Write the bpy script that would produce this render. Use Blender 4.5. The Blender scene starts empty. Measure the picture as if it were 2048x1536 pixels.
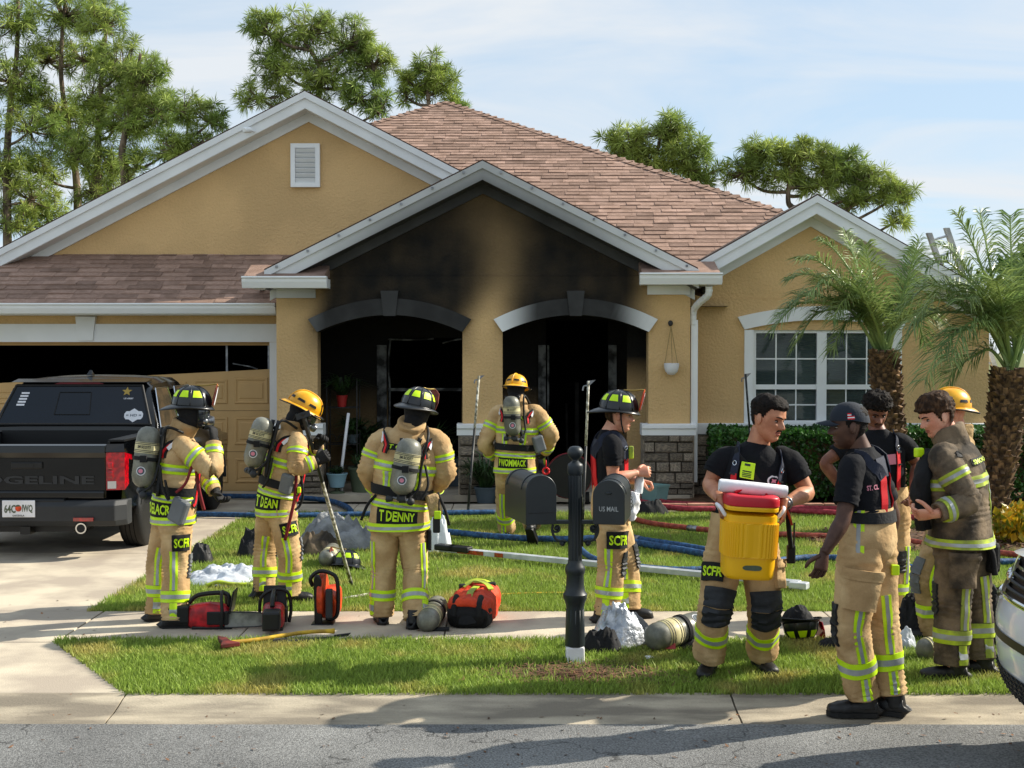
import bpy, bmesh, math, random
import numpy as np
from mathutils import Vector, Matrix, noise

random.seed(7)
RNG = np.random.default_rng(11)
SC = bpy.context.scene
COL = SC.collection
V = Vector
R = math.radians

# ------------------------------------------------------------------ camera
F_PX, CX, CY, EYE = 2600.0, 1024.0, 768.0, 2.1
PITCH = math.atan(65.0 / F_PX)
cam_d = bpy.data.cameras.new('camera')
cam = bpy.data.objects.new('camera', cam_d); COL.objects.link(cam)
cam.location = (0, 0, EYE)
cam.rotation_euler = (math.pi / 2 - PITCH, 0, 0)
cam_d.sensor_width = 36.0
cam_d.lens = 36.0 * F_PX / 2048.0
cam_d.clip_end = 3000
SC.camera = cam

# ------------------------------------------------------------------ light
SUN_AZ, SUN_EL = R(73), R(34)          # azimuth from +Y towards +X
sdir = V((math.sin(SUN_AZ) * math.cos(SUN_EL), math.cos(SUN_AZ) * math.cos(SUN_EL), math.sin(SUN_EL)))
sun_d = bpy.data.lights.new('sun', 'SUN'); sun_d.energy = 4.3; sun_d.angle = R(0.6); sun_d.color = (1.0, 0.93, 0.80)
sun = bpy.data.objects.new('sun', sun_d); COL.objects.link(sun)
sun.rotation_euler = (-sdir).to_track_quat('-Z', 'Y').to_euler()
sun.location = sdir * 60

W = bpy.data.worlds.new('World'); SC.world = W; W.use_nodes = True
wn, wl = W.node_tree.nodes, W.node_tree.links
wn.clear()
wo = wn.new('ShaderNodeOutputWorld'); wb = wn.new('ShaderNodeBackground')
sky = wn.new('ShaderNodeTexSky'); sky.sky_type = 'NISHITA'; sky.sun_disc = False
sky.sun_elevation = SUN_EL; sky.sun_rotation = SUN_AZ
sky.air_density = 1.0; sky.dust_density = 0.25; sky.ozone_density = 1.6
wb.inputs['Strength'].default_value = 0.15
tc = wn.new('ShaderNodeTexCoord')
sep = wn.new('ShaderNodeSeparateXYZ'); wl.new(tc.outputs['Generated'], sep.inputs[0])
zc = wn.new('ShaderNodeMath'); zc.operation = 'MAXIMUM'; zc.inputs[1].default_value = 0.0; wl.new(sep.outputs['Z'], zc.inputs[0])
za = wn.new('ShaderNodeMath'); za.operation = 'ADD'; za.inputs[1].default_value = 0.10; wl.new(zc.outputs[0], za.inputs[0])
dx = wn.new('ShaderNodeMath'); dx.operation = 'DIVIDE'; wl.new(sep.outputs['X'], dx.inputs[0]); wl.new(za.outputs[0], dx.inputs[1])
dy = wn.new('ShaderNodeMath'); dy.operation = 'DIVIDE'; wl.new(sep.outputs['Y'], dy.inputs[0]); wl.new(za.outputs[0], dy.inputs[1])
cb = wn.new('ShaderNodeCombineXYZ'); wl.new(dx.outputs[0], cb.inputs[0]); wl.new(dy.outputs[0], cb.inputs[1])
mp = wn.new('ShaderNodeMapping'); mp.inputs['Scale'].default_value = (0.75, 1.25, 1); mp.inputs['Location'].default_value = (3.3, 1.2, 0)
mp.inputs['Rotation'].default_value = (0, 0, R(-14)); wl.new(cb.outputs[0], mp.inputs[0])
n1 = wn.new('ShaderNodeTexNoise'); n1.inputs['Scale'].default_value = 0.9; n1.inputs['Detail'].default_value = 9; n1.inputs['Roughness'].default_value = 0.56; n1.inputs['Distortion'].default_value = 0.7
wl.new(mp.outputs[0], n1.inputs['Vector'])
rp = wn.new('ShaderNodeValToRGB'); rp.color_ramp.elements[0].position = 0.40; rp.color_ramp.elements[0].color = (0.0, 0.0, 0.0, 1)
rp.color_ramp.elements[1].position = 0.64; rp.color_ramp.elements[1].color = (0.93, 0.93, 0.93, 1)
wl.new(n1.outputs['Fac'], rp.inputs[0])
veil = wn.new('ShaderNodeMix'); veil.data_type = 'RGBA'; veil.inputs['Factor'].default_value = 0.84      # thin high haze over the whole sky
wl.new(sky.outputs[0], veil.inputs['A']); veil.inputs['B'].default_value = (1.85, 2.33, 2.82, 1)
mx = wn.new('ShaderNodeMix'); mx.data_type = 'RGBA'; wl.new(rp.outputs[0], mx.inputs['Factor'])
wl.new(veil.outputs['Result'], mx.inputs['A']); mx.inputs['B'].default_value = (2.95, 3.1, 3.25, 1)
wl.new(mx.outputs['Result'], wb.inputs['Color']); wl.new(wb.outputs[0], wo.inputs[0])

vs = SC.view_settings
vs.view_transform = 'Standard'; vs.look = 'None'; vs.exposure = 0.90; vs.gamma = 1.0; vs.use_curve_mapping = False
SC.cycles.max_bounces = 6; SC.cycles.diffuse_bounces = 3; SC.cycles.glossy_bounces = 3
SC.cycles.transparent_max_bounces = 8; SC.cycles.caustics_reflective = False; SC.cycles.caustics_refractive = False

# ------------------------------------------------------------------ pixel helpers (photo pixels, 2048 x 1536)
ct, st = math.cos(PITCH), math.sin(PITCH)
def ray(px, py):
    u, v = (px - CX) / F_PX, (CY - py) / F_PX
    return V((u, ct + v * st, -st + v * ct))
def P(px, py, Y):
    d = ray(px, py); k = Y / d.y
    return V((d.x * k, Y, EYE + d.z * k))
def G(px, py, z=0.0):
    d = ray(px, py); k = (z - EYE) / d.z
    return V((d.x * k, d.y * k, z))
def proj(p):
    x, y, z = p[0], p[1], p[2] - EYE
    f = y * ct - z * st; u = y * st + z * ct
    return CX + F_PX * x / f, CY - F_PX * u / f

# ------------------------------------------------------------------ scene helpers
def tag(o, label=None, cat=None, group=None, kind=None):
    if label: o['label'] = label
    if cat: o['category'] = cat
    if group: o['group'] = group
    if kind: o['kind'] = kind
    return o
def thing(name, label, cat, loc=(0, 0, 0), group=None):
    o = bpy.data.objects.new(name, None); COL.objects.link(o)
    o.location = loc; o.empty_display_size = 0.2
    return tag(o, label, cat, group)
def root_loc(o):
    p = V((0, 0, 0))
    while o is not None:
        p += V(o.location); o = o.parent
    return p
def link(name, me, parent=None, loc=None):
    o = bpy.data.objects.new(name, me); COL.objects.link(o)
    if parent is not None: o.parent = parent
    if loc is not None: o.location = loc
    return o

class MB:
    """collects world-space geometry; build() links it as one mesh object"""
    def __init__(s): s.v = []; s.f = []; s.m = []; s.attr = []
    def add(s, vs, fs, mi=0, at=None):
        n = len(s.v); s.v.extend([tuple(p) for p in vs]); s.f.extend([tuple(i + n for i in f) for f in fs]); s.m.extend([mi] * len(fs))
        s.attr.extend(at if at is not None else [0.0] * len(vs))
        return s
    def box(s, c, size, rot=None, mi=0):
        hx, hy, hz = size[0] / 2, size[1] / 2, size[2] / 2
        vs = [V((x, y, z)) for x in (-hx, hx) for y in (-hy, hy) for z in (-hz, hz)]
        if rot is not None: vs = [rot @ p for p in vs]
        return s.add([p + V(c) for p in vs], [(0, 1, 3, 2), (4, 6, 7, 5), (0, 4, 5, 1), (2, 3, 7, 6), (0, 2, 6, 4), (1, 5, 7, 3)], mi)
    def bb(s, x0, x1, y0, y1, z0, z1, mi=0):
        return s.box(((x0 + x1) / 2, (y0 + y1) / 2, (z0 + z1) / 2), (abs(x1 - x0), abs(y1 - y0), abs(z1 - z0)), None, mi)
    def tube(s, pts, rad, n=8, mi=0, cap=True):
        pts = [V(p) for p in pts]; k = len(pts)
        if not hasattr(rad, '__len__'): rad = [rad] * k
        vs = []; ref = None
        for i in range(k):
            d = (pts[min(i + 1, k - 1)] - pts[max(i - 1, 0)])
            d = d.normalized() if d.length > 1e-9 else V((0, 0, 1))
            if ref is None: ref = V((0, 0, 1)) if abs(d.z) < 0.9 else V((1, 0, 0))
            a = (ref - d * ref.dot(d))
            a = a.normalized() if a.length > 1e-6 else d.orthogonal().normalized()
            ref = a; b = d.cross(a)
            for j in range(n):
                t = 2 * math.pi * j / n
                vs.append(pts[i] + (a * math.cos(t) + b * math.sin(t)) * rad[i])
        fs = [(i * n + j, i * n + (j + 1) % n, (i + 1) * n + (j + 1) % n, (i + 1) * n + j) for i in range(k - 1) for j in range(n)]
        if cap: fs += [tuple(reversed(range(n))), tuple(range((k - 1) * n, k * n))]
        return s.add(vs, fs, mi)
    def lathe(s, c, prof, n=20, axis=V((0, 0, 1)), mi=0, sx=1.0, sy=1.0):
        """prof: list of (r, h) along axis from c"""
        ax = V(axis).normalized(); a = ax.orthogonal().normalized()
        if abs(ax.z) > 0.99: a = V((1, 0, 0))
        b = ax.cross(a); vs = []
        for r, h in prof:
            for j in range(n):
                t = 2 * math.pi * j / n
                vs.append(V(c) + ax * h + a * (r * sx * math.cos(t)) + b * (r * sy * math.sin(t)))
        k = len(prof)
        fs = [(i * n + j, i * n + (j + 1) % n, (i + 1) * n + (j + 1) % n, (i + 1) * n + j) for i in range(k - 1) for j in range(n)]
        fs += [tuple(reversed(range(n))), tuple(range((k - 1) * n, k * n))]
        return s.add(vs, fs, mi)
    def prism(s, poly, dirv, mi=0):
        """poly: planar 3-D outline, extruded by dirv"""
        n = len(poly); d = V(dirv)
        vs = [V(p) for p in poly] + [V(p) + d for p in poly]
        fs = [tuple(range(n)), tuple(reversed(range(n, 2 * n)))] + [(i, i + n, (i + 1) % n + n, (i + 1) % n) for i in range(n)]
        return s.add(vs, fs, mi)
    def ball(s, c, r, n=12, m=8, sc=(1, 1, 1), rot=None, mi=0):
        vs = []; fs = []
        for i in range(m + 1):
            ph = math.pi * i / m
            for j in range(n):
                t = 2 * math.pi * j / n
                p = V((math.sin(ph) * math.cos(t) * sc[0], math.sin(ph) * math.sin(t) * sc[1], math.cos(ph) * sc[2])) * r
                if rot is not None: p = rot @ p
                vs.append(V(c) + p)
        for i in range(m):
            for j in range(n):
                fs.append((i * n + j, (i + 1) * n + j, (i + 1) * n + (j + 1) % n, i * n + (j + 1) % n))
        return s.add(vs, fs, mi)
    def grid(s, fn, nu, nv, mi=0, wrap=False, at=None):
        vs = []; av = []
        for i in range(nu + 1):
            for j in range(nv + (0 if wrap else 1)):
                p = fn(i / nu, j / nv); vs.append(p)
                if at: av.append(at(p))
        w = nv if wrap else nv + 1
        fs = [(i * w + j, i * w + (j + 1) % w, (i + 1) * w + (j + 1) % w, (i + 1) * w + j) for i in range(nu) for j in range(nv)]
        return s.add(vs, fs, mi, av if at else None)
    def build(s, name, mats, parent=None, smooth=False, bevel=0.0, fixn=True, attr=None, auto=None):
        me = bpy.data.meshes.new(name)
        o0 = root_loc(parent) if parent is not None else V((0, 0, 0))
        me.from_pydata([(p[0] - o0.x, p[1] - o0.y, p[2] - o0.z) for p in s.v], [], s.f)
        if not isinstance(mats, (list, tuple)): mats = [mats]
        for m in mats: me.materials.append(M[m] if isinstance(m, str) else m)
        if len(mats) > 1: me.polygons.foreach_set('material_index', s.m)
        if attr:
            a = me.attributes.new(attr, 'FLOAT', 'POINT'); a.data.foreach_set('value', s.attr)
        if fixn:
            bm = bmesh.new(); bm.from_mesh(me); bmesh.ops.recalc_face_normals(bm, faces=bm.faces); bm.to_mesh(me); bm.free()
        if smooth: me.polygons.foreach_set('use_smooth', [True] * len(me.polygons))
        o = link(name, me, parent)
        if smooth and auto:
            me.set_sharp_from_angle(angle=R(auto))
        if bevel:
            b = o.modifiers.new('bevel', 'BEVEL'); b.width = bevel; b.segments = 2; b.limit_method = 'ANGLE'; b.angle_limit = R(40)
            b.harden_normals = False
        return o

def crom(a, b, c, d, t):
    return 0.5 * ((2 * b) + (c - a) * t + (2 * a - 5 * b + 4 * c - d) * t * t + (3 * b - a - 3 * c + d) * t * t * t)
def spline(pts, n):
    pts = [V(p) for p in pts]; out = []
    k = len(pts) - 1
    for i in range(n + 1):
        x = i / n * k; j = min(int(x), k - 1); t = x - j
        out.append(crom(pts[max(j - 1, 0)], pts[j], pts[j + 1], pts[min(j + 2, k)], t))
    return out
def sm(a, b, x):
    t = min(1, max(0, (x - a) / (b - a))); return t * t * (3 - 2 * t)
def nz(p, f=1.0): return noise.noise(V(p) * f)

# ------------------------------------------------------------------ materials
M = {}
def hexl(h):
    h = h.lstrip('#'); c = [int(h[i:i + 2], 16) / 255 for i in (0, 2, 4)]
    return tuple(x / 12.92 if x <= 0.04045 else ((x + 0.055) / 1.055) ** 2.4 for x in c)
def mk(name, col, rough=0.6, metal=0.0, var=0.12, vs=4.0, bump=0.0, bs=40.0, spec=0.4, coat=0.0, col2=None, attr=None, attr_col=None,
       rnd=False, fine=0.0, fs=150.0, stretch=None, sheen=0.0, trans=0.0, bdist=0.01, emis=None, c2pos=(0.42, 0.62), crack=None):
    m = bpy.data.materials.new(name); m.use_nodes = True
    n, l = m.node_tree.nodes, m.node_tree.links; n.clear()
    out = n.new('ShaderNodeOutputMaterial'); b = n.new('ShaderNodeBsdfPrincipled'); l.new(b.outputs[0], out.inputs[0])
    b.inputs['Roughness'].default_value = rough; b.inputs['Metallic'].default_value = metal
    b.inputs['Specular IOR Level'].default_value = spec; b.inputs['Coat Weight'].default_value = coat; b.inputs['Coat Roughness'].default_value = 0.05
    if sheen: b.inputs['Sheen Weight'].default_value = sheen
    c = hexl(col) if isinstance(col, str) else col
    c2 = (hexl(col2) if isinstance(col2, str) else col2) if col2 else tuple(x * (1 - var) for x in c)
    t = n.new('ShaderNodeTexCoord'); vec = t.outputs['Object']
    if stretch:
        mpp = n.new('ShaderNodeMapping'); mpp.inputs['Scale'].default_value = stretch; l.new(vec, mpp.inputs[0]); vec = mpp.outputs[0]
    nt = n.new('ShaderNodeTexNoise'); nt.inputs['Scale'].default_value = vs; nt.inputs['Detail'].default_value = 5; l.new(vec, nt.inputs['Vector'])
    r = n.new('ShaderNodeValToRGB'); r.color_ramp.elements[0].position = c2pos[0]; r.color_ramp.elements[1].position = c2pos[1]
    r.color_ramp.elements[0].color = (*c2, 1); r.color_ramp.elements[1].color = (*c, 1); l.new(nt.outputs['Fac'], r.inputs[0])
    cur = r.outputs[0]
    def mul(cur, fac_socket, lo, hi):
        mr = n.new('ShaderNodeMapRange'); mr.inputs['To Min'].default_value = lo; mr.inputs['To Max'].default_value = hi; l.new(fac_socket, mr.inputs['Value'])
        h = n.new('ShaderNodeVectorMath'); h.operation = 'SCALE'; l.new(cur, h.inputs[0]); l.new(mr.outputs[0], h.inputs['Scale']); return h.outputs[0]
    if rnd:
        oi = n.new('ShaderNodeObjectInfo'); cur = mul(cur, oi.outputs['Random'], 1 - rnd, 1 + rnd)
    if fine:
        n3 = n.new('ShaderNodeTexNoise'); n3.inputs['Scale'].default_value = fs; n3.inputs['Detail'].default_value = 2; l.new(vec, n3.inputs['Vector'])
        mr = n.new('ShaderNodeMapRange'); mr.inputs['From Min'].default_value = 0.3; mr.inputs['From Max'].default_value = 0.7
        mr.inputs['To Min'].default_value = 1 - fine; mr.inputs['To Max'].default_value = 1 + fine; l.new(n3.outputs['Fac'], mr.inputs['Value'])
        h = n.new('ShaderNodeVectorMath'); h.operation = 'SCALE'; l.new(cur, h.inputs[0]); l.new(mr.outputs[0], h.inputs['Scale']); cur = h.outputs[0]
    if attr:
        at = n.new('ShaderNodeAttribute'); at.attribute_name = attr
        if attr_col is None:
            h = n.new('ShaderNodeVectorMath'); h.operation = 'SCALE'; l.new(cur, h.inputs[0]); l.new(at.outputs['Fac'], h.inputs['Scale']); cur = h.outputs[0]
        else:
            mxx = n.new('ShaderNodeMix'); mxx.data_type = 'RGBA'
            nn = n.new('ShaderNodeTexNoise'); nn.inputs['Scale'].default_value = 3.2; nn.inputs['Detail'].default_value = 6; l.new(vec, nn.inputs['Vector'])
            ma = n.new('ShaderNodeMath'); ma.operation = 'MULTIPLY_ADD'; ma.inputs[1].default_value = 0.07; ma.inputs[2].default_value = -0.035; l.new(nn.outputs['Fac'], ma.inputs[0])
            # break the edge of the stain up, only where there is some of it
            w1 = n.new('ShaderNodeMath'); w1.operation = 'MULTIPLY'; l.new(ma.outputs[0], w1.inputs[0])
            w2 = n.new('ShaderNodeMath'); w2.operation = 'MINIMUM'; w2.inputs[1].default_value = 1.0
            w3 = n.new('ShaderNodeMath'); w3.operation = 'MULTIPLY'; w3.inputs[1].default_value = 3.0; l.new(at.outputs['Fac'], w3.inputs[0]); l.new(w3.outputs[0], w2.inputs[0]); l.new(w2.outputs[0], w1.inputs[1])
            ad = n.new('ShaderNodeMath'); ad.use_clamp = True; l.new(w1.outputs[0], ad.inputs[0]); l.new(at.outputs['Fac'], ad.inputs[1])
            l.new(ad.outputs[0], mxx.inputs['Factor']); l.new(cur, mxx.inputs['A']); mxx.inputs['B'].default_value = (*hexl(attr_col), 1) if isinstance(attr_col, str) else (*attr_col, 1)
            cur = mxx.outputs['Result']
    if crack:
        vo = n.new('ShaderNodeTexVoronoi'); vo.feature = 'DISTANCE_TO_EDGE'; vo.inputs['Scale'].default_value = crack
        dn = n.new('ShaderNodeTexNoise'); dn.inputs['Scale'].default_value = crack * 6; dn.inputs['Detail'].default_value = 4; l.new(vec, dn.inputs['Vector'])
        va = n.new('ShaderNodeVectorMath'); va.operation = 'MULTIPLY_ADD'; va.inputs[1].default_value = (.35 / crack,) * 3; l.new(dn.outputs['Color'], va.inputs[0]); l.new(vec, va.inputs[2]); l.new(va.outputs[0], vo.inputs['Vector'])
        mr = n.new('ShaderNodeMapRange'); mr.inputs['From Max'].default_value = .012 * crack; mr.inputs['To Min'].default_value = .35; mr.inputs['To Max'].default_value = 1.0; l.new(vo.outputs['Distance'], mr.inputs['Value'])
        h = n.new('ShaderNodeVectorMath'); h.operation = 'SCALE'; l.new(cur, h.inputs[0]); l.new(mr.outputs[0], h.inputs['Scale']); cur = h.outputs[0]
    l.new(cur, b.inputs['Base Color'])
    if bump:
        n2 = n.new('ShaderNodeTexNoise'); n2.inputs['Scale'].default_value = bs; n2.inputs['Detail'].default_value = 6; l.new(vec, n2.inputs['Vector'])
        bp = n.new('ShaderNodeBump'); bp.inputs['Strength'].default_value = bump; bp.inputs['Distance'].default_value = bdist
        l.new(n2.outputs['Fac'], bp.inputs['Height']); l.new(bp.outputs[0], b.inputs['Normal'])
    if trans:
        # thin leaf: some light comes through
        tr = n.new('ShaderNodeBsdfTranslucent'); l.new(cur, tr.inputs['Color']); ms = n.new('ShaderNodeMixShader'); ms.inputs[0].default_value = trans
        l.new(b.outputs[0], ms.inputs[1]); l.new(tr.outputs[0], ms.inputs[2]); l.new(ms.outputs[0], out.inputs[0])
    if emis:
        b.inputs['Emission Color'].default_value = (*hexl(emis), 1); b.inputs['Emission Strength'].default_value = 1
    M[name] = m; return m

SOOT = (0.0145, 0.0138, 0.013)
mk('stucco', '#ddb985', 0.9, var=0.15, vs=0.9, bump=0.9, bs=26, spec=0.15, attr='soot', attr_col=SOOT, fine=0.06, fs=60, bdist=0.02)
mk('stucco_wall', '#ddb985', 0.9, var=0.15, vs=0.9, bump=0.9, bs=26, spec=0.15, fine=0.06, fs=60, bdist=0.02)
mk('trim', '#eff1f2', 0.5, var=0.06, vs=2.0, bump=0.05, bs=30)
mk('trim_soot', '#ebedee', 0.6, var=0.08, vs=2.0, attr='soot', attr_col=(0.010, 0.010, 0.010))
mk('vinyl', '#f1f3f4', 0.35, var=0.03)
mk('shingle', '#a3887a', 0.95, vs=5, col2='#8e7567', rnd=0.26, fine=0.12, fs=220, bump=0.5, bs=300, spec=0.1)
mk('shingle_rest', '#a3887a', 0.95, vs=5, col2='#8e7567', attr='v', fine=0.12, fs=220, bump=0.5, bs=300, spec=0.1)
mk('roof_deck', '#4a362e', 0.95)
mk('stone', '#b5a58f', 0.9, col2='#857a6e', vs=7, rnd=0.38, bump=1.0, bs=22, fine=0.2, fs=80, bdist=0.03)
mk('mortar', '#4d4740', 0.95, bump=0.4)
mk('garage_paint', '#cba670', 0.6, var=0.05)
mk('char_unlit_black', (0.006, 0.006, 0.006), 0.95, var=0.4, spec=0.1, bump=0.4, bs=20)  # char of the burnt rooms; also paints the unlit dark behind the window
mk('charred', (0.02, 0.019, 0.018), 0.9, var=0.6, vs=6, bump=0.6, bs=30)
mk('grey_char', '#77797a', 0.7, col2='#1c1c1c', vs=5, bump=0.3)
mk('concrete', '#c6baa5', 0.9, col2='#a5998a', vs=1.6, bump=0.35, bs=120, fine=0.09, fs=260, spec=0.2)
mk('curb_concrete', '#b5a994', 0.9, col2='#81786a', vs=2.6, bump=0.5, bs=110, fine=0.16, fs=240, spec=0.2, stretch=(0.5, 2.0, 1))
mk('asphalt', '#858583', 0.9, col2='#6d6d6c', vs=0.7, bump=0.9, bs=120, fine=0.5, fs=85, crack=0.55, spec=0.25, bdist=0.012)
mk('soil', '#6a5238', 0.95, col2='#43382a', vs=6, bump=0.8, bs=40)
mk('turf', '#6d7838', 0.95, col2='#585430', vs=3.5, bump=0.9, bs=70, fine=0.3, fs=90)
mk('grass', '#8ea548', 0.55, col2='#b5ad62', vs=1.6, attr='v', spec=0.25, trans=0.35, c2pos=(0.34, 0.47))
mk('mulch', '#7c5a40', 0.95, col2='#553c2b', vs=12, attr='v')
mk('bark', '#8a7766', 0.95, col2='#54473c', vs=7, bump=1.0, bs=18, stretch=(1, 1, 0.3), bdist=0.04)
mk('needles', '#a8b45c', 0.5, col2='#7d9248', vs=0.5, attr='v', spec=0.3, trans=0.3)
mk('palm_leaf', '#8c9c5c', 0.38, col2='#6a8249', vs=2.0, attr='v', spec=0.5, trans=0.25)
mk('palm_trunk', '#85694c', 0.95, col2='#4d3b2b', vs=14, attr='v', bump=0.6, bs=30)
mk('hedge_leaf', '#3f6a2a', 0.35, col2='#2a4a1e', vs=4, attr='v', spec=0.5, trans=0.2)
mk('croton_leaf', '#d0a21c', 0.45, col2='#6f7a20', vs=9, attr='v', trans=0.2)
mk('plant_leaf', '#3c5a30', 0.5, col2='#28391f', vs=7, attr='v', trans=0.2)
mk('hood_cloth', (0.008, 0.008, 0.01), 0.9, bump=0.4, bs=60)
# fire clothing
mk('tan_cloth', '#cbad80', 0.85, col2='#af8f65', vs=5, bump=0.5, bs=11, spec=0.15, fine=0.07, fs=220, bdist=0.035)
mk('tan_cloth2', '#bda077', 0.85, col2='#998058', vs=6, bump=0.55, bs=26, spec=0.2, fine=0.07, fs=300, bdist=0.025)
mk('sooty_cloth', '#7a6a56', 0.85, col2='#38322b', vs=5, bump=0.5, bs=12, spec=0.2, fine=0.1, fs=200, bdist=0.035)
mk('lime', '#c8f000', 0.5, var=0.08, vs=12, spec=0.5)
mk('lime_dirty', '#b9cf2a', 0.55, col2='#88953a', vs=9)
mk('silver', '#a9adae', 0.35, metal=0.3, var=0.15, vs=14)
mk('black_cloth', '#17181b', 0.85, var=0.3, vs=10, bump=0.5, bs=40)
mk('black_patch', '#121316', 0.8, var=0.2)
mk('tee', '#15161b', 0.9, var=0.25, vs=6, bump=0.5, bs=18, spec=0.2, bdist=0.02)
mk('navy', '#1d2335', 0.8, var=0.2, bump=0.3, bs=60)
mk('red_strap', '#d81420', 0.6, var=0.12, vs=10)
mk('dark_red', '#7a1720', 0.6, var=0.2, vs=10)
mk('knee_pad', '#22262b', 0.55, var=0.25, vs=12, bump=0.25, bs=60)
mk('grey_pad', '#6a6e72', 0.6, var=0.2)
mk('boot', '#111113', 0.5, var=0.3, vs=14, bump=0.3, bs=50, spec=0.5)
mk('rubber', '#0e0e0f', 0.6, var=0.2, bump=0.2, bs=60)
mk('helmet_black', '#14171b', 0.28, var=0.25, vs=9, spec=0.6)
mk('helmet_yellow', '#f0b010', 0.35, col2='#d8980a', vs=8, spec=0.5)
mk('leather', '#8e3d28', 0.6, col2='#5a2418', vs=14)
mk('brass', '#a58a48', 0.35, metal=0.8)
mk('tank', '#85857a', 0.42, metal=0.15, col2='#5f5f55', vs=6, fine=0.1, fs=90, spec=0.5)
mk('tank_label', '#d8cfa0', 0.5, col2='#b7ad80', vs=8)
mk('white_print', '#e2e2e6', 0.6)
mk('pink_print', '#d8879a', 0.6)
mk('glove', '#141416', 0.8, var=0.3, vs=16, bump=0.5, bs=40)
mk('mask_glass', '#2b2f36', 0.08, spec=0.8, var=0.1)
mk('steel', '#9a9c9f', 0.35, metal=0.85, col2='#6c6e72', vs=10)
mk('chrome', '#d5d8dc', 0.12, metal=1.0, var=0.05)
mk('aluminium', '#d6dadd', 0.4, metal=0.2, col2='#b3b8bc', vs=6)
mk('foil', '#d0d4da', 0.34, metal=0.55, col2='#9299a3', vs=9, bump=0.9, bs=14, bdist=0.03)
mk('foil_pale', '#cfd4dc', 0.5, col2='#a2a8b0', vs=9, bump=0.7, bs=20)
mk('grey_tarp', '#8d8f90', 0.8, col2='#66686a', vs=5, bump=0.8, bs=14, bdist=0.03)
# skin and hair
def skin(name, c, c2): mk(name, c, 0.48, col2=c2, vs=14, spec=0.35, fine=0.05, fs=120)
skin('skin_fair', '#d8a186', '#c9876d'); skin('skin_tan', '#bd8566', '#a86f52'); skin('skin_brown', '#825440', '#6c4232'); skin('skin_dark', '#573a2c', '#43291e')
mk('lip', '#a8604f', 0.5); mk('lip_dark', '#5e3a32', 0.5)
mk('eye_white', '#a89c92', 0.4); mk('iris', '#1a100a', 0.2)
mk('hair_black', '#0e0b09', 0.75, col2='#1d1612', vs=60, bump=0.8, bs=90, spec=0.15)
mk('hair_brown', '#4a3422', 0.75, col2='#2a1c12', vs=50, bump=0.8, bs=80, spec=0.15, stretch=(1, 1, 0.35))
mk('cap', '#1c2430', 0.85, var=0.2, bump=0.3, bs=70)
# vehicles and tools
mk('paint_black', '#030406', 0.12, var=0.1, spec=0.45, coat=0.25)
mk('paint_white', '#dfe2e4', 0.22, var=0.06, spec=0.5, coat=0.6, fine=0.03)
mk('plastic_grey', '#2c2e31', 0.6, var=0.15, bump=0.2, bs=200)
mk('plastic_black', '#101113', 0.45, var=0.2)
mk('glass_dark', '#0e1824', 0.05, spec=0.35, var=0.05)
gw = mk('window_glass', '#5c6a68', 0.03, spec=0.6, var=0.4, vs=1.5)
_n, _l = gw.node_tree.nodes, gw.node_tree.links; _o = [q for q in _n if q.type == 'OUTPUT_MATERIAL'][0]; _b = [q for q in _n if q.type == 'BSDF_PRINCIPLED'][0]
_t = _n.new('ShaderNodeBsdfTransparent'); _t.inputs[0].default_value = (.62, .68, .68, 1); _m = _n.new('ShaderNodeMixShader'); _m.inputs[0].default_value = .55; _l.new(_t.outputs[0], _m.inputs[1]); _l.new(_b.outputs[0], _m.inputs[2]); _l.new(_m.outputs[0], _o.inputs[0])
mk('blind', '#8d8f8c', 0.7)
mk('glass_cabin', '#4a3a2a', 0.06, spec=0.9, col2='#141414', vs=3)
mk('lamp_red', '#c4081a', 0.15, spec=0.7, coat=0.8, col2='#8a0612', vs=20)
mk('lamp_white', '#d8d4d0', 0.15, coat=0.8)
mk('head_lamp', '#2a2d31', 0.08, coat=1.0, col2='#8a8f94', vs=18)
mk('yellow_poly', '#f2b705', 0.38, var=0.06, vs=5, spec=0.4)
mk('red_poly', '#c01c2e', 0.4, var=0.08)
mk('paper', '#e4e4e8', 0.8, var=0.05, bump=0.2, bs=40)
mk('plastic_bag', '#dfe3e8', 0.35, var=0.08, bump=0.6, bs=20)
mk('hose_blue', '#2f5a86', 0.7, col2='#1d3a5c', vs=24, bump=0.6, bs=80)
mk('hose_red', '#a83a48', 0.7, col2='#85242f', vs=24, bump=0.6, bs=80)
mk('hose_rust', '#a8503c', 0.7, col2='#7d332a', vs=24, bump=0.6, bs=80)
mk('orange_cloth', '#e0451c', 0.7, col2='#b8330f', vs=9, bump=0.7, bs=22, bdist=0.02)
mk('saw_orange', '#dd4a1a', 0.45, col2='#a83512', vs=14)
mk('saw_red', '#c8202a', 0.4, col2='#8d1820', vs=14)
mk('handle_yellow', '#d8b02a', 0.5, col2='#a8842a', vs=12)
mk('axe_red', '#7a2c26', 0.6, col2='#4a1c18', vs=12)
mk('mailbox_paint', '#1d2428', 0.35, var=0.2, vs=6, spec=0.5)
mk('post_paint', '#1f272c', 0.45, var=0.15, vs=6, spec=0.45)
mk('flag_red', '#c8281e', 0.5)
mk('pole_white', '#cfcdc2', 0.6, col2='#6f6a55', vs=26)
mk('pole_black', '#1a1c1d', 0.5, col2='#77756a', vs=14, c2pos=(0.30, 0.42))
mk('pot_teal', '#7fa3a0', 0.6, var=0.15); mk('pot_green', '#55604a', 0.7, var=0.2); mk('pot_red', '#b02a28', 0.6); mk('pot_blue', '#86a9b8', 0.6); mk('pot_slate', '#4d5a63', 0.7)
mk('wire_iron', '#3a3a3a', 0.6, var=0.3)
mk('rope', '#a08a5c', 0.9)
mk('fence_vinyl', '#dfe3e6', 0.45, var=0.04)
mk('edging', '#b98a74', 0.9, col2='#9a705c', vs=8, bump=0.4)
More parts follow.
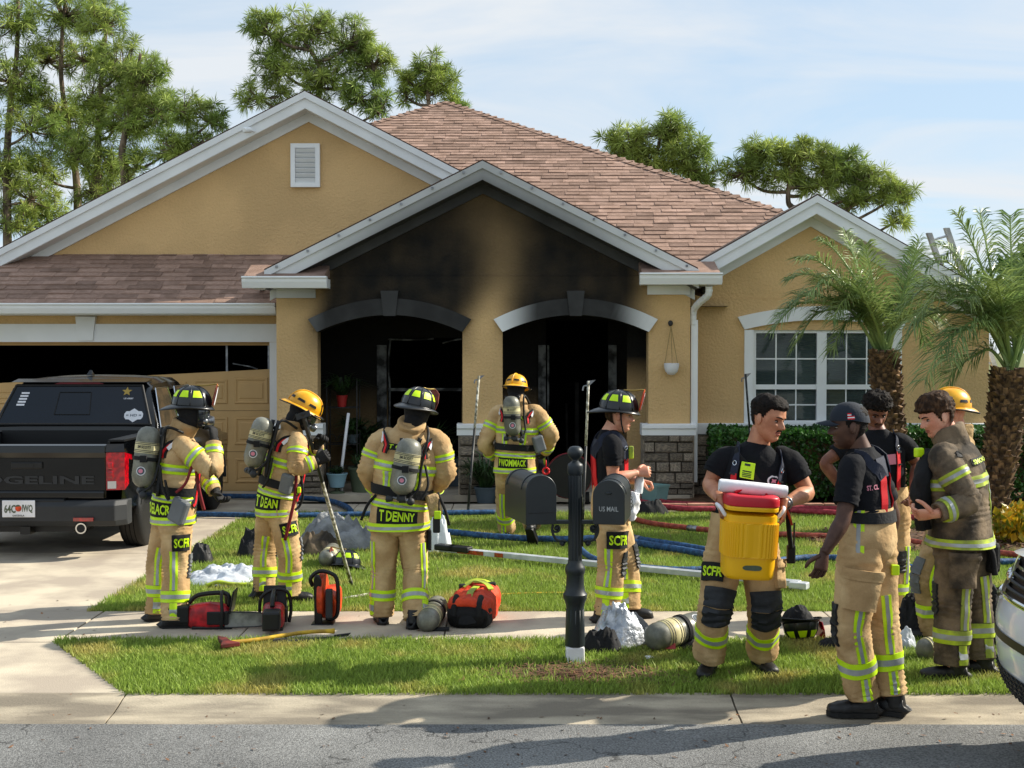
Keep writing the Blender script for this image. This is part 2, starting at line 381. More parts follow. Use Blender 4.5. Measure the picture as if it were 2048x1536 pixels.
mk('bin_rib', '#565d62', 0.6)
# ================================================================== ground, road, pavement
def struct(o): o['kind'] = 'structure'; return o
g = MB(); g.add([(-900, -60, -0.085), (900, -60, -0.085), (900, 1500, -0.085), (-900, 1500, -0.085)], [(0, 1, 2, 3)])
struct(g.build('ground', 'turf'))
g = MB(); g.grid(lambda u, v: V((-40 + 80 * u, -14 + 21.47 * v, -0.05 + 0.004 * nz((u * 40, v * 12, 0)))), 80, 30)
road = struct(g.build('road', 'asphalt', smooth=True))

XD = -3.40                                     # right edge of the driveway
CURB_Y = [(7.42, -0.056), (7.50, -0.040), (7.53, -0.038), (7.62, -0.032), (7.73, -0.012), (7.80, 0.006), (7.90, 0.014), (7.90, -0.09), (7.42, -0.09)]
curb = struct(link('curb', None))
curb.empty_display_size = 0.3
xs = [-13.45, -9.75, -6.05, -2.35, 1.33, 5.03, 8.73, 12.4]
for a, b in zip(xs[:-1], xs[1:]):
    m = MB(); m.prism([(a + 0.006, y, z) for y, z in CURB_Y], (b - a - 0.012, 0, 0)); m.build('curb_segment', 'curb_concrete', curb)

def slab(m, poly, z=0.012, t=0.1):
    m.prism([(x, y, z) for x, y in poly], (0, 0, -t))
def rect(x0, x1, y0, y1, gp=0.005): return [(x0 + gp, y0 + gp), (x1 - gp, y0 + gp), (x1 - gp, y1 - gp), (x0 + gp, y1 - gp)]
SW0, SW1 = 9.30, 10.42
sidewalk = struct(link('sidewalk', None))
for a, b in zip([-3.28, -2.0, -0.5, 1.0, 2.5, 4.0, 5.5, 7.0, 8.5], [-2.0, -0.5, 1.0, 2.5, 4.0, 5.5, 7.0, 8.5, 10.0]):
    m = MB(); slab(m, rect(a, b, SW0, SW1)); m.build('paving_slab', 'concrete', sidewalk, bevel=0.006)
driveway = struct(link('driveway', None))
polys = [[(-9.6, 7.905), (-2.36, 7.905), (-3.27, 9.29), (-9.3, 9.29)], rect(-9.2, -3.285, SW0, SW1, 0.006)]
polys += [rect(x0, x1, y0, y1, 0.005) for x0, x1 in ((-9.2, -6.3), (-6.3, XD)) for y0, y1 in ((SW1, 13.4), (13.4, 16.4), (16.4, 19.42))]
for p in polys:
    m = MB(); slab(m, p); m.build('concrete_slab', 'concrete', driveway, bevel=0.006)
walkway = struct(link('walkway', None))
for a, b in zip([-3.39, -2.1, -0.8, 0.5, 1.8], [-2.1, -0.8, 0.5, 1.8, 3.0]):
    m = MB(); slab(m, rect(a, b, 16.95, 17.78)); m.build('paving_slab', 'concrete', walkway, bevel=0.006)

def inpoly_strip(x, y):                        # planting strip, right of the flared apron
    return x > -3.27 + (9.29 - y) / (9.29 - 7.905) * 0.91
lawn = MB()
lawn.add([(-2.37, 7.905, 0), (30, 7.905, 0), (30, 9.31, 0), (-3.28, 9.31, 0)], [(0, 1, 2, 3)])
lawn.add([(XD, 10.41, 0.0), (30, 10.41, 0.0), (30, 17.1, 0.0), (XD, 17.1, 0.0)], [(0, 1, 2, 3)])
lawn.add([(-40, 10.41, 0.0), (-9.2, 10.41, 0.0), (-9.2, 30, 0.0), (-40, 30, 0.0)], [(0, 1, 2, 3)])
struct(lawn.build('lawn', 'turf'))

def blades(xy, hmin, hmax, wid, name, lean=0.6, two=True):
    n = len(xy); h = RNG.uniform(hmin, hmax, n); a = RNG.uniform(0, 2 * np.pi, n); b = RNG.uniform(0, 2 * np.pi, n); ln = RNG.uniform(0.1, lean, n) * h * 1.3
    w = wid * RNG.uniform(0.7, 1.4, n)
    base = np.stack([xy[:, 0], xy[:, 1], np.zeros(n)], 1); s = np.stack([np.cos(a), np.sin(a), np.zeros(n)], 1) * w[:, None]
    mid = base + np.stack([np.cos(b) * ln * 0.35, np.sin(b) * ln * 0.35, h * 0.62], 1); tip = base + np.stack([np.cos(b) * ln, np.sin(b) * ln, h], 1)
    if two:
        v = np.stack([base - s, base + s, mid + s * 0.8, mid - s * 0.8, tip], 1).reshape(-1, 3)
        i = (np.arange(n) * 5)[:, None]; quads = i + np.array([0, 1, 2, 3]); tris = i + np.array([3, 2, 4])
        loops = np.concatenate([quads, tris], 1).reshape(-1); tot = np.tile([4, 3], n); k = 5
    else:
        v = np.stack([base - s, base + s, tip], 1).reshape(-1, 3); loops = np.arange(n * 3); tot = np.full(n, 3); k = 3
    me = bpy.data.meshes.new(name); me.vertices.add(len(v)); me.vertices.foreach_set('co', v.astype(np.float32).ravel())
    me.loops.add(len(loops)); me.loops.foreach_set('vertex_index', loops.astype(np.int32))
    st_ = np.concatenate([[0], np.cumsum(tot)[:-1]]); me.polygons.add(len(tot)); me.polygons.foreach_set('loop_start', st_.astype(np.int32)); me.polygons.foreach_set('loop_total', tot.astype(np.int32))
    me.update(calc_edges=True)
    at = me.attributes.new('v', 'FLOAT', 'POINT'); at.data.foreach_set('value', np.repeat(RNG.uniform(0.62, 1.35, n), k).astype(np.float32))
    me.materials.append(M['grass']); return me

n = 120000
xy = np.stack([RNG.uniform(-3.3, 4.6, n), RNG.uniform(7.86, 9.36, n)], 1)
dens = np.array([0.5 + 0.5 * noise.noise(V((x * 1.5, y * 1.5, 3))) + 0.35 for x, y in xy])
mul_d = np.hypot((xy[:, 0] - 0.42) / 0.75, (xy[:, 1] - 8.42) / 0.36)       # bare, mulched spot at the mailbox post
keep = np.array([inpoly_strip(x + 0.03, min(y, 9.29)) for x, y in xy]) & (RNG.uniform(0, 1, n) < dens + 0.25) & (RNG.uniform(0, 1, n) < np.clip((mul_d - 0.55) / 0.6, 0.06, 1))
tag(link('grass', blades(xy[keep], 0.026, 0.065, 0.0034, 'grass_strip')), 'short sunlit grass on the strip between kerb and sidewalk', 'grass', kind='stuff')
n = 230000
yy = 10.4 + 6.8 * RNG.uniform(0, 1, n) ** 1.25
xy = np.stack([RNG.uniform(-1, 1, n) * (yy * 0.42) , yy], 1)
keep = (xy[:, 0] > XD - 0.02) & ~((xy[:, 1] > 16.9)) & (xy[:, 1] > 10.38)
tag(link('grass', blades(xy[keep], 0.025, 0.06, 0.0048, 'grass_lawn', two=False)), 'green front lawn under the hoses before the house', 'grass', kind='stuff')

# pine straw at the mailbox post
m = MB()
for i in range(1500):
    a = random.uniform(0, 6.28); rr = abs(random.gauss(0, 0.42)); x, y = 0.42 + math.cos(a) * rr * 1.25, 8.35 + math.sin(a) * rr * 0.62
    if y < 7.93: continue
    d = random.uniform(0, 6.28); L = random.uniform(0.02, 0.06); z = random.uniform(0.004, 0.035)
    p = V((x, y, z)); q = V((math.cos(d) * L, math.sin(d) * L, random.uniform(-0.008, 0.012))); s = V((-math.sin(d), math.cos(d), 0)) * random.uniform(0.002, 0.006)
    m.add([p - q - s, p + q - s * 0.6, p + q + s * 0.6, p - q + s], [(0, 1, 2, 3)], 0, [random.uniform(0.6, 1.5)] * 4)
tag(m.build('mulch', 'mulch', attr='v', fixn=False), 'brown straw and mulch around the mailbox post', 'mulch', kind='stuff')

# mulch bed and edging before the hedge
m = MB(); m.grid(lambda u, v: V((1.9 + 9 * u, 17.16 + 1.8 * v, 0.03 + 0.03 * nz((u * 60, v * 14, 5)))), 120, 26, at=lambda p: random.uniform(0.6, 1.3))
struct(m.build('mulch_bed', 'mulch', attr='v', smooth=True))
edg = struct(link('bed_edging', None))
for i in range(24):
    m = MB(); m.bb(1.95 + i * 0.36, 1.95 + i * 0.36 + 0.35, 17.04, 17.15, -0.02, 0.10); m.build('edging_block', 'edging', edg, bevel=0.012)
# round bed on the lawn by the croton
m = MB()
c0 = G(1800, 1090)
for i in range(1500):
    a = random.uniform(0, 6.28); rr = math.sqrt(random.random()); p = V((c0.x + 0.55 + math.cos(a) * rr * 1.5, c0.y + 0.3 + math.sin(a) * rr * 0.9, random.uniform(0.02, 0.075)))
    d = random.uniform(0, 6.28); L = random.uniform(0.02, 0.06); q = V((math.cos(d) * L, math.sin(d) * L, random.uniform(-0.01, 0.015))); s = V((-math.sin(d), math.cos(d), 0)) * random.uniform(0.006, 0.016)
    m.add([p - q - s, p + q - s * 0.6, p + q + s * 0.6, p - q + s], [(0, 1, 2, 3)], 0, [random.uniform(0.5, 1.5)] * 4)
m.lathe((c0.x + 0.55, c0.y + 0.3, 0.0), [(1.5, 0.0), (1.45, 0.03), (0.3, 0.05)], 32, sy=0.6, mi=0)
m.attr[-96:] = [0.6] * 96
tag(m.build('mulch', 'mulch', attr='v', fixn=False), 'brown bark mulch bed around the yellow croton shrub', 'mulch', kind='stuff')

# dead leaves and grit on kerb, road edge and paving
m = MB()
for i in range(420):
    x = random.uniform(-4, 4)
    k = random.random()
    if k < .45: y = random.uniform(6.3, 7.42); z = -.046
    elif k < .7: y = random.uniform(7.5, 7.88); z = -.036 + max(0, (y - 7.62)) * .18
    elif k < .85: y = random.uniform(SW0, SW1); z = .0135
    else: y = random.uniform(8.0, 12.5); x = random.uniform(-6.5, -3.5); z = .0135
    a = random.uniform(0, 6.28); L = random.uniform(.006, .022); c_ = V((x, y, z + .003)); u_ = V((math.cos(a), math.sin(a), random.uniform(-.1, .3))) * L; w_ = V((-math.sin(a), math.cos(a), random.uniform(-.2, .2))) * L * .45
    m.add([c_ - u_, c_ + w_, c_ + u_, c_ - w_], [(0, 1, 2, 3)], 0, [random.uniform(.35, 1.9)] * 4)
tag(m.build('leaf_litter', 'mulch', attr='v', fixn=False), 'small dead leaves scattered on kerb and pavement', 'leaf litter', kind='stuff')
# ================================================================== the house
YP, YR, YGW, YBG = 18.40, 18.90, 19.42, 20.40       # porch front, right room, garage wall, big gable wall
house = thing('house', 'tan stucco single storey house with fire-blackened arched porch and brown shingle roof', 'house', (0, YP, 0))

def Xp(px, Y): return (px - CX) * Y / F_PX * (1 / (ct)) if False else P(px, 700, Y).x
def Zp(py, Y): return P(1024, py, Y).z

def colwall(m, x0, x1, zb, zt, Y, nx, nzz, soot=None, mi=0):
    """wall in plane Y between curves zb(x) and zt(x)"""
    def fn(u, v):
        x = x0 + (x1 - x0) * u; a, b = zb(x), zt(x); return V((x, Y, a + (b - a) * v))
    m.grid(fn, nx, nzz, mi, at=(soot if soot else None))

# ---- soot on the porch, laid out where it stands on the wall
def blob(x, y, cx, cy, sx, sy, k=1.4): return math.exp(-((((x - cx) / sx) ** 2 + ((y - cy) / sy) ** 2) ** k))
def tab(y, t):
    for (a, va), (b, vb) in zip(t[:-1], t[1:]):
        if y <= b: return va + (vb - va) * max(0, (y - a) / (b - a))
    return t[-1][1]
def soot_front(p):
    x, y = proj(p)
    D = tab(y, [(360, .12), (430, .15), (500, .25), (560, .34), (600, .64), (650, 1.0)]); sg = tab(y, [(360, 110), (430, 70), (500, 44), (560, 40), (600, 38), (650, 46)]); xc = tab(y, [(360, 965), (430, 985), (500, 1003), (560, 1000), (600, 985), (650, 972)])
    s = .984 * (1 - D * ga_(x - xc, sg)) + .022 * nz((x * .02, y * .03, 2.2)) + .015 * nz((x * .06, y * .015, 7.0))
    s *= sm(588, 668, x + .12 * (y - 600)) * sm(1345, 1250, x + .30 * max(0, y - 575))
    if y > 640: s *= sm(765, 640, y) * (1 if x < 1290 else .8)
    s = max(s, 1.0 * blob(x, y, 890, 515, 80, 60, 1.0)); s = max(s, .99 * blob(x, y, 780, 600, 170, 62, 2)); s = max(s, .97 * blob(x, y, 1165, 596, 118, 55, 2))
    return max(0.0, s)
def ga_(x, w): return math.exp(-(x / w) ** 2)
def soot_shade_in(p):
    x, y = proj(p)
    return 0.66 + 0.4 * sm(880, 730, y)  # soot towards the top, with porch shade put into the colour lower down

LA0, LA1 = Xp(635, YP), Xp(925, YP); RA0, RA1 = Xp(1005, YP), Xp(1297, YP)
PX0, PX1 = Xp(553, YP), Xp(1380, YP)
ZS, ZC = Zp(664, YP), Zp(630, YP)
def arch(x, a, b):
    c, h = (a + b) / 2, (b - a) / 2; return ZC - (ZC - ZS) * ((x - c) / h) ** 2
PAX, PAZ = Xp(965, 18.0), Zp(322, 18.0)                      # porch gable apex (roof edge)
P_SL = (PAZ - Zp(541, 18.0)) / (PAX - Xp(530, 18.0))
def ptop(x): return min(PAZ - 0.16 - abs(x - PAX) * P_SL, 99)
ZL = Zp(552, YP)                                             # ledge line
wm = MB()
segs = [(PX0, LA0, lambda x: 0.0, 8), (LA0, LA1, lambda x: arch(x, LA0, LA1), 26), (LA1, RA0, lambda x: 0.0, 8), (RA0, RA1, lambda x: arch(x, RA0, RA1), 26), (RA1, PX1, lambda x: 0.0, 8)]
for a, b, zb, nn in segs:
    colwall(wm, a, b, zb, lambda x: ZL, YP, nn, 36, soot_front)
    colwall(wm, a, b, lambda x: ZL, lambda x: max(ptop(x), ZL + 0.01), YP + 0.025, nn, 26, soot_front)
# little ledge
colw = [PX0 + (PX1 - PX0) * i / 60 for i in range(61)]
wm.grid(lambda u, v: V((PX0 + (PX1 - PX0) * u, YP - 0.004 + 0.03 * v, ZL)), 60, 1, at=soot_front)
# reveals and arch undersides
T = 0.30
for a, b in ((LA0, LA1), (RA0, RA1)):
    for x in (a, b):
        wm.grid(lambda u, v, x=x: V((x, YP + T * u, ZS * v)), 2, 20, at=soot_front)
    wm.grid(lambda u, v, a=a, b=b: V((a + (b - a) * v, YP + T * u, arch(a + (b - a) * v, a, b))), 2, 26, at=lambda p: 1.0)
# back faces of the columns, side of porch
for a, b in ((PX0, LA0), (LA1, RA0), (RA1, PX1)):
    wm.grid(lambda u, v, a=a, b=b: V((a + (b - a) * u, YP + T, 2.45 * v)), 3, 12, at=soot_shade_in)
wm.grid(lambda u, v: V((PX0, YP + 2.4 * u, 3.0 * v)), 4, 12, at=lambda p: 0.0)
wm.grid(lambda u, v: V((PX1, YP + 0.55 * u, 3.0 * v)), 3, 12, at=lambda p: 0.0)
wm.build('porch_wall', 'stucco', house, attr='soot', fixn=False)

# arch trim (hood band) with keystone
def arch_trim(a, b, spx0, spx1, soot, name):
    m = MB(); n = 30; c, h = (a + b) / 2, (b - a) / 2; zo = Zp(597, YP) - ZC
    rows = []
    for i in range(n + 1):
        u = -1 + 2 * i / n; x = c + h * u; zi = arch(x, a, b)
        xo = c + (h + 0.125) * u; zoo = zi + zo - 0.055 * u * u
        rows.append((V((x, 0, zi)), V((xo, 0, zoo))))
    fy, by = YP - 0.055, YP + 0.02
    vs = []
    for p, q in rows: vs += [V((p.x, by, p.z)), V((p.x, fy, p.z)), V((q.x, fy, q.z)), V((q.x, by, q.z))]
    fs = [(i * 4 + j, i * 4 + j + 1, (i + 1) * 4 + j + 1, (i + 1) * 4 + j) for i in range(n) for j in range(3)] + [(0, 1, 2, 3), (n * 4 + 3, n * 4 + 2, n * 4 + 1, n * 4)]
    m.add(vs, fs, 0, [soot(v) for v in vs]); o = m.build(name, 'trim_soot', house, attr='soot')
    k = MB(); zk0, zk1 = ZC - 0.015, ZC + (Zp(582, YP) - ZC)
    poly = [(c - 0.085, fy - 0.03, zk0), (c + 0.085, fy - 0.03, zk0), (c + 0.125, fy - 0.03, zk1), (c - 0.125, fy - 0.03, zk1)]
    k.prism(poly, (0, 0.09, 0)); k.attr = [soot(v) * 0.985 for v in k.v]; k.build('keystone', 'trim_soot', o, attr='soot')
arch_trim(LA0, LA1, 617, 940, lambda p: 0.992 - 0.12 * sm(655, 622, proj(p)[0]), 'arch_trim')
arch_trim(RA0, RA1, 990, 1313, lambda p: 0.992 * sm(995, 1080, proj(p)[0]) * sm(1310, 1225, proj(p)[0]), 'arch_trim')

# porch interior: floor, ceiling, back wall with burnt window and door
pf = MB(); pf.bb(PX0 + 0.01, PX1 - 0.01, YP - 0.12, 20.6, -0.02, 0.075); pf.build('porch_floor', 'concrete', house)
YB = 20.35
pin = MB()
ZCE = 2.75
WX0, WX1, WZ0, WZ1 = Xp(776, YB), Xp(923, YB), Zp(945, YB), Zp(676, YB)
DX0, DX1, DZ1 = Xp(1092, YB), Xp(1216, YB), Zp(640, YB)
xa, xb = PX0 - 0.1, PX1 + 0.6
for a, b, z0, z1 in ((xa, WX0, 0, ZCE), (WX0, WX1, 0, WZ0), (WX0, WX1, WZ1, ZCE), (WX1, DX0, 0, ZCE), (DX0, DX1, DZ1, ZCE), (DX1, xb, 0, ZCE)):
    colwall(pin, a, b, lambda x, z0=z0: z0, lambda x, z1=z1: z1, YB, 10, 16, soot_shade_in)
pin.grid(lambda u, v: V((xa + (xb - xa) * u, YP + 0.29 + (YB - YP - 0.29) * v, ZCE)), 8, 4, at=lambda p: 1.0)
pin.grid(lambda u, v: V((PX1 + 0.25, YP + 0.5 + (YB - YP - 0.5) * u, ZCE * v)), 4, 8, at=soot_shade_in)
pin.grid(lambda u, v: V((Xp(1254, 19.1) + 1.0 * u, 19.1, ZCE * v)), 6, 20, at=lambda p: 0.12 + 1.0 * sm(800, 690, proj(p)[1]))
pin.build('porch_back_wall', 'stucco', house, attr='soot', fixn=False)
rm = MB()                                                    # burnt rooms behind
for x0, x1, z0, z1 in ((WX0 - 0.6, WX1 + 0.5, 0.0, 2.6), (DX0 - 0.5, DX1 + 0.5, 0.0, 2.6)):
    y0, y1 = YB + 0.02, YB + 3.2
    rm.add([(x0, y0, z0), (x1, y0, z0), (x1, y1, z0), (x0, y1, z0), (x0, y0, z1), (x1, y0, z1), (x1, y1, z1), (x0, y1, z1)], [(0, 1, 2, 3), (4, 7, 6, 5), (0, 3, 7, 4), (1, 5, 6, 2), (3, 2, 6, 7)])
rm.build('burnt_room', 'char_unlit_black', house, fixn=False)
bw = MB()                                                    # what is left of the window frame
bw.bb(WX0 - 0.17, WX0 - 0.02, YB - 0.05, YB - 0.003, 0.45, Zp(690, YB))
o = bw.build('window_casing', 'grey_char', house)
m = MB()
pts = [V((WX0 + 0.02, YB - 0.02, 0.9)), V((WX0 + 0.03, YB - 0.03, 1.5)), V((WX0 + 0.01, YB - 0.02, 1.9)), V((WX0 + 0.04, YB - 0.02, WZ1 - 0.02))]
m.tube(spline(pts, 10), 0.016, 6)
m.tube(spline([V((WX0, YB - 0.02, WZ1 - 0.02)), V((WX0 + 0.4, YB - 0.04, WZ1 - 0.03)), V((WX0 + 0.72, YB - 0.02, WZ1 - 0.01))], 8), 0.014, 6)
m.tube(spline([V((WX1 - 0.3, YB - 0.02, WZ1 - 0.08)), V((WX1 - 0.1, YB - 0.04, WZ1 - 0.03)), V((WX1, YB - 0.02, WZ1 - 0.02))], 8), 0.014, 6)
m.build('sash_remains', 'grey_char', o)
m = MB(); m.bb(WX0, WX1, YB - 0.03, YB - 0.005, Zp(782, YB), Zp(776, YB)); m.build('meeting_rail', 'grey_char', o)
m = MB(); m.bb(DX0 - 0.12, DX0 - 0.005, YB - 0.06, YB - 0.002, 0.0, Zp(690, YB)); m.bb(DX0 + 0.02, DX0 + 0.05, YB + 0.01, YB + 0.05, 0, Zp(690, YB)); m.build('door_casing', 'grey_char', house)
m = MB(); m.bb(DX1 + 0.005, DX1 + 0.13, YB - 0.06, YB - 0.002, 0.0, Zp(690, YB)); m.build('door_casing', 'grey_char', house)
m = MB(); m.bb(Xp(1150, YB + 0.6), Xp(1158, YB + 0.6), YB + 0.6, YB + 0.64, 0, 1.6); m.tube([(Xp(1140, YB), YB + 0.9, 0), (Xp(1138, YB), YB + 0.9, 1.25)], 0.02, 6); m.build('door_leaf_remains', 'charred', house)

# ---- stucco of garage front, big gable, right room
GX0, GX1 = Xp(540, YGW) - 4.9, Xp(540, YGW)
gz1 = Zp(684, YGW)
m = MB(); ZG = 2.95
GR = Xp(556, YGW) + 0.06
m.bb(GX1, GR, YGW, YGW + 0.2, 0, ZG); m.bb(GX0, GX1, YGW, YGW + 0.2, gz1, ZG); m.bb(GX0 - 1.2, GX0, YGW, YGW + 0.2, 0, ZG)
m.build('garage_wall', 'stucco_wall', house)
YBGA = YBG - 0.38
BAX, BAZ = Xp(612, YBGA), Zp(183, YBGA)
B_SL = (BAZ - Zp(500, YBGA)) / (BAX - Xp(0, YBGA))
SKT = Zp(510, YBG) - 0.05
m = MB(); d = (BAZ - 0.14 - SKT) / B_SL
m.add([(BAX - d, YBG, SKT), (BAX + d * 0.9, YBG, SKT), (BAX + d * 0.9, YBG, BAZ - 0.14 - d * 0.9 * B_SL), (BAX, YBG, BAZ - 0.14)], [(0, 1, 2, 3)])
m.build('gable_wall', 'stucco_wall', house, fixn=False)
RAX, RAZ = Xp(1632, 18.5), Zp(391, 18.5)
R_SL = (RAZ - Zp(532, 18.5)) / (RAX - Xp(1383, 18.5))
RX0, RX1 = PX1 - 0.0, Xp(1978, YR)
ZRL = Zp(598, YR)
# right room wall with window opening
wx0, wx1, wz0, wz1 = Xp(1506, YR), Xp(1783, YR), Zp(848, YR), Zp(660, YR)
m = MB()
def quad(m, x0, x1, z0, z1, Y): m.add([(x0, Y, z0), (x1, Y, z0), (x1, Y, z1), (x0, Y, z1)], [(0, 1, 2, 3)])
quad(m, RX0, wx0, 0, ZRL, YR); quad(m, wx1, RX1, 0, ZRL, YR); quad(m, wx0, wx1, 0, wz0, YR); quad(m, wx0, wx1, wz1, ZRL, YR)
hz = lambda x: RAZ - 0.12 - abs(x - RAX) * R_SL
colwall(m, RX0, RX1, lambda x: ZRL, lambda x: max(hz(x), ZRL + 0.005), YR + 0.02, 60, 1)
m.add([(RX0, YR - 0.003, ZRL), (RX1, YR - 0.003, ZRL), (RX1, YR + 0.02, ZRL), (RX0, YR + 0.02, ZRL)], [(0, 1, 2, 3)])
m.add([(RX1, YR, 0), (RX1, YR + 9, 0), (RX1, YR + 9, 2.9), (RX1, YR, 2.9)], [(0, 1, 2, 3)])
for x in (wx0, wx1): m.add([(x, YR, wz0), (x, YR + 0.12, wz0), (x, YR + 0.12, wz1), (x, YR, wz1)], [(0, 1, 2, 3)])
m.build('room_wall', 'stucco_wall', house, fixn=False)

# ---- rake boards
def rake(ax, az, sl, xl, xr, Y, Yw, name, soot=None, bumps=False):
    """two-step fascia following a gable, soffit back to the wall and frieze on the wall"""
    mat = 'trim_soot'
    sf = soot or (lambda p, lay: 0.0)
    root = None
    for (d0, d1, y0, y1, lay, nm) in ((0.0, 0.10, Y - 0.035, Y + 0.02, 0, 'rake_edge'), (0.092, 0.255, Y, Y + 0.04, 1, 'rake_fascia'), (0.24, 0.26, Y + 0.02, Yw, 2, 'soffit'), (0.255, 0.40, Yw - 0.045, Yw + 0.01, 3, 'frieze_board')):
        m = MB()
        for xe in (xl, xr):
            n = 24; vs = []
            for i in range(n + 1):
                x = ax + (xe - ax) * i / n; z = az - abs(x - ax) * sl
                vs += [V((x, y0, z - d0)), V((x, y0, z - d1)), V((x, y1, z - d1)), V((x, y1, z - d0))]
            fs = [(i * 4 + j, i * 4 + (j + 1) % 4, (i + 1) * 4 + (j + 1) % 4, (i + 1) * 4 + j) for i in range(n) for j in range(4)] + [(0, 1, 2, 3), (n * 4 + 3, n * 4 + 2, n * 4 + 1, n * 4)]
            m.add(vs, fs, 0, [sf(v, lay) for v in vs])
        o = m.build(nm, mat, house, attr='soot')
        if nm == 'rake_edge': root = o
    if bumps:
        for xe in (xl, xr):
            L = abs(xe - ax); k = 7
            for i in range(k):
                x = ax + (xe - ax) * (i + 0.6) / k; z = az - abs(x - ax) * sl
                b = MB(); b.box((x, Y - 0.04, z - 0.035), (0.03, 0.03, 0.03)); b.build('clip', 'steel', root)
    return root
def soot_prake(p, lay):
    x, y = proj(p); d = min(1, abs(x - 965) / 430)
    if lay == 0: return 0.50 * (1 - d * 0.75)
    if lay == 1: return 0.55 * sm(1.0, 0.3, d) + (0.22 if p.z < PAZ - 0.2 - abs(p.x - PAX) * P_SL else 0)
    if lay == 2: return 0.96
    return 0.965 * sm(1.02, 0.85, d) 
BXE = 1.02
rake(BAX, BAZ, B_SL, BAX - 7.2, Xp(1000, YBGA), YBGA, YBG, 'big')
rake(PAX, PAZ, P_SL, Xp(530, 18.0), Xp(1397, 18.0), 18.0, YP + 0.025, 'porch', soot_prake, True)
rake(RAX, RAZ, R_SL, Xp(1383, 18.5), RX1 + 0.35, 18.5, YR + 0.02, 'room')

# ---- roof decks behind the gables
def gable_roof(ax, az, sl, xl, xr, y0, y1, name):
    m = MB()
    for xe in (xl, xr):
        ze = az - abs(xe - ax) * sl
        m.add([V((ax, y0, az + 0.02)), V((xe, y0, ze + 0.02)), V((xe, y1, ze + 0.02)), V((ax, y1, az + 0.02)), V((ax, y0, az - 0.02)), V((xe, y0, ze - 0.02)), V((xe, y1, ze - 0.02)), V((ax, y1, az - 0.02))],
              [(0, 1, 2, 3), (4, 7, 6, 5), (0, 4, 5, 1), (1, 5, 6, 2), (2, 6, 7, 3)])
    return m.build(name, 'roof_deck', house)
gable_roof(BAX, BAZ, B_SL, BAX - 7.2, BAX + 3.2, YBGA - 0.03, 27.0, 'roof_slope')
gable_roof(PAX, PAZ, P_SL, Xp(530, 18.0), Xp(1395, 18.0), 17.97, 21.9, 'roof_slope')
gable_roof(RAX, RAZ, R_SL, Xp(1385, 18.5), RX1 + 0.35, 18.47, 21.6, 'roof_slope')

# ---- shingles
HAX, HAY, HAZ = -1.39, 27.5, 7.35                            # apex of the hip roof
EY, EZ = 18.6, 2.9
sh_list = []                                                 # (matrix, size, brightness, pixel size)
def courses(o, u, v, nrm, vlen, left, right, expo=0.145, vis=None):
    k = int(vlen / expo)
    for r in range(k + 1):
        vv = r * expo; a, b = left(vv), right(vv); x = a - random.uniform(0, 0.3)
        while x < b:
            w = random.choice((0.24, 0.30, 0.36, 0.46)) * random.uniform(0.9, 1.1)
            x0, x1 = max(x, a), min(x + w, b); x += w
            if x1 - x0 < 0.03: continue
            c = o + u * ((x0 + x1) / 2) + v * (vv + expo * 0.5)
            px, py = proj(c)
            if not (-60 < px < 2110 and py > -40): continue
            if vis and not vis(px, py): continue
            sh_list.append((c, u, v, nrm, x1 - x0 - 0.004, expo * 1.25, random.choice((0.014, 0.018, 0.024)), random.uniform(0.70, 1.26), (x1 - x0) / c.y))
# skirt roof over the garage
GY, GZ = 18.93, Zp(606, 18.93)
SL = (Zp(511, YBG) - GZ) / (YBG - GY)
sv = V((0, 1, SL)).normalized(); sn = V((0, -SL, 1)).normalized()
SX0, SX1 = Xp(553, 18.93) - 6.3, Xp(620, 19.5)
slen = math.hypot(YBG - GY, Zp(511, YBG) - GZ)
courses(V((0, GY, GZ)), V((1, 0, 0)), sv, sn, slen, lambda q: SX0, lambda q: SX1, 0.15)
m = MB(); m.add([V((SX0, GY, GZ - 0.015)), V((SX1, GY, GZ - 0.015)), V((SX1, YBG, GZ + SL * (YBG - GY) - 0.015)), V((SX0, YBG, GZ + SL * (YBG - GY) - 0.015)), V((SX0, GY, GZ - 0.05)), V((SX1, GY, GZ - 0.05)), V((SX1, YBG, GZ - 0.05)), V((SX0, YBG, GZ - 0.05))], [(0, 1, 2, 3), (4, 5, 6, 7), (0, 4, 5, 1), (1, 5, 6, 2)])
skirt = m.build('skirt_roof', 'roof_deck', house)
# main hip roof, front face
hv = V((0, HAY - EY, HAZ - EZ)); hl = hv.length; hv.normalize(); hn = V((0, -hv.z, hv.y))
def hl_(q): return max(-(HAY - (EY + q * hv.y)) + HAX, -4.2)
def hr_(q): return min((HAY - (EY + q * hv.y)) + HAX, PX1 + 0.1 + max(0.0, q - 0.2) * 2.2)
courses(V((0, EY, EZ)), V((1, 0, 0)), hv, hn, hl - 0.05, hl_, hr_, 0.168, lambda px, py: px > 700 and (py < 560) and not (px < 960 and py > 400))
m = MB(); dd = HAY - EY
pz = lambda x, y: V((x, y, EZ + (y - EY) * (HAZ - EZ) / dd - 0.02))
m.add([pz(HAX, HAY), pz(-4.2, HAY - 4.2 - HAX), pz(-4.2, 22.2), pz(-1.2, 20.6), pz(0.6, 20.0), pz(PX1 + 0.2, EY), pz(3.1, 20.2), pz(5.9, HAY - 5.9 + HAX)], [(0, 1, 2, 3, 4, 5, 6, 7)])
m.add([pz(HAX, HAY), pz(5.9, HAY - 5.9 + HAX), V((5.9, 33, 3.6)), V((HAX, 33, HAZ))], [(0, 1, 2, 3)])
m.add([pz(HAX, HAY), pz(-4.2, HAY - 4.2 - HAX), V((-4.2, 33, 5.8)), V((HAX, 33, HAZ))], [(0, 1, 2, 3)])
hip = m.build('hip_roof', 'roof_deck', house, fixn=False)
cap = MB()
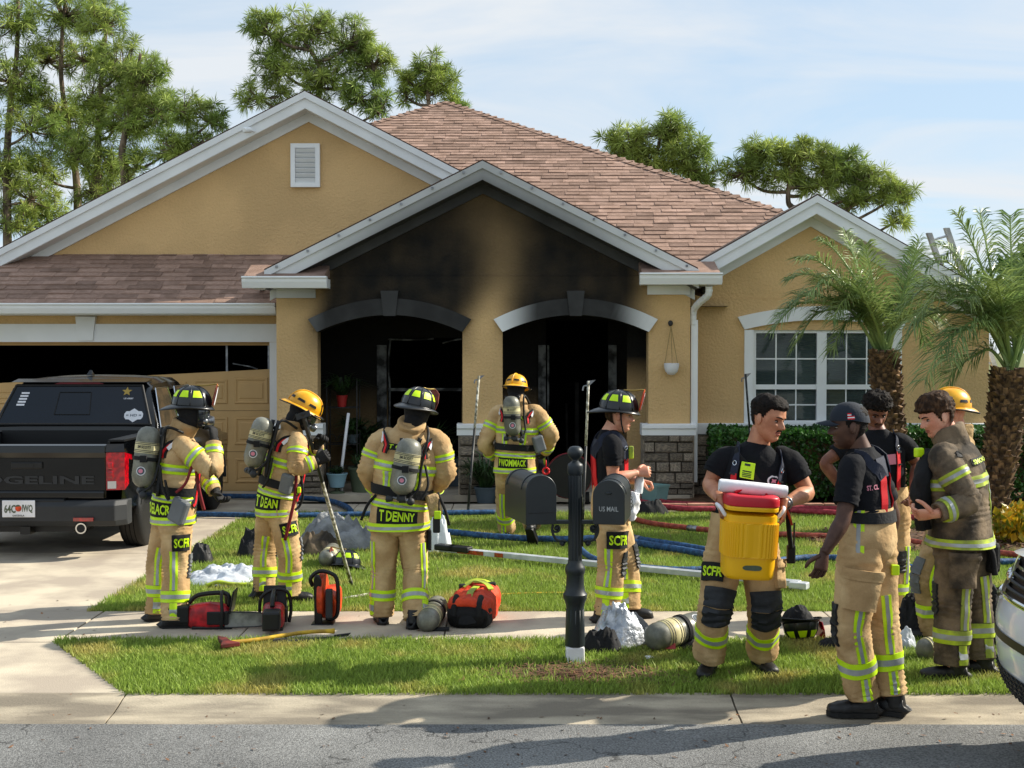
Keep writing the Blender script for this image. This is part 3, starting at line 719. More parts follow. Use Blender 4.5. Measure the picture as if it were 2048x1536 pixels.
for sx in (-1, 1):                                           # hip caps
    k = 60
    for i in range(k):
        t = i / k * 7.2; p = V((HAX + sx * t, HAY - t, HAZ - (HAZ - EZ) / dd * t)); q = V((sx, -1, -(HAZ - EZ) / dd)).normalized()
        s = V((sx * 0.7, 0.7, 0)) ; L = 0.17
        px, py = proj(p)
        if i > 0 and sx < 0 and i > 14: break
        c = p + V((0, 0, 0.02)); w = 0.13
        nn = V((sx, 1, 0)).normalized()
        cap.add([c, c + q * L + V((0, 0, 0.014)), c + q * L + nn * w - V((0, 0, 0.03)), c + nn * w - V((0, 0, 0.044)), c + q * L - nn * w - V((0, 0, 0.03)), c - nn * w - V((0, 0, 0.044))], [(0, 1, 2, 3), (0, 5, 4, 1)], 0, [random.uniform(0.75, 1.15)] * 6)
cap.build('hip_cap', 'shingle_rest', hip, attr='v', fixn=False)
# unit shingle: a thin wedge, thick at its lower edge
ums = bpy.data.meshes.new('shingle'); ums.from_pydata([(-.5, -.5, 0), (.5, -.5, 0), (.5, .5, 0), (-.5, .5, 0), (-.5, -.5, 1), (.5, -.5, 1), (.5, .5, .25), (-.5, .5, .25)], [], [(4, 5, 6, 7), (0, 1, 5, 4), (1, 2, 6, 5), (3, 0, 4, 7), (0, 3, 2, 1), (2, 3, 7, 6)])
ums.materials.append(M['shingle'])
order = sorted(range(len(sh_list)), key=lambda i: -sh_list[i][8])
single = set([i for i in order if (lambda q: 640 < q[0] < 2048 or q[0] > 0)(proj(sh_list[i][0]))][:290])
rest = {0: MB(), 1: MB()}
for i, (c, u, v, nr, w, e, th, br, ps) in enumerate(sh_list):
    par = skirt if c.y < YBG and c.z < 3.8 and c.x < SX1 + 0.01 and abs(nr.y - sn.y) < 1e-6 else hip
    if i in single:
        o = link('shingle', ums, par)
        mat = Matrix(((u.x * w, v.x * e, nr.x * th, 0), (u.y * w, v.y * e, nr.y * th, 0), (u.z * w, v.z * e, nr.z * th, 0), (0, 0, 0, 1)))
        mat.translation = c - root_loc(par); o.matrix_local = mat
    else:
        hw, he = u * (w / 2), v * (e / 2)
        vs = [c - hw - he, c + hw - he, c + hw + he, c - hw + he, c - hw - he + nr * th, c + hw - he + nr * th, c + hw + he + nr * th * .25, c - hw + he + nr * th * .25]
        rest[0 if par is skirt else 1].add(vs, [(4, 5, 6, 7), (0, 1, 5, 4), (1, 2, 6, 5), (3, 0, 4, 7)], 0, [br] * 8)
for k, par in ((0, skirt), (1, hip)):
    if rest[k].v: tag(rest[k].build('shingles', 'shingle_rest', par, attr='v', fixn=False), kind='stuff')

# ---- gutters
def gutter(x0, x1, y, z, name='gutter', h=0.125, mat='vinyl', ends=True):
    pr = [(y, z), (y - 0.13, z), (y - 0.135, z - 0.02), (y - 0.11, z - 0.035), (y - 0.105, z - 0.075), (y - 0.07, z - h), (y, z - h)]
    m = MB(); m.prism([(x0, a, b) for a, b in pr], (x1 - x0, 0, 0)); return m.build(name, mat, house)
gutter(SX0, Xp(553, 18.9), GY - 0.005, GZ - 0.005, h=0.15)
m = MB(); m.bb(SX0, Xp(553, 18.9) , GY + 0.01, YGW - 0.003, GZ - 0.17, GZ - 0.06); m.build('soffit', 'trim', house)
# porch eave returns
for a, b, py, so in ((483, 653, 552, 0.5), (1280, 1445, 545, 0.0)):
    Yf = 17.86; x0, x1 = Xp(a, Yf), Xp(b, Yf); z = Zp(py, Yf)
    gutter(x0, x1, Yf + 0.13, z, 'return_gutter', 0.16, 'vinyl')
    m = MB(); m.bb(x0 + 0.05, x1 - 0.02, Yf + 0.14, YP + 0.4, z - 0.15, z - 0.02)
    m.build('return_soffit', 'trim', house)
    m = MB(); zz = z; m.prism([(x0 + 0.03, Yf + 0.02, zz + 0.002), (x0 + 0.03, YP + 0.02, zz + 0.19), (x0 + 0.03, YP + 0.02, zz + 0.002)], (x1 - x0 - 0.06, 0, 0)); m.build('return_roof', 'shingle', house)
    xa_, xb_ = (PX0 + 0.01, LA0 - 0.02) if a < 1000 else (RA1 - 0.02, PX1 - 0.01)
    m = MB(); m.bb(xa_, xb_, YP - 0.05, YP + 0.05, z - 0.28, z - 0.153)
    m.attr = [so * 1.2 * (0.3 + 0.7 * sm(560, 640, proj(v)[0])) if so else 0.0 for v in m.v]; m.build('frieze_board', 'trim_soot', house, attr='soot')
    # side eaves running back
    xs_ = x0 if a < 1000 else x1
    m = MB(); m.bb(xs_ - 0.02, xs_ + 0.06, Yf + 0.15, 19.3, z - 0.13, z - 0.01) if a < 1000 else m.bb(xs_ - 0.06, xs_ + 0.02, Yf + 0.15, YR + 0.0, z - 0.13, z - 0.01)
    m.build('side_gutter', 'vinyl', house)
# downspout with ribbed elbow
ds = MB()
e = [P(1418, 572, 18.05), P(1416, 590, 18.1), P(1398, 606, 18.28), P(1387, 622, 18.45), P(1386, 650, 18.5)]
pts = spline(e, 22); rad = [0.048 + 0.004 * (i % 2) for i in range(len(pts))]
ds.tube(pts, rad, 10); x = Xp(1388, 18.5)
ds.bb(x - 0.05, x + 0.05, 18.46, 18.54, Zp(964, 18.5), Zp(640, 18.5)); ds.build('downspout', 'vinyl', house, bevel=0.006)
m = MB(); c = P(1407, 580, 18.7); m.ball(c, 0.045, 12, 8, (1, 1, 1.5)); m.build('security_camera', 'plastic_black', house, smooth=True)
m = MB(); c = P(496, 260, YBGA - 0.12); m.lathe(c, [(0.045, -0.05), (0.045, 0.07), (0.03, 0.09)], 14, V((-0.5, -0.85, -0.15))); m.tube([c, c + V((0.08, 0.12, 0.0))], 0.015, 6); m.build('security_camera', 'trim', house, smooth=True, auto=40)
m = MB(); c = P(1563, 462, YR - 0.04); m.tube([c + V((-0.03, 0, -0.02)), c + V((0, 0, 0.05)), c + V((0.03, 0, -0.02)), c + V((-0.03, 0, -0.02))], 0.006, 5); m.build('wire_clip', 'steel', house)

# ---- gable vent
vx0, vx1, vz0, vz1 = Xp(584, YBG), Xp(642, YBG), Zp(375, YBG), Zp(288, YBG)
m = MB(); y0, y1 = YBG - 0.07, YBG + 0.01; fw = 0.07
m.bb(vx0, vx0 + fw, y0, y1, vz0, vz1); m.bb(vx1 - fw, vx1, y0, y1, vz0, vz1); m.bb(vx0 + fw, vx1 - fw, y0, y1, vz0, vz0 + fw); m.bb(vx0 + fw, vx1 - fw, y0, y1, vz1 - fw, vz1)
vent = m.build('gable_vent', 'vinyl', house)
m = MB(); quad(m, vx0 + fw, vx1 - fw, vz0 + fw, vz1 - fw, YBG - 0.012); m.build('vent_back', 'plastic_grey', vent, fixn=False)
for i in range(7):
    h = (vz1 - vz0 - 2 * fw) / 7; z = vz0 + fw + h * (i + 0.5)
    m = MB(); m.box(((vx0 + vx1) / 2, YBG - 0.04, z), (vx1 - vx0 - 2 * fw - 0.004, 0.012, h * 0.98), Matrix.Rotation(R(38), 3, 'X')); m.build('slat', 'vinyl', vent)

# ---- garage trim and door
m = MB(); zt = Zp(648, YGW)
m.bb(GX0 - 0.12, GX1 + 0.12, YGW - 0.04, YGW + 0.02, gz1, zt); m.build('garage_lintel', 'trim', house)
m = MB(); m.bb(GX1, GX1 + 0.12, YGW - 0.04, YGW + 0.1, 0.0, gz1 - 0.003); m.build('garage_jamb', 'trim', house)
m = MB(); m.bb(GX0 - 0.12, GX0, YGW - 0.04, YGW + 0.1, 0.0, gz1 - 0.003); m.build('garage_jamb', 'trim', house)
kx = Xp(174, YGW); m = MB(); m.prism([(kx - 0.11, YGW - 0.075, gz1 + 0.02), (kx + 0.11, YGW - 0.075, gz1 + 0.02), (kx + 0.15, YGW - 0.075, Zp(633, YGW)), (kx - 0.15, YGW - 0.075, Zp(633, YGW))], (0, 0.1, 0)); m.build('keystone', 'trim', house, bevel=0.006)
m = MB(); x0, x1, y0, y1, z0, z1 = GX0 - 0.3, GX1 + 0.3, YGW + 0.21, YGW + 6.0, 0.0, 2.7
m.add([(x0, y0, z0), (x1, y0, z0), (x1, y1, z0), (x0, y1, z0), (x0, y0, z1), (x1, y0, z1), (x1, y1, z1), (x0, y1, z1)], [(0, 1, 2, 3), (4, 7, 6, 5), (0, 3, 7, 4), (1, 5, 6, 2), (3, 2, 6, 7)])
m.build('garage_interior', 'char_unlit_black', house, fixn=False)
m = MB(); m.bb(GX0, GX1, YGW + 0.12, YGW + 0.14, gz1 - 0.05, gz1 + 0.02); m.build('door_header', 'garage_paint', house)
YD = YGW + 0.13
ztr, ztl = Zp(738, YD), Zp(766, YD)                          # buckled top edge, right and left
xl_ = Xp(0, YD)
def topz(x): return ztl + (ztr - ztl) * min(1, max(-0.3, (x - xl_) / (GX1 - xl_)))
door = None
zs = [0.02, Zp(903, YD), Zp(821, YD), None]
gd = MB(); gd.bb(GX0 + 0.01, GX1 - 0.01, YD, YD + 0.04, 0.0, 0.02); door = gd.build('garage_door', 'garage_paint', house)
for r in range(3):
    z0 = zs[r]; m = MB(); n = 20
    vs = []
    for i in range(n + 1):
        x = GX0 + 0.01 + (GX1 - GX0 - 0.02) * i / n; zt_ = zs[r + 1] - 0.006 if r < 2 else topz(x)
        vs += [V((x, YD, z0)), V((x, YD, zt_)), V((x, YD + 0.045, zt_)), V((x, YD + 0.045, z0))]
    fs = [(i * 4 + j, i * 4 + (j + 1) % 4, (i + 1) * 4 + (j + 1) % 4, (i + 1) * 4 + j) for i in range(n) for j in range(4)] + [(0, 1, 2, 3), (n * 4 + 3, n * 4 + 2, n * 4 + 1, n * 4)]
    m.add(vs, fs); m.build('door_section', 'garage_paint', door)
    for i in range(8):
        pw = (GX1 - GX0) / 8; xa_ = GX0 + pw * i + 0.05; xb_ = xa_ + pw - 0.10; za = z0 + 0.10; zb = (zs[r + 1] if r < 2 else min(topz(xa_), topz(xb_))) - 0.10
        m = MB(); c = ((xa_ + xb_) / 2, (za + zb) / 2); w, h = xb_ - xa_, zb - za
        ring = lambda k, y: [V((c[0] - w / 2 + k, y, c[1] - h / 2 + k)), V((c[0] + w / 2 - k, y, c[1] - h / 2 + k)), V((c[0] + w / 2 - k, y, c[1] + h / 2 - k)), V((c[0] - w / 2 + k, y, c[1] + h / 2 - k))]
        vs = ring(0, YD - 0.001) + ring(0.012, YD - 0.016) + ring(0.03, YD - 0.016) + ring(0.045, YD - 0.004) + ring(0.075, YD - 0.004) + ring(0.09, YD - 0.014)
        fs = [(q * 4 + j, q * 4 + (j + 1) % 4, q * 4 + 4 + (j + 1) % 4, q * 4 + 4 + j) for q in range(5) for j in range(4)] + [(20, 21, 22, 23)]
        m.add(vs, fs); m.build('raised_panel', 'garage_paint', door)
m = MB(); m.bb(Xp(452, YGW + 0.5), Xp(456, YGW + 0.5), YGW + 0.48, YGW + 0.52, 1.2, gz1 + 0.1); m.build('door_track', 'steel', house)
m = MB(); m.bb(Xp(536, YGW + 0.3), Xp(539, YGW + 0.3), YGW + 0.28, YGW + 0.31, 1.2, gz1 + 0.05); m.tube([P(466, 727, YGW + 0.7), P(500, 733, YGW + 0.6), P(515, 738, YGW + 0.6)], 0.012, 6); m.build('door_track', 'steel', house)

# ---- stone veneer and white belt
def lump(seed):
    rr = random.Random(seed); me = bpy.data.meshes.new('stone')
    j = lambda k: rr.uniform(-k, k)
    b = [(-.5, 0, -.5), (.5, 0, -.5), (.5, 0, .5), (-.5, 0, .5)]
    f1 = [(x * 0.985 + j(.015), -.7 + j(.1), z * 0.97 + j(.03)) for x, _, z in b]
    f2 = [(x * 0.86 + j(.03), -1 + j(.15), z * 0.72 + j(.06)) for x, _, z in b]
    me.from_pydata(b + f1 + f2, [], [(i, (i + 1) % 4, 4 + (i + 1) % 4, 4 + i) for i in range(4)] + [(4 + i, 4 + (i + 1) % 4, 8 + (i + 1) % 4, 8 + i) for i in range(4)] + [(8, 9, 10, 11)])
    me.materials.append(M['stone']); me.update(); return me
LUMPS = [lump(i) for i in range(6)]
BZ0, BZ1 = Zp(870, YP), Zp(847, YP)
def stonework(x0, x1, y, z0, z1, par, side=0, yb=None):
    z = z0
    while z < z1 - 0.03:
        h = min(random.choice((0.06, 0.08, 0.10, 0.13, 0.15)), z1 - z)
        if z1 - z - h < 0.05: h = z1 - z
        x = x0
        while x < x1 - 0.02:
            w = min(random.uniform(0.13, 0.38), x1 - x)
            if x1 - x - w < 0.09: w = x1 - x
            o = link('stone', random.choice(LUMPS), par)
            o.location = V((x + w / 2, y, z + h / 2)) - root_loc(par); o.scale = (w - 0.012, random.uniform(0.03, 0.06), h - 0.012)
            x += w
        z += h
for a, b in ((553, 640), (921, 1008), (1290, 1384)):
    x0, x1 = Xp(a, YP), Xp(b, YP)
    m = MB(); m.bb(x0, x1, YP - 0.05, YP - 0.002, 0.0, BZ0); par = m.build('stone_base', 'mortar', house)
    m = MB(); m.bb(x0 - 0.03, x0 - 0.002, YP - 0.05, YP + 0.3, 0.0, BZ0); m.bb(x1 + 0.002, x1 + 0.03, YP - 0.05, YP + 0.3, 0.0, BZ0); m.build('stone_return', 'stone', house)
    stonework(x0 - 0.02, x1 + 0.02, YP - 0.05, 0.0, BZ0, par)
    m = MB(); m.prism([(x0 - 0.05, yy_, zz_) for yy_, zz_ in ((YP + 0.2, BZ0), (YP - 0.075, BZ0), (YP - 0.075, BZ0 + 0.085), (YP - 0.10, BZ0 + 0.10), (YP - 0.10, BZ1 - 0.02), (YP - 0.05, BZ1), (YP + 0.2, BZ1))], (x1 - x0 + 0.10, 0, 0)); m.build('belt_course', 'trim', house)
rb0, rb1 = Zp(868, YR), Zp(846, YR)
m = MB(); m.bb(PX1 + 0.02, RX1, YR - 0.05, YR - 0.002, 0.0, rb0 - 0.002); par = m.build('stone_base', 'mortar', house)
stonework(PX1 + 0.02, Xp(1500, YR), YR - 0.05, 0.0, rb0 - 0.004, par)
m = MB(); m.bb(PX1 + 0.0, RX1 + 0.03, YR - 0.10, YR + 0.01, rb0, rb1); m.build('belt_course', 'trim', house, bevel=0.01)

# ---- window of the right room
win = MB(); yw = YR + 0.03
cwx = (wx0 + wx1) / 2
win.bb(wx0, wx0 + 0.05, yw, yw + 0.07, wz0, wz1); win.bb(wx1 - 0.05, wx1, yw, yw + 0.07, wz0, wz1); win.bb(wx0 + 0.05, wx1 - 0.05, yw, yw + 0.07, wz1 - 0.045, wz1); win.bb(wx0 + 0.05, wx1 - 0.05, yw, yw + 0.07, wz0, wz0 + 0.05)
win.bb(cwx - 0.07, cwx + 0.07, yw - 0.008, yw + 0.075, wz0 + 0.05, wz1 - 0.045)
wo_ = win.build('window', 'vinyl', house)
zm = Zp(774, YR)
for a, b in ((wx0 + 0.05, cwx - 0.07), (cwx + 0.07, wx1 - 0.05)):
    m = MB(); m.bb(a, b, yw + 0.005, yw + 0.06, zm - 0.035, zm + 0.035); m.build('meeting_rail', 'vinyl', wo_)
    for z0, z1, dy in ((wz0 + 0.05, zm - 0.035, 0.045), (zm + 0.035, wz1 - 0.045, 0.03)):
        for i in range(3):
            for j in range(2):
                pa, pb = a + (b - a) * i / 3, a + (b - a) * (i + 1) / 3; qa, qb = z0 + (z1 - z0) * j / 2, z0 + (z1 - z0) * (j + 1) / 2
                m = MB(); m.bb(pa + 0.009, pb - 0.009, yw + dy, yw + dy + 0.006, qa + 0.009, qb - 0.009); m.build('pane', 'window_glass', wo_)
        for i in (1, 2):
            x = a + (b - a) * i / 3; m = MB(); m.bb(x - 0.0095, x + 0.0095, yw + dy - 0.008, yw + dy + 0.012, z0, z1); m.build('muntin', 'vinyl', wo_)
        zz = (z0 + z1) / 2; m = MB(); m.bb(a, b, yw + dy - 0.006, yw + dy + 0.010, zz - 0.0095, zz + 0.0095); m.build('muntin', 'vinyl', wo_)
for k in range(26):
    z = wz0 + .05 + k * (wz1 - wz0 - .1) / 25; m = MB(); m.box((cwx, YR + .115, z), (wx1 - wx0 - .12, .03, .003), Matrix.Rotation(R(-35), 3, 'X')); m.build('blind_slat', 'blind', wo_)
m = MB(); m.bb(wx0 - 0.05, wx1 + 0.05, YR + 0.15, YR + 0.17, wz0 - 0.1, wz1 + 0.1); m.build('unlit_room_sheet', 'char_unlit_black', house)  # black sheet standing in for the unlit depth of the room
# casing: sides and arched head
m = MB(); zc0 = Zp(660, YR)
m.bb(Xp(1488, YR), wx0, YR - 0.045, YR + 0.035, rb1, zc0 - 0.0); m.build('window_casing', 'trim', house)
m = MB(); m.bb(wx1, Xp(1802, YR), YR - 0.045, YR + 0.035, rb1, zc0 - 0.0); m.build('window_casing', 'trim', house)
m = MB(); n = 26; xa_, xb_ = Xp(1488, YR), Xp(1802, YR); c, h = (xa_ + xb_) / 2, (xb_ - xa_) / 2; zi0, zi1 = Zp(659, YR), Zp(640, YR)
vs = []
for i in range(n + 1):
    u = -1 + 2 * i / n; zi = zi1 - (zi1 - zi0) * u * u; x = c + h * u; xo = c + (h + 0.10) * u; zo = zi + 0.20 - 0.02 * u * u
    vs += [V((x, YR + 0.01, zi)), V((x, YR - 0.055, zi)), V((xo, YR - 0.055, zo)), V((xo, YR + 0.01, zo))]
m.add(vs, [(i * 4 + j, i * 4 + j + 1, i * 4 + 5 + j, i * 4 + 4 + j) for i in range(n) for j in range(3)] + [(0, 1, 2, 3), (n * 4 + 3, n * 4 + 2, n * 4 + 1, n * 4)]); m.build('arched_casing', 'trim', house)

# ---- fence and ladder at the right
fx0 = Xp(2028, 21.0)
fence = thing('vinyl_fence', 'white vinyl fence beside the right end of the house', 'fence', (fx0, 21, 0))
for i in range(14):
    m = MB(); m.bb(fx0 + i * 0.19, fx0 + i * 0.19 + 0.185, 21.0, 21.03, 0.1, 1.62); m.build('fence_board', 'fence_vinyl', fence, bevel=0.004)
m = MB(); m.bb(fx0 - 0.01, fx0 + 2.7, 20.98, 21.05, 1.62, 1.72); m.build('top_rail', 'fence_vinyl', fence, bevel=0.006)
m = MB(); m.bb(fx0 - 0.12, fx0 - 0.012, 20.95, 21.07, 0, 1.78); m.build('fence_post', 'fence_vinyl', fence, bevel=0.006)
lt0, lt1 = P(1857, 466, 21.6), P(1892, 456, 21.6)
lad = thing('ladder', 'aluminium ladder tip showing above the right roof behind the palms', 'ladder', (lt0.x + 2.2, 21.6, 0))
dirl = V((1.75, 0.9, -4.0)); rails = []
for p in (lt0, lt1):
    m = MB(); q = p + dirl; m.prism([p + V((-0.035, -0.05, 0)), p + V((0.045, -0.05, 0)), p + V((0.045, 0.05, 0)), p + V((-0.035, 0.05, 0))], dirl); m.build('rail', 'aluminium', lad)
for i in range(15):
    t = 0.03 + i * 0.066; m = MB(); m.tube([lt0 + dirl * t, lt1 + dirl * t], 0.02, 8); m.build('rung', 'aluminium', lad)
# ================================================================== pines
def tufts_mesh(m, c, axis, L, n, br, rr):
    """a burst of long needles round c, opening along axis"""
    ax = axis.normalized(); a = ax.orthogonal().normalized(); b = ax.cross(a)
    for i in range(n):
        ph = rr.uniform(0, 6.283); el = math.acos(rr.uniform(-0.55, 1.0))
        d = ax * math.cos(el) + (a * math.cos(ph) + b * math.sin(ph)) * math.sin(el)
        l = L * rr.uniform(0.7, 1.1); s = d.cross(V((rr.uniform(-1, 1), rr.uniform(-1, 1), rr.uniform(-1, 1))))
        if s.length < 1e-4: continue
        s = s.normalized() * L * 0.034
        k = br * rr.uniform(0.7, 1.35); tip = c + d * l + V((0, 0, -0.10 * l))
        md = c + d * l * 0.5
        m.add([c, md - s, tip, md + s], [(0, 1, 2, 3)], 0, [k * 0.8, k, k * 1.15, k])
def pine(label, trunk_px, blobs, Y, L=0.33, per=40, seed=1, rad=0.16, mult=1.35):
    rr = random.Random(seed); base = P(trunk_px[0][0], 703, Y); base.z = 0
    t = thing('pine_tree', label, 'pine tree', base, 'tall pines behind the house')
    pts = [V((base.x, Y, -0.05))] + [P(x, y, Y) + V((0, rr.uniform(-.3, .3), 0)) for x, y in trunk_px]
    sp = spline(pts, 30); br = MB(); br.tube(sp, [rad * (1 - 0.75 * i / 30) for i in range(31)], 9)
    br.build('trunk', 'bark', t, smooth=True)
    limbs = MB(); nee = MB()
    for (cx, cy, rx, ry, cnt) in blobs:
        c = P(cx, cy, Y); sx, sz = rx * Y / F_PX, ry * Y / F_PX
        # main limb: from the trunk, from a bit below the blob
        k = min(range(31), key=lambda i: abs(sp[i].z - (c.z - sz * 0.55 - abs(sp[i].x - c.x) * 0.25)))
        s0 = sp[k]; hub = c + V((0, 0, -sz * 0.25))
        limbs.tube(spline([s0, s0.lerp(hub, 0.5) + V((0, rr.uniform(-.3, .3), -0.12 * (hub - s0).length)), hub], 8), [0.055 * (1 - 0.5 * i / 8) for i in range(9)], 6)
        for j in range(int(cnt * mult)):
            while True:
                q = V((rr.uniform(-1, 1), rr.uniform(-1, 1), rr.uniform(-1, 1)))
                if 0.35 < q.length < 1: break
            e = c + V((q.x * sx, q.y * (sx + sz) * 0.5, q.z * sz))
            mid = hub.lerp(e, 0.55) + V((rr.uniform(-.1, .1), rr.uniform(-.1, .1), -0.10 * (e - hub).length))
            limbs.tube(spline([hub, mid, e], 5), [0.028, 0.022, 0.018, 0.014, 0.011, 0.008], 5, cap=False)
            ax = (e - mid).normalized() + V((0, 0, 0.5))
            b = rr.uniform(0.75, 1.3)
            tufts_mesh(nee, e, ax, L * rr.uniform(0.8, 1.15), per, b, rr)
            if rr.random() < 0.6: tufts_mesh(nee, mid + (e - mid) * 0.4, ax, L * 0.85, per // 2, b * 0.85, rr)
    tag(limbs.build('limbs', 'bark', t, smooth=True, fixn=False), kind='stuff')
    nee.build('crown', 'needles', t, attr='v', fixn=False)
    return t
pine('tall pine at the far left edge, its crown cut by the frame', [(20, 430), (12, 250), (30, 100), (40, -60)], [(30, 40, 60, 50, 34), (20, 150, 55, 55, 30), (60, 250, 60, 45, 24), (10, 330, 55, 55, 30), (30, 440, 50, 45, 26), (60, 390, 50, 40, 20)], 40, seed=1, mult=1.5)
pine('tallest pine left of the big gable, lit needles and bare trunk', [(150, 440), (140, 300), (128, 150), (140, -40)], [(130, 20, 75, 50, 44), (95, 110, 60, 45, 28), (165, 110, 55, 45, 28), (120, 210, 70, 45, 28), (80, 330, 65, 55, 32), (95, 420, 55, 45, 26), (150, 260, 55, 45, 28), (60, 190, 50, 45, 24)], 41, seed=2, mult=1.5)
pine('leaning pine second from the gable among the left pines', [(200, 430), (195, 300), (205, 150), (215, 30)], [(205, 40, 55, 50, 34), (245, 130, 55, 60, 40), (180, 190, 50, 50, 26), (230, 240, 60, 45, 30), (150, 300, 55, 45, 28), (180, 370, 50, 45, 22), (215, 320, 55, 45, 26), (265, 190, 50, 50, 28)], 39, seed=3, mult=1.5)
pine('shorter pine just left of the big gable, drooping right branches', [(255, 400), (250, 300), (270, 200), (285, 110)], [(290, 150, 45, 50, 34), (320, 215, 40, 45, 26), (265, 240, 45, 50, 26), (330, 300, 45, 40, 20), (270, 330, 40, 40, 16), (225, 375, 35, 35, 10)], 38, seed=4)
pine('low dark pine bough group between left pines and centre pine', [(372, 380), (370, 300), (372, 250)], [(365, 215, 38, 32, 18), (420, 235, 34, 40, 20), (345, 290, 45, 30, 18), (400, 280, 30, 26, 10)], 36, seed=5, rad=0.10)
pine('broad round pine rising behind the big gable peak', [(640, 300), (632, 220), (640, 140), (600, 70)], [(535, 55, 45, 42, 30), (620, 55, 55, 42, 34), (700, 80, 55, 45, 36), (745, 120, 50, 45, 34), (560, 130, 60, 45, 34), (650, 150, 60, 42, 34), (720, 190, 50, 35, 26), (520, 190, 60, 28, 20), (610, 210, 50, 30, 16), (760, 215, 35, 30, 12)], 36, seed=6, rad=0.15)
pine('small pine top between gable peak and hip roof peak', [(858, 260), (856, 200), (860, 140)], [(860, 135, 42, 28, 22), (830, 165, 38, 32, 20), (885, 165, 38, 35, 24), (915, 205, 30, 20, 10), (815, 190, 25, 25, 8)], 37, seed=7, rad=0.09)
pine('dense green pine behind the middle of the right roof slope', [(1300, 400), (1310, 340), (1320, 270)], [(1325, 260, 55, 32, 34), (1255, 290, 45, 35, 30), (1370, 300, 50, 38, 34), (1300, 320, 60, 30, 30), (1400, 345, 40, 28, 22), (1225, 270, 22, 22, 8)], 34, seed=8, rad=0.12)
pine('wide spreading pine behind the right gable peak', [(1590, 470), (1575, 400), (1580, 330)], [(1525, 300, 45, 28, 26), (1610, 310, 55, 30, 34), (1680, 330, 50, 32, 34), (1560, 345, 55, 28, 28), (1640, 360, 60, 30, 32), (1745, 360, 50, 26, 26), (1790, 390, 46, 24, 24), (1715, 400, 50, 24, 22), (1480, 345, 40, 28, 20), (1790, 440, 30, 16, 8)], 34, seed=9, rad=0.13)

# ================================================================== leaf clouds
def leaf_cloud(m, c, size, br=1.0, asp=2.2, up=0.3):
    d = V((random.gauss(0, 1), random.gauss(0, 1), random.gauss(0, 1) + up)).normalized(); s = d.orthogonal().normalized()
    s = Matrix.Rotation(random.uniform(0, 6.28), 3, d) @ s; L = size * random.uniform(0.7, 1.2); w = L / asp; n = d.cross(s)
    k = br * random.uniform(0.6, 1.4)
    m.add([c, c + d * L * .5 + s * w + n * w * .25, c + d * L, c + d * L * .5 - s * w + n * w * .25], [(0, 1, 2, 3)], 0, [k] * 4)

hb = G(1700, 990)
hed = thing('hedge', 'clipped dark green hedge under the right room window', 'hedge', (5.2, 18.0, 0))
m = MB(); hx0, hx1, hy0, hy1, hzt = Xp(1432, 18.0), 8.4, 17.55, 18.75, 1.02
for i in range(26000):
    u = random.random()
    if u < 0.40: c = V((random.uniform(hx0, hx1), hy0 + abs(random.gauss(0, .06)), random.uniform(0.12, hzt)))
    elif u < 0.80: c = V((random.uniform(hx0, hx1), random.uniform(hy0, hy1), hzt - abs(random.gauss(0, .06))))
    elif u < 0.86: c = V((hx0 + abs(random.gauss(0, .06)), random.uniform(hy0, hy1), random.uniform(0.12, hzt)))
    else: c = V((random.uniform(hx0, hx1), random.uniform(hy0, hy1), random.uniform(0.2, hzt)))
    c += V((0, 0, 0.05)) * nz((c.x * 3, c.y * 3, 0)) + V((0, -0.09, 0)) * nz((c.x * 2.5, 7, c.z * 3))
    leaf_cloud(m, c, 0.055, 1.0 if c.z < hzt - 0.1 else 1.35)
m.build('foliage', 'hedge_leaf', hed, attr='v', fixn=False)
m = MB(); m.bb(hx0 + 0.12, hx1 - 0.1, hy0 + 0.12, hy1 - 0.1, 0.18, hzt - 0.12); m.build('inner_twigs', 'soil', hed)
for i in range(12):
    x = hx0 + 0.3 + i * 0.47; mm = MB(); mm.tube([(x, 18.0, 0), (x + .05, 18.02, 0.3)], 0.025, 6); mm.build('stem', 'bark', hed)

def shrub(label, c, r, n, mat, size, name='shrub', asp=2.2):
    t = thing(name, label, 'shrub', c); m = MB()
    for i in range(n):
        a = random.uniform(0, 6.28); rr_ = r * math.sqrt(random.random()); z = random.uniform(0.1, 1) * r * 1.5 * (1 - (rr_ / r) ** 2 * 0.5)
        leaf_cloud(m, V(c) + V((math.cos(a) * rr_, math.sin(a) * rr_, z)), size, 1.0, asp, 1.0)
    m.build('foliage', mat, t, attr='v', fixn=False)
    st_ = MB()
    for i in range(6):
        a = i * 1.05; st_.tube([V(c), V(c) + V((math.cos(a) * r * .4, math.sin(a) * r * .4, r * 0.8))], 0.01, 5)
    st_.build('stem', 'bark', t)
cb_ = G(2040, 1090); shrub('low yellow and green croton shrub at the right edge', (cb_.x + 0.02, cb_.y, 0), 0.30, 500, 'croton_leaf', 0.11, 'croton_shrub', 3.0)
cb_ = G(1795, 1020); shrub('small yellow croton half hidden between the men at right', (cb_.x, cb_.y, 0), 0.22, 260, 'croton_leaf', 0.10, 'croton_shrub', 3.0)

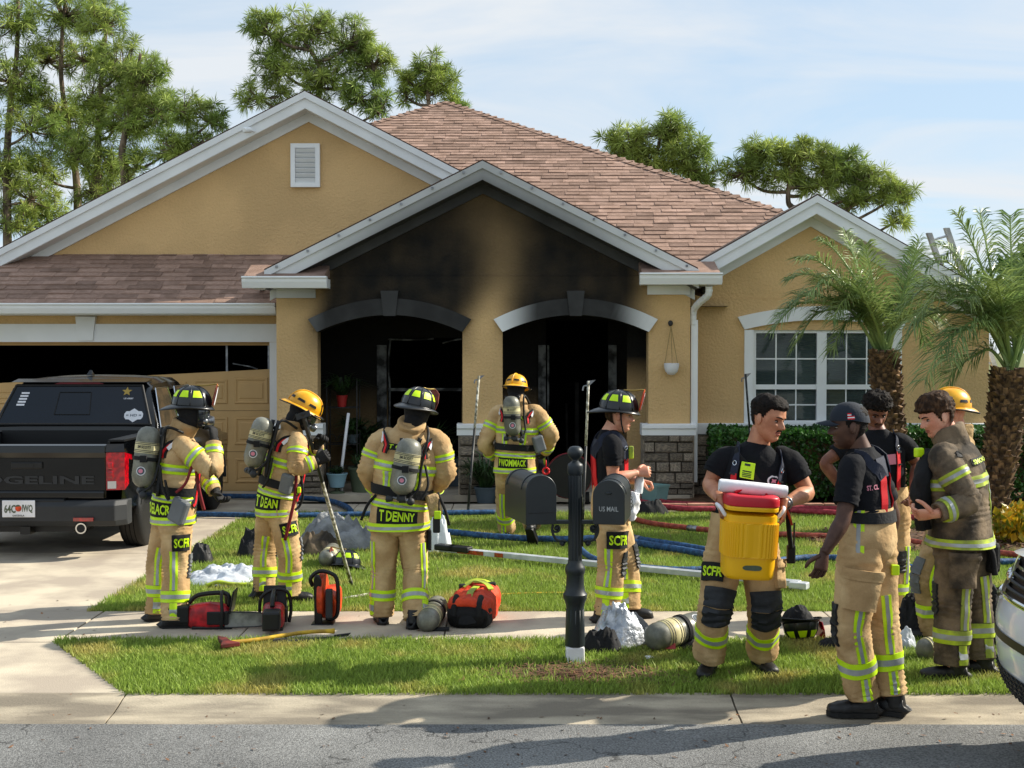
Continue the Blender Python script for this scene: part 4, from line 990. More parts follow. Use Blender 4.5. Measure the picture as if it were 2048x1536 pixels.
# tree behind the fence at the right
c = P(2050, 560, 24)
t = thing('leafy_tree', 'leafy green tree behind the right palm by the fence', 'tree', (c.x + 0.6, 24, 0)); m = MB()
for i in range(2600):
    while True:
        q = V((random.uniform(-1, 1), random.uniform(-1, 1), random.uniform(-1, 1)))
        if q.length < 1: break
    q = q * (0.8 + 0.3 * nz(q * 3)); leaf_cloud(m, V((c.x + 0.6 + q.x * 1.3, 24 + q.y * 1.2, c.z - 0.1 + q.z * 0.95)), 0.15, 1.0)
m.build('crown', 'hedge_leaf', t, attr='v', fixn=False)
m = MB(); m.tube([(c.x + .6, 24, 0), (c.x + .65, 24, 1.5), (c.x + .6, 24, 3.2)], [0.14, 0.12, 0.06], 8); m.build('trunk', 'bark', t, smooth=True)

# ================================================================== palms
def frond(t, b, pts, nl, ll, seed, wid=0.0085, mat='palm_leaf'):
    rr = random.Random(seed); sp = spline([b] + pts, 36); m = MB()
    m.tube(sp, [0.022 * (1 - 0.85 * i / 36) + 0.003 for i in range(37)], 5, cap=False); m.attr = [1.5] * len(m.v)
    for k in range(nl):
        x = 0.16 + 0.84 * k / nl; i = min(int(x * 36), 35); p = sp[i].lerp(sp[i + 1], x * 36 - i); d = (sp[i + 1] - sp[i]).normalized()
        upv = V((0, 0, 1)); s = d.cross(upv)
        s = s.normalized() if s.length > 0.05 else V((1, 0, 0)); n = s.cross(d).normalized()
        L = ll * (0.55 + 0.55 * math.sin(math.pi * min(1, x * 0.92 + 0.12))) * rr.uniform(0.85, 1.1)
        for sg in (-1, 1):
            dd_ = (d * rr.uniform(0.5, 0.9) + s * sg * rr.uniform(0.6, 1.0) + n * rr.uniform(-0.05, 0.55)).normalized()
            w = (dd_.cross(n).normalized() + n * rr.uniform(-.6, .6)).normalized() * wid * rr.uniform(0.7, 1.1)
            md = p + dd_ * L * 0.5; tip = p + dd_ * L + V((0, 0, -0.34 * L)) ; md += V((0, 0, -0.02 * L))
            br = rr.uniform(0.7, 1.4)
            m.add([p - w * .5, p + w * .5, md + w, tip, md - w], [(0, 1, 2, 4), (4, 2, 3)], 0, [br * .9] * 2 + [br] * 3)
    m.build('frond', mat, t, attr='v', fixn=False)
def palm(label, base, top, r0, r1, tips, seed, ll=0.42):
    rr = random.Random(seed); t = thing('palm_tree', label, 'palm tree', (base.x, base.y, 0), 'young date palms before the hedge')
    sp = spline([V((base.x, base.y, 0)), base.lerp(top, 0.5) + V((0.03, 0, 0)), top], 20)
    m = MB(); m.tube(sp, [r0 + (r1 - r0) * i / 20 for i in range(21)], 16); m.attr = [0.45] * len(m.v)
    L = (top - V((base.x, base.y, 0))).length; rows = int(L / 0.045); j = 0
    for i in range(rows):
        x = i / rows; q = sp[min(int(x * 20), 19)].lerp(sp[min(int(x * 20) + 1, 20)], x * 20 - int(x * 20)); r = r0 + (r1 - r0) * x
        for k in range(11):
            a = 2 * math.pi * (k + 0.5 * (i % 2)) / 11 + rr.uniform(-.12, .12); d = V((math.cos(a), math.sin(a), 0)); s = V((-d.y, d.x, 0)) * 0.045
            p = q + d * r * 0.95; o = p + d * rr.uniform(0.03, 0.075) + V((0, 0, rr.uniform(0.03, 0.10))); br = rr.uniform(0.5, 1.7)
            m.add([p - s + V((0, 0, -.02)), p + s + V((0, 0, -.02)), o + s * .5, o - s * .5, p + s * .7 + V((0, 0, .07)), p - s * .7 + V((0, 0, .07))], [(0, 1, 2, 3), (3, 2, 4, 5), (0, 3, 5), (1, 4, 2)], 0, [br * .7] * 2 + [br * 1.1] * 2 + [br * .5] * 2)
    m.build('trunk', 'palm_trunk', t, attr='v', fixn=False)
    for i, (x, y, dy, bow) in enumerate(tips):
        tip = P(x, y, top.y + dy); b = top + V((rr.uniform(-.08, .08), rr.uniform(-.08, .08), rr.uniform(-.05, .1)))
        md = b.lerp(tip, 0.5) + V((0, 0, bow)); q1 = b.lerp(md, 0.5) + V((0, 0, bow * 0.45)); q2 = md.lerp(tip, 0.55) + V((0, 0, bow * 0.35))
        frond(t, b, [q1, md, q2, tip], 78, ll * rr.uniform(0.85, 1.1), seed * 50 + i)
p1b = V((Xp(1782, 17.0), 17.0, 0)); p1t = P(1768, 706, 16.95)
palm('young palm before the window, with brown shaggy trunk', p1b, p1t, 0.175, 0.17, [(1562, 628, -.1, .42), (1575, 560, .3, .35), (1598, 520, -.2, .32), (1640, 480, .1, .22), (1665, 640, -.5, .42), (1690, 468, .4, .15), (1730, 490, -.3, .05), (1838, 478, .1, .02), (1835, 500, .4, .05), (1615, 590, -.6, .4), (1870, 640, -.4, .25), (1700, 560, -.8, .15), (1845, 560, .6, .2), (1640, 560, .5, .3), (1545, 660, -.3, .5), (1590, 690, .2, .5), (1850, 690, .2, .45), (1665, 700, -.2, .45)], 3, ll=0.44)
p2b = V((Xp(1978, 15.8), 15.8, 0)); p2t = P(2024, 742, 15.6)
palm('larger leaning palm at the right edge, fronds over the roof', p2b, p2t, 0.17, 0.22, [(1818, 655, -.2, .55), (1812, 610, .2, .5), (1850, 535, -.3, .42), (1880, 490, .4, .3), (1915, 428, 0, .15), (1960, 425, .3, .05), (2020, 430, -.2, 0), (1880, 800, -.1, .35), (1900, 720, -.7, .5), (2080, 440, .2, .1), (2150, 480, .1, .3), (2200, 560, -.2, .5), (2220, 680, .2, .5), (2120, 620, -.8, .4), (1985, 560, -.9, .25), (1860, 590, .7, .4), (2050, 520, .6, .1), (1935, 600, -.6, .35), (1800, 700, .3, .55), (1850, 760, -.5, .5)], 5, ll=0.50)
# ================================================================== text helper
def text_mesh(s, size=1.0, bold=0.0, cond=1.0):
    cu = bpy.data.curves.new('txt', 'FONT'); cu.body = s; cu.size = size; cu.offset = bold; cu.resolution_u = 2; cu.fill_mode = 'FRONT'
    o = bpy.data.objects.new('txt', cu); COL.objects.link(o)
    dg = bpy.context.evaluated_depsgraph_get(); me = bpy.data.meshes.new_from_object(o.evaluated_get(dg))
    vs = np.array([v.co[:2] for v in me.vertices]); fs = [tuple(p.vertices) for p in me.polygons]
    bpy.data.objects.remove(o); bpy.data.curves.remove(cu); bpy.data.meshes.remove(me)
    mn, mxv = vs.min(0), vs.max(0); vs = (vs - mn) / (mxv - mn)            # unit square
    return vs, fs, (mxv[0] - mn[0]) / (mxv[1] - mn[1])
def flat_text(name, s, c, u, v, w, h, mat, parent, bold=0.02):
    """text filling a w x h rectangle centred at c, in the plane u, v"""
    vs, fs, asp = text_mesh(s, 1.0, bold); m = MB()
    m.add([c + u * ((x - .5) * w) + v * ((y - .5) * h) for x, y in vs], fs); return m.build(name, mat, parent, fixn=False)

# ================================================================== black pick-up truck
TB = G(130, 1115)
TX, TY = G(60, 1110).x + 0.08, 13.05                        # centre line, rear bumper face
truck = thing('pickup_truck', 'black pickup truck parked on the driveway, seen from behind', 'pickup truck', (TX, TY + 2.2, 0))
def TP(x, y, z): return V((TX + x, TY + y, z))
HW = 0.985
# lower body shell: bed sides and cab sides as lofted sections along y
def sect(y, wb, zb, wt, zt, wm=None, zm=0.95):
    wm = wm or max(wb, wt) + 0.01
    return [(wb * 0.93, zb), (wb, zb + 0.06), (wm, zm - 0.12), (wm, zm + 0.02), (wt + 0.012, zt - 0.06), (wt - 0.02, zt)], y
secs = [sect(0.10, .93, .48, .945, 1.155), sect(0.22, .975, .45, .96, 1.17), sect(0.8, .985, .42, .965, 1.19), sect(1.55, .985, .40, .965, 1.21), sect(3.5, .985, .40, .965, 1.18), sect(4.2, .975, .42, .93, 1.12), sect(5.0, .93, .45, .86, 1.03), sect(5.25, .80, .5, .72, .90)]
m = MB(); vs = []
for pr, y in secs:
    row = [TP(-x, y, z) for x, z in pr] + [TP(x, y, z) for x, z in reversed(pr)]
    vs += row
n = 12
m.add(vs, [(i * n + j, i * n + (j + 1) % n, (i + 1) * n + (j + 1) % n, (i + 1) * n + j) for i in range(len(secs) - 1) for j in range(n) if not (j == 5 and i < 3)] + [tuple(range(7 * n, 8 * n))])
body = m.build('body', 'paint_black', truck, smooth=True, auto=35)
# cab with canted sides; topper-less bed: cab starts at y=1.55, canopy over the bed is glass
cabs = [(1.46, .93, 1.19, .90, 1.27), (1.55, .93, 1.19, .86, 1.45), (1.72, .93, 1.19, .77, 1.72), (1.95, .93, 1.19, .74, 1.79), (2.5, .93, 1.19, .73, 1.81), (3.1, .93, 1.19, .73, 1.79), (3.6, .93, 1.18, .77, 1.55), (4.2, .92, 1.15, .85, 1.18)]
m = MB(); vs = []
for y, wb, zb, wt, zt in cabs:
    k = []
    for a in range(7):
        q = a / 6 * math.pi / 2; k.append((wb + (wt - wb) * min(1, (a / 6) * 1.5) if a < 4 else wt * (1 - 0.0), 0))
    prof = [(wb, zb - 0.03), (wb + (wt - wb) * .5, zb + (zt - zb) * .5), (wt + .02, zt - 0.07), (wt - .06, zt - 0.012), (wt * .5, zt + 0.012), (0, zt + 0.02)]
    vs += [TP(-x, y, z) for x, z in prof] + [TP(x, y, z) for x, z in reversed(prof[:-1])]
n = 11
m.add(vs, [(i * n + j, i * n + j + 1, (i + 1) * n + j + 1, (i + 1) * n + j) for i in range(len(cabs) - 1) for j in range(n - 1)] + [tuple(reversed(range(n))), tuple(range(7 * n, 8 * n))])
m.build('cab', 'paint_black', truck, smooth=True, auto=35)
# rear glass: follows the sloping back, slightly proud
rg = [TP(-.86, 1.47, 1.27), TP(.86, 1.47, 1.27), TP(.71, 1.69, 1.70), TP(-.71, 1.69, 1.70)]
nrm = (rg[1] - rg[0]).cross(rg[3] - rg[0]).normalized(); nrm = -nrm if nrm.y > 0 else nrm
m = MB(); m.prism([p + nrm * 0.035 for p in rg], -nrm * 0.03); glass = m.build('rear_window', 'glass_dark', truck)
m = MB()
for a, b in ((rg[0], rg[1]), (rg[1], rg[2]), (rg[2], rg[3]), (rg[3], rg[0])): m.tube([a + nrm * .036, b + nrm * .036], 0.016, 6)
m.build('window_gasket', 'rubber', truck)
def onglass(u, v): return rg[0].lerp(rg[1], u).lerp(rg[3].lerp(rg[2], u), v) + nrm * 0.0365
m = MB()
for (a, b) in (((.36, .25), (.36, .82)), ((.36, .82), (.60, .82)), ((.60, .82), (.60, .25)), ((.36, .25), (.60, .25))): m.tube([onglass(*a), onglass(*b)], 0.006, 5)
m.build('slider_seal', 'rubber', glass)
gu = (rg[1] - rg[0]).normalized(); gv = nrm.cross(gu); gv = gv if gv.z > 0 else -gv
def sticker(name, u, v, pts, mat):
    c = onglass(u, v) + nrm * 0.002; m = MB(); m.add([c + gu * x + gv * y for x, y in pts], [tuple(range(len(pts)))]); return m.build(name, mat, glass, fixn=False)
sticker('star_sticker', .875, .84, [((0.06 if i % 2 == 0 else 0.026) * math.sin(i * math.pi / 5), (0.06 if i % 2 == 0 else 0.026) * math.cos(i * math.pi / 5)) for i in range(10)], 'brass')
c = onglass(.88, .66) + nrm * .002; flat_text('sticker_text', 'US ARMY', c, gu, gv, 0.11, 0.02, 'white_print', glass)
sticker('badge_sticker', .90, .23, [(-.105, 0.02), (-.085, .05), (-.05, .05), (0, .085), (.05, .05), (.085, .05), (.105, .02), (.105, -.02), (.085, -.05), (.05, -.05), (0, -.085), (-.05, -.05), (-.085, -.05), (-.105, -.02)], 'white_print')
c = onglass(.90, .23) + nrm * .004; flat_text('badge_bar', '= HD =', c, gu, gv, 0.17, 0.03, 'pot_slate', glass)
for k in range(5):
    sticker('flag_stripe', .10, .50 + k * .075, [(-.045, -.011), (.045, -.011), (.045, .011), (-.045, .011)], 'white_print')
# high brake light, spoiler, antenna
m = MB(); m.add([TP(-.30, 1.655, 1.725), TP(.30, 1.655, 1.725), TP(.22, 1.66, 1.755), TP(-.22, 1.66, 1.755)], [(0, 1, 2, 3)]); m.build('high_brake_light', 'dark_red', truck, fixn=False)
m = MB(); m.prism([TP(-.77, 1.63, 1.755), TP(-.77, 1.85, 1.79), TP(-.77, 1.87, 1.74)], (1.54, 0, 0)); m.build('roof_spoiler', 'paint_black', truck, bevel=0.012)
m = MB(); m.add([TP(-.02, 2.15, 1.82), TP(.02, 2.15, 1.82), TP(.012, 2.06, 1.885), TP(-.012, 2.06, 1.885), TP(-.035, 2.0, 1.825), TP(.035, 2.0, 1.825)], [(0, 1, 2, 3), (3, 2, 5, 4), (0, 3, 4), (1, 5, 2)]); m.build('antenna_fin', 'paint_black', truck)
# right side windows
for a, b in ((1.62, 2.36), (2.44, 3.35)):
    m = MB(); za, zb = 1.24, 1.68
    p = [TP(.905, a, za), TP(.905, b + .10, za), TP(.79, b - .02, zb), TP(.79, a + .2, zb)]
    m.add([q + V((.022, 0, .0)) for q in p], [(0, 1, 2, 3)]); o = m.build('side_window', 'glass_cabin', truck, fixn=False)
    m = MB(); m.tube([q + V((.024, 0, 0)) for q in p + [p[0]]], 0.009, 5); m.build('window_trim', 'chrome', o)
    m = MB(); m.add([V((2 * TX - q.x, q.y, q.z)) + V((-.022, 0, 0)) for q in p], [(0, 1, 2, 3)]); m.build('side_window', 'glass_cabin', truck, fixn=False)
m = MB(); m.bb(TX - .80, TX + .80, TY + .12, TY + 1.45, .74, .76)
for s in (-1, 1): m.bb(TX + s * .80 - .01, TX + s * .80 + .01, TY + .12, TY + 1.46, .76, 1.185); m.bb(TX + s * .88 - .09, TX + s * .88 + .075, TY + .15, TY + 1.46, 1.185, 1.205)
m.bb(TX - .80, TX + .80, TY + 1.44, TY + 1.46, .76, 1.22); m.build('bed_liner', 'plastic_black', truck)
# tailgate with pressed shapes
m = MB()
m.bb(TX - .80, TX + .80, TY + .055, TY + .12, .60, 1.14); tg = m.build('tailgate', 'paint_black', truck, bevel=0.02)
m = MB(); m.prism([TP(-.80, .055, 1.02), TP(-.80, .02, 1.08), TP(-.80, .025, 1.15), TP(-.80, .09, 1.165), TP(-.80, .09, 1.02)], (1.6, 0, 0)); m.build('tailgate_lip', 'paint_black', tg, bevel=0.008)
m = MB(); m.prism([TP(-.78, .056, .70), TP(-.78, .035, .68), TP(-.78, .035, .62), TP(-.78, .056, .60)], (1.56, 0, 0)); m.build('tailgate_crease', 'paint_black', tg, bevel=0.006)
m = MB(); m.bb(TX - .16, TX + .16, TY + .035, TY + .056, .915, .985); m.build('tailgate_handle', 'plastic_black', tg, bevel=0.012)
m = MB()
for k in range(6): m.box(TP(0, 0.036, .95) , (0.14 if k == 0 else 0.001, 0.012, 0.035))
m.build('emblem', 'plastic_black', tg)
vs_, fs_, _ = text_mesh('RIDGELINE', 1, 0.03); m = MB()
m.add([TP(-.68 + x * 1.36, .045, .76 + y * .085) for x, y in vs_], fs_); m.build('tailgate_lettering', 'plastic_grey', tg, fixn=False)
# tail lamps
for s in (-1, 1):
    m = MB(); m.add([TP(s * .80, .04, .70), TP(s * .975, .085, .70), TP(s * .975, .085, 1.08), TP(s * .80, .04, 1.08), TP(s * .985, .34, .80), TP(s * .985, .30, 1.04)], [(0, 1, 2, 3), (1, 4, 5, 2)]); lamp = m.build('tail_lamp', 'lamp_red', truck, fixn=False)
    m = MB(); m.add([TP(s * .815, .038, .715), TP(s * .895, .06, .715), TP(s * .895, .06, .79), TP(s * .815, .038, .79)], [(0, 1, 2, 3)]); m.build('reverse_lamp', 'lamp_white', lamp, fixn=False)
    for zz in (.86, .95):
        m = MB(); m.bb(TX + s * .845 - .03, TX + s * .845 + .03, TY + .02, TY + .045, zz - .035, zz + .035); m.build('lamp_cell', 'lamp_red', lamp, bevel=0.012)
    m = MB(); m.add([TP(s * .80, .035, 1.085), TP(s * .975, .08, 1.085), TP(s * .96, .11, 1.165), TP(s * .80, .06, 1.165)], [(0, 1, 2, 3)]); m.build('corner_panel', 'paint_black', truck, fixn=False)
# bumper, plate, hitch, exhausts
pr = [(.12, .60), (-.02, .60), (-.06, .55), (-.055, .40), (-.01, .34), (.12, .34)]
m = MB(); vs = []
for x, dy in ((-.99, .16), (-.90, .03), (-.5, 0), (.5, 0), (.90, .03), (.99, .16)): vs += [TP(x, y + dy, z) for y, z in pr]
m.add(vs, [(i * 6 + j, i * 6 + (j + 1) % 6, i * 6 + 6 + (j + 1) % 6, i * 6 + 6 + j) for i in range(5) for j in range(6)] + [tuple(range(6)), tuple(reversed(range(30, 36)))])
m.build('rear_bumper', 'plastic_grey', truck, bevel=0.012)
m = MB(); m.bb(TX - .40, TX + .40, TY - .03, TY + .05, .46, .62); m.build('plate_recess', 'plastic_black', truck, bevel=0.02)
pc = TP(-.045, -.072, .525)
m = MB(); m.bb(pc.x - .165, pc.x + .165, pc.y, pc.y + .01, pc.z - .085, pc.z + .085); plate = m.build('licence_plate', 'white_print', truck, bevel=0.006)
pu, pv = V((1, 0, 0)), V((0, 0, 1)); off = V((0, -.003, 0))
flat_text('plate_text', '64C', pc + off + V((-.085, 0, 0)), pu, pv, .115, .085, 'pot_green', plate, 0.03); flat_text('plate_text', 'IWQ', pc + off + V((.09, 0, 0)), pu, pv, .105, .085, 'pot_green', plate, 0.03)
flat_text('plate_text', 'OSCEOLA', pc + off + V((0, 0, -.068)), pu, pv, .12, .018, 'plastic_black', plate, 0.02)
m = MB(); m.ball(pc + off + V((0, 0, .005)), .032, 12, 8, (1, .06, 1)); m.build('plate_orange', 'saw_orange', plate, smooth=True)
m = MB(); m.ball(pc + off + V((-.004, -0.001, .03)), .014, 8, 6, (1.6, .06, .8)); m.build('plate_leaf', 'pot_green', plate, smooth=True)
for s in (-1, 1):
    m = MB(); m.bb(TX + s * .60 - .10, TX + s * .60 + .10, TY - .07, TY - .045, .40, .435); m.build('bumper_reflector', 'lamp_red', truck)
    m = MB(); m.lathe(TP(s * .57, -.05, .325), [(.05, 0), (.055, .0), (.055, .25), (.05, .25)], 18, V((0, 1, 0))); ex = m.build('exhaust_tip', 'chrome', truck, smooth=True, auto=40)
    m = MB(); m.lathe(TP(s * .57, -.053, .325), [(.042, 0), (.042, .004)], 18, V((0, 1, 0))); m.build('pipe_bore', 'rubber', ex)
m = MB(); m.bb(TX - .45, TX + .45, TY + .1, TY + .16, .27, .33); m.bb(TX - .05, TX + .05, TY - .02, TY + .2, .26, .34); m.build('tow_hitch', 'plastic_black', truck)
m = MB(); m.bb(TX + .10, TX + .20, TY - .02, TY + .03, .355, .395); m.build('trailer_plug', 'steel', truck)
m = MB(); m.bb(TX - .75, TX + .75, TY + .3, TY + 4.9, .30, .46); m.tube([TP(-.8, 1.0, .37), TP(.8, 1.0, .37)], .05, 8); m.build('underbody', 'plastic_black', truck)
def wheel(parent, c, ax, r=.385, w=.25):
    m = MB(); pr = [(r * .62, -w / 2), (r * .90, -w / 2), (r * .985, -w * .40), (r, -w * .28), (r, w * .28), (r * .985, w * .40), (r * .90, w / 2), (r * .62, w / 2)]
    m.lathe(c, pr, 36, ax); wo = m.build('wheel', 'rubber', parent, smooth=True, auto=50)
    a0 = ax.orthogonal().normalized(); b0 = ax.cross(a0)
    for g_ in (-.18, 0, .18):
        m = MB(); k = 40; m.tube([c + ax * w * g_ + (a0 * math.cos(i * 6.2832 / k) + b0 * math.sin(i * 6.2832 / k)) * (r - .002) for i in range(k + 1)], .006, 4, cap=False); m.build('tread_groove', 'char_unlit_black', wo)
    m = MB(); m.lathe(c, [(r * .60, -w * .42), (r * .60, w * .42), (r * .55, w * .42), (r * .5, w * .25), (r * .12, w * .25), (r * .10, w * .36), (.01, w * .36)], 28, ax); m.build('rim', 'plastic_black', wo, smooth=True, auto=40)
    for k in range(5):
        a = k * 2 * math.pi / 5; q = a0 * math.cos(a) + b0 * math.sin(a); m = MB(); s_ = ax.cross(q)
        for sg in (-1, 1): m.prism([c + ax * w * .34 + q * r * .12 + s_ * sg * .02, c + ax * w * .42 + q * r * .56 + s_ * sg * .055, c + ax * w * .42 + q * r * .56 + s_ * sg * .085, c + ax * w * .34 + q * r * .12 + s_ * sg * .045], -ax * .02)
        m.build('spoke', 'steel', wo)
for s in (-1, 1):
    for y in (.98, 4.16): wheel(truck, TP(s * .86, y, .385), V((s, 0, 0)))
    for y in (.98, 4.16):                                   # wheel arch flares
        m = MB(); k = 14; pts = [TP(s * .975, y + .46 * math.cos(math.pi * i / k), .40 + .46 * math.sin(math.pi * i / k)) for i in range(k + 1)]; m.tube(pts, .03, 6); m.build('arch_flare', 'plastic_grey', truck, smooth=True)
m = MB(); m.ball(TP(1.08, 3.15, 1.22), .12, 12, 8, (.9, .5, .8)); m.build('door_mirror', 'paint_black', truck, smooth=True)

# ================================================================== white SUV nose at the right edge
CXn, CYf = 2.53, 7.22                                        # nose, kerb-side flank
suv = thing('parked_suv', 'front corner of a white SUV parked along the kerb at right edge', 'suv', (CXn + 2.4, CYf - .95, 0))
def CPt(x, y, z): return V((CXn + x, CYf - .95 + y, z))      # x back from nose, y across (+ towards kerb)
def rowsec(x, hw, prof): return [CPt(x + abs(f) ** 3 * 0.0, hw * f, 0) for f, z in prof]
def nose_off(f): return 0.20 * abs(f) ** 3.2                 # plan curve of the nose
def nsurf(m, z0, z1, x0, x1, mat_i=0, n=20, hw=.94):
    m.grid(lambda u, v: CPt(x0 + (x1 - x0) * v + nose_off(-1 + 2 * u), (-1 + 2 * u) * hw, z0 + (z1 - z0) * v), n, 4, mat_i)
NX = [(.24, .16), (.29, .09), (.36, .045), (.46, .012), (.56, .0), (.70, .0), (.78, .02), (.88, .07), (1.0, .13)]
def nx(z):
    i = 0
    while i < len(NX) - 2 and z > NX[i + 1][0]: i += 1
    u = (z - NX[i][0]) / (NX[i + 1][0] - NX[i][0]); return NX[i][1] + (NX[i + 1][1] - NX[i][1]) * u
def nband(m, z0, z1, f0, f1, off, n=26, k=8):
    m.grid(lambda u, v: CPt(nx(z0 + (z1 - z0) * v) + nose_off(f0 + (f1 - f0) * u) - off, (f0 + (f1 - f0) * u) * .95, z0 + (z1 - z0) * v), n, k)
m = MB(); nband(m, .24, .80, -1, 1, 0, 40, 16); m.build('front_bumper', 'paint_white', suv, smooth=True, fixn=False)
m = MB(); nband(m, .30, .45, -.86, .86, .006); m.build('lower_intake', 'plastic_black', suv, smooth=True, fixn=False)
m = MB(); nband(m, .60, .645, -.90, .90, .006); m.build('bumper_slot', 'plastic_black', suv, smooth=True, fixn=False)
m = MB(); nband(m, .245, .28, -.80, .80, .010); m.build('skid_plate', 'aluminium', suv, smooth=True, fixn=False)
m = MB(); nband(m, .80, 1.0, -.98, .98, -.012); m.build('upper_grille', 'plastic_black', suv, smooth=True, fixn=False)
for k in range(5):
    m = MB(); z = .82 + k * .036; m.tube([CPt(nx(z) + nose_off(f * .63) - .004, f * .6, z) for f in [-1 + i / 8 for i in range(17)]], .010, 5); m.build('grille_bar', 'chrome' if k in (0, 4) else 'plastic_grey', suv)
for s in (-1, 1):
    m = MB(); m.grid(lambda u, v: CPt(nx(.80 + .19 * v) + nose_off(s * (.62 + .37 * u)) - .008, s * (.62 + .37 * u) * .95, .80 + .19 * v), 8, 5); m.build('head_lamp', 'head_lamp', suv, smooth=True, fixn=False)
    m = MB(); m.tube([CPt(nx(.80) + nose_off(s * (.62 + .37 * i / 8)) - .012, s * (.62 + .37 * i / 8) * .95, .80) for i in range(9)], .012, 5); m.build('lamp_trim', 'chrome', suv)
    for k in range(3):
        m = MB(); f = s * (.70 + .09 * k); m.ball(CPt(nx(.89) + nose_off(f) + .012, f * .945, .89), .032, 10, 8); m.build('lamp_projector', 'chrome', suv, smooth=True)
# bonnet, screen, cabin and flanks (carry on out of the picture)
def loftx(m, rows):
    k = len(rows[0]); vs = [p for r in rows for p in r]
    m.add(vs, [(i * k + j, i * k + j + 1, i * k + k + j + 1, i * k + k + j) for i in range(len(rows) - 1) for j in range(k - 1)])
def hood_row(x, z, hw): return [CPt(x + nose_off(f) * max(0, 1 - x / .9), f * hw, z + .05 * (1 - f * f)) for f in [-1 + i / 6 for i in range(13)]]
m = MB(); loftx(m, [hood_row(.10, 1.0, .93), hood_row(.3, 1.04, .93), hood_row(.8, 1.09, .93), hood_row(1.25, 1.12, .92)]); m.build('bonnet', 'paint_white', suv, smooth=True, fixn=False)
m = MB(); loftx(m, [hood_row(1.25, 1.12, .90), hood_row(2.05, 1.62, .72)]); m.build('windscreen', 'glass_dark', suv, smooth=True, fixn=False)
m = MB(); loftx(m, [hood_row(2.05, 1.62, .72), hood_row(2.6, 1.69, .72), hood_row(4.2, 1.66, .70), hood_row(4.75, 1.05, .84), hood_row(4.8, .4, .9)]); m.build('roof', 'paint_white', suv, smooth=True, fixn=False)
for s in (-1, 1):
    m = MB(); pr = [(.93, .28), (.955, .45), (.96, .8), (.94, 1.05)]
    loftx(m, [[CPt(x, s * w, z + (.0 if x < 1.2 else .06) * (z > 1)) for w, z in pr] for x in (.34, .9, 1.25, 2.5, 4.0, 4.78)]); m.build('side_panel', 'paint_white', suv, smooth=True, fixn=False)
    m = MB(); loftx(m, [[CPt(x, s * .94, 1.10), CPt(x + (.5 if x < 2 else 0), s * .72, zt)] for x, zt in ((1.35, 1.5), (2.2, 1.63), (4.2, 1.62), (4.6, 1.2))]); m.build('side_glass', 'glass_dark', suv, smooth=True, fixn=False)
    for x in (.92, 3.75): wheel(suv, CPt(x, s * .84, .33), V((0, s, 0)), .36, .24)
m = MB(); m.bb(CXn + .3, CXn + 4.7, CYf - 1.8, CYf - .1, .2, .45); m.build('underbody', 'plastic_black', suv)
# honeycomb of the lower intake
m = MB()
for i in range(46):
    for j in range(5):
        f = -.80 + i * .036 + (j % 2) * .018; z = .315 + j * .030
        if abs(f) < .84: m.box(CPt(nx(z) - .009 + nose_off(f), f * .95, z), (.008, .030, .006), Matrix.Rotation(R(32 if (i + j) % 2 else -32), 3, 'X'))
tag(m.build('intake_mesh', 'plastic_grey', suv), kind='stuff')
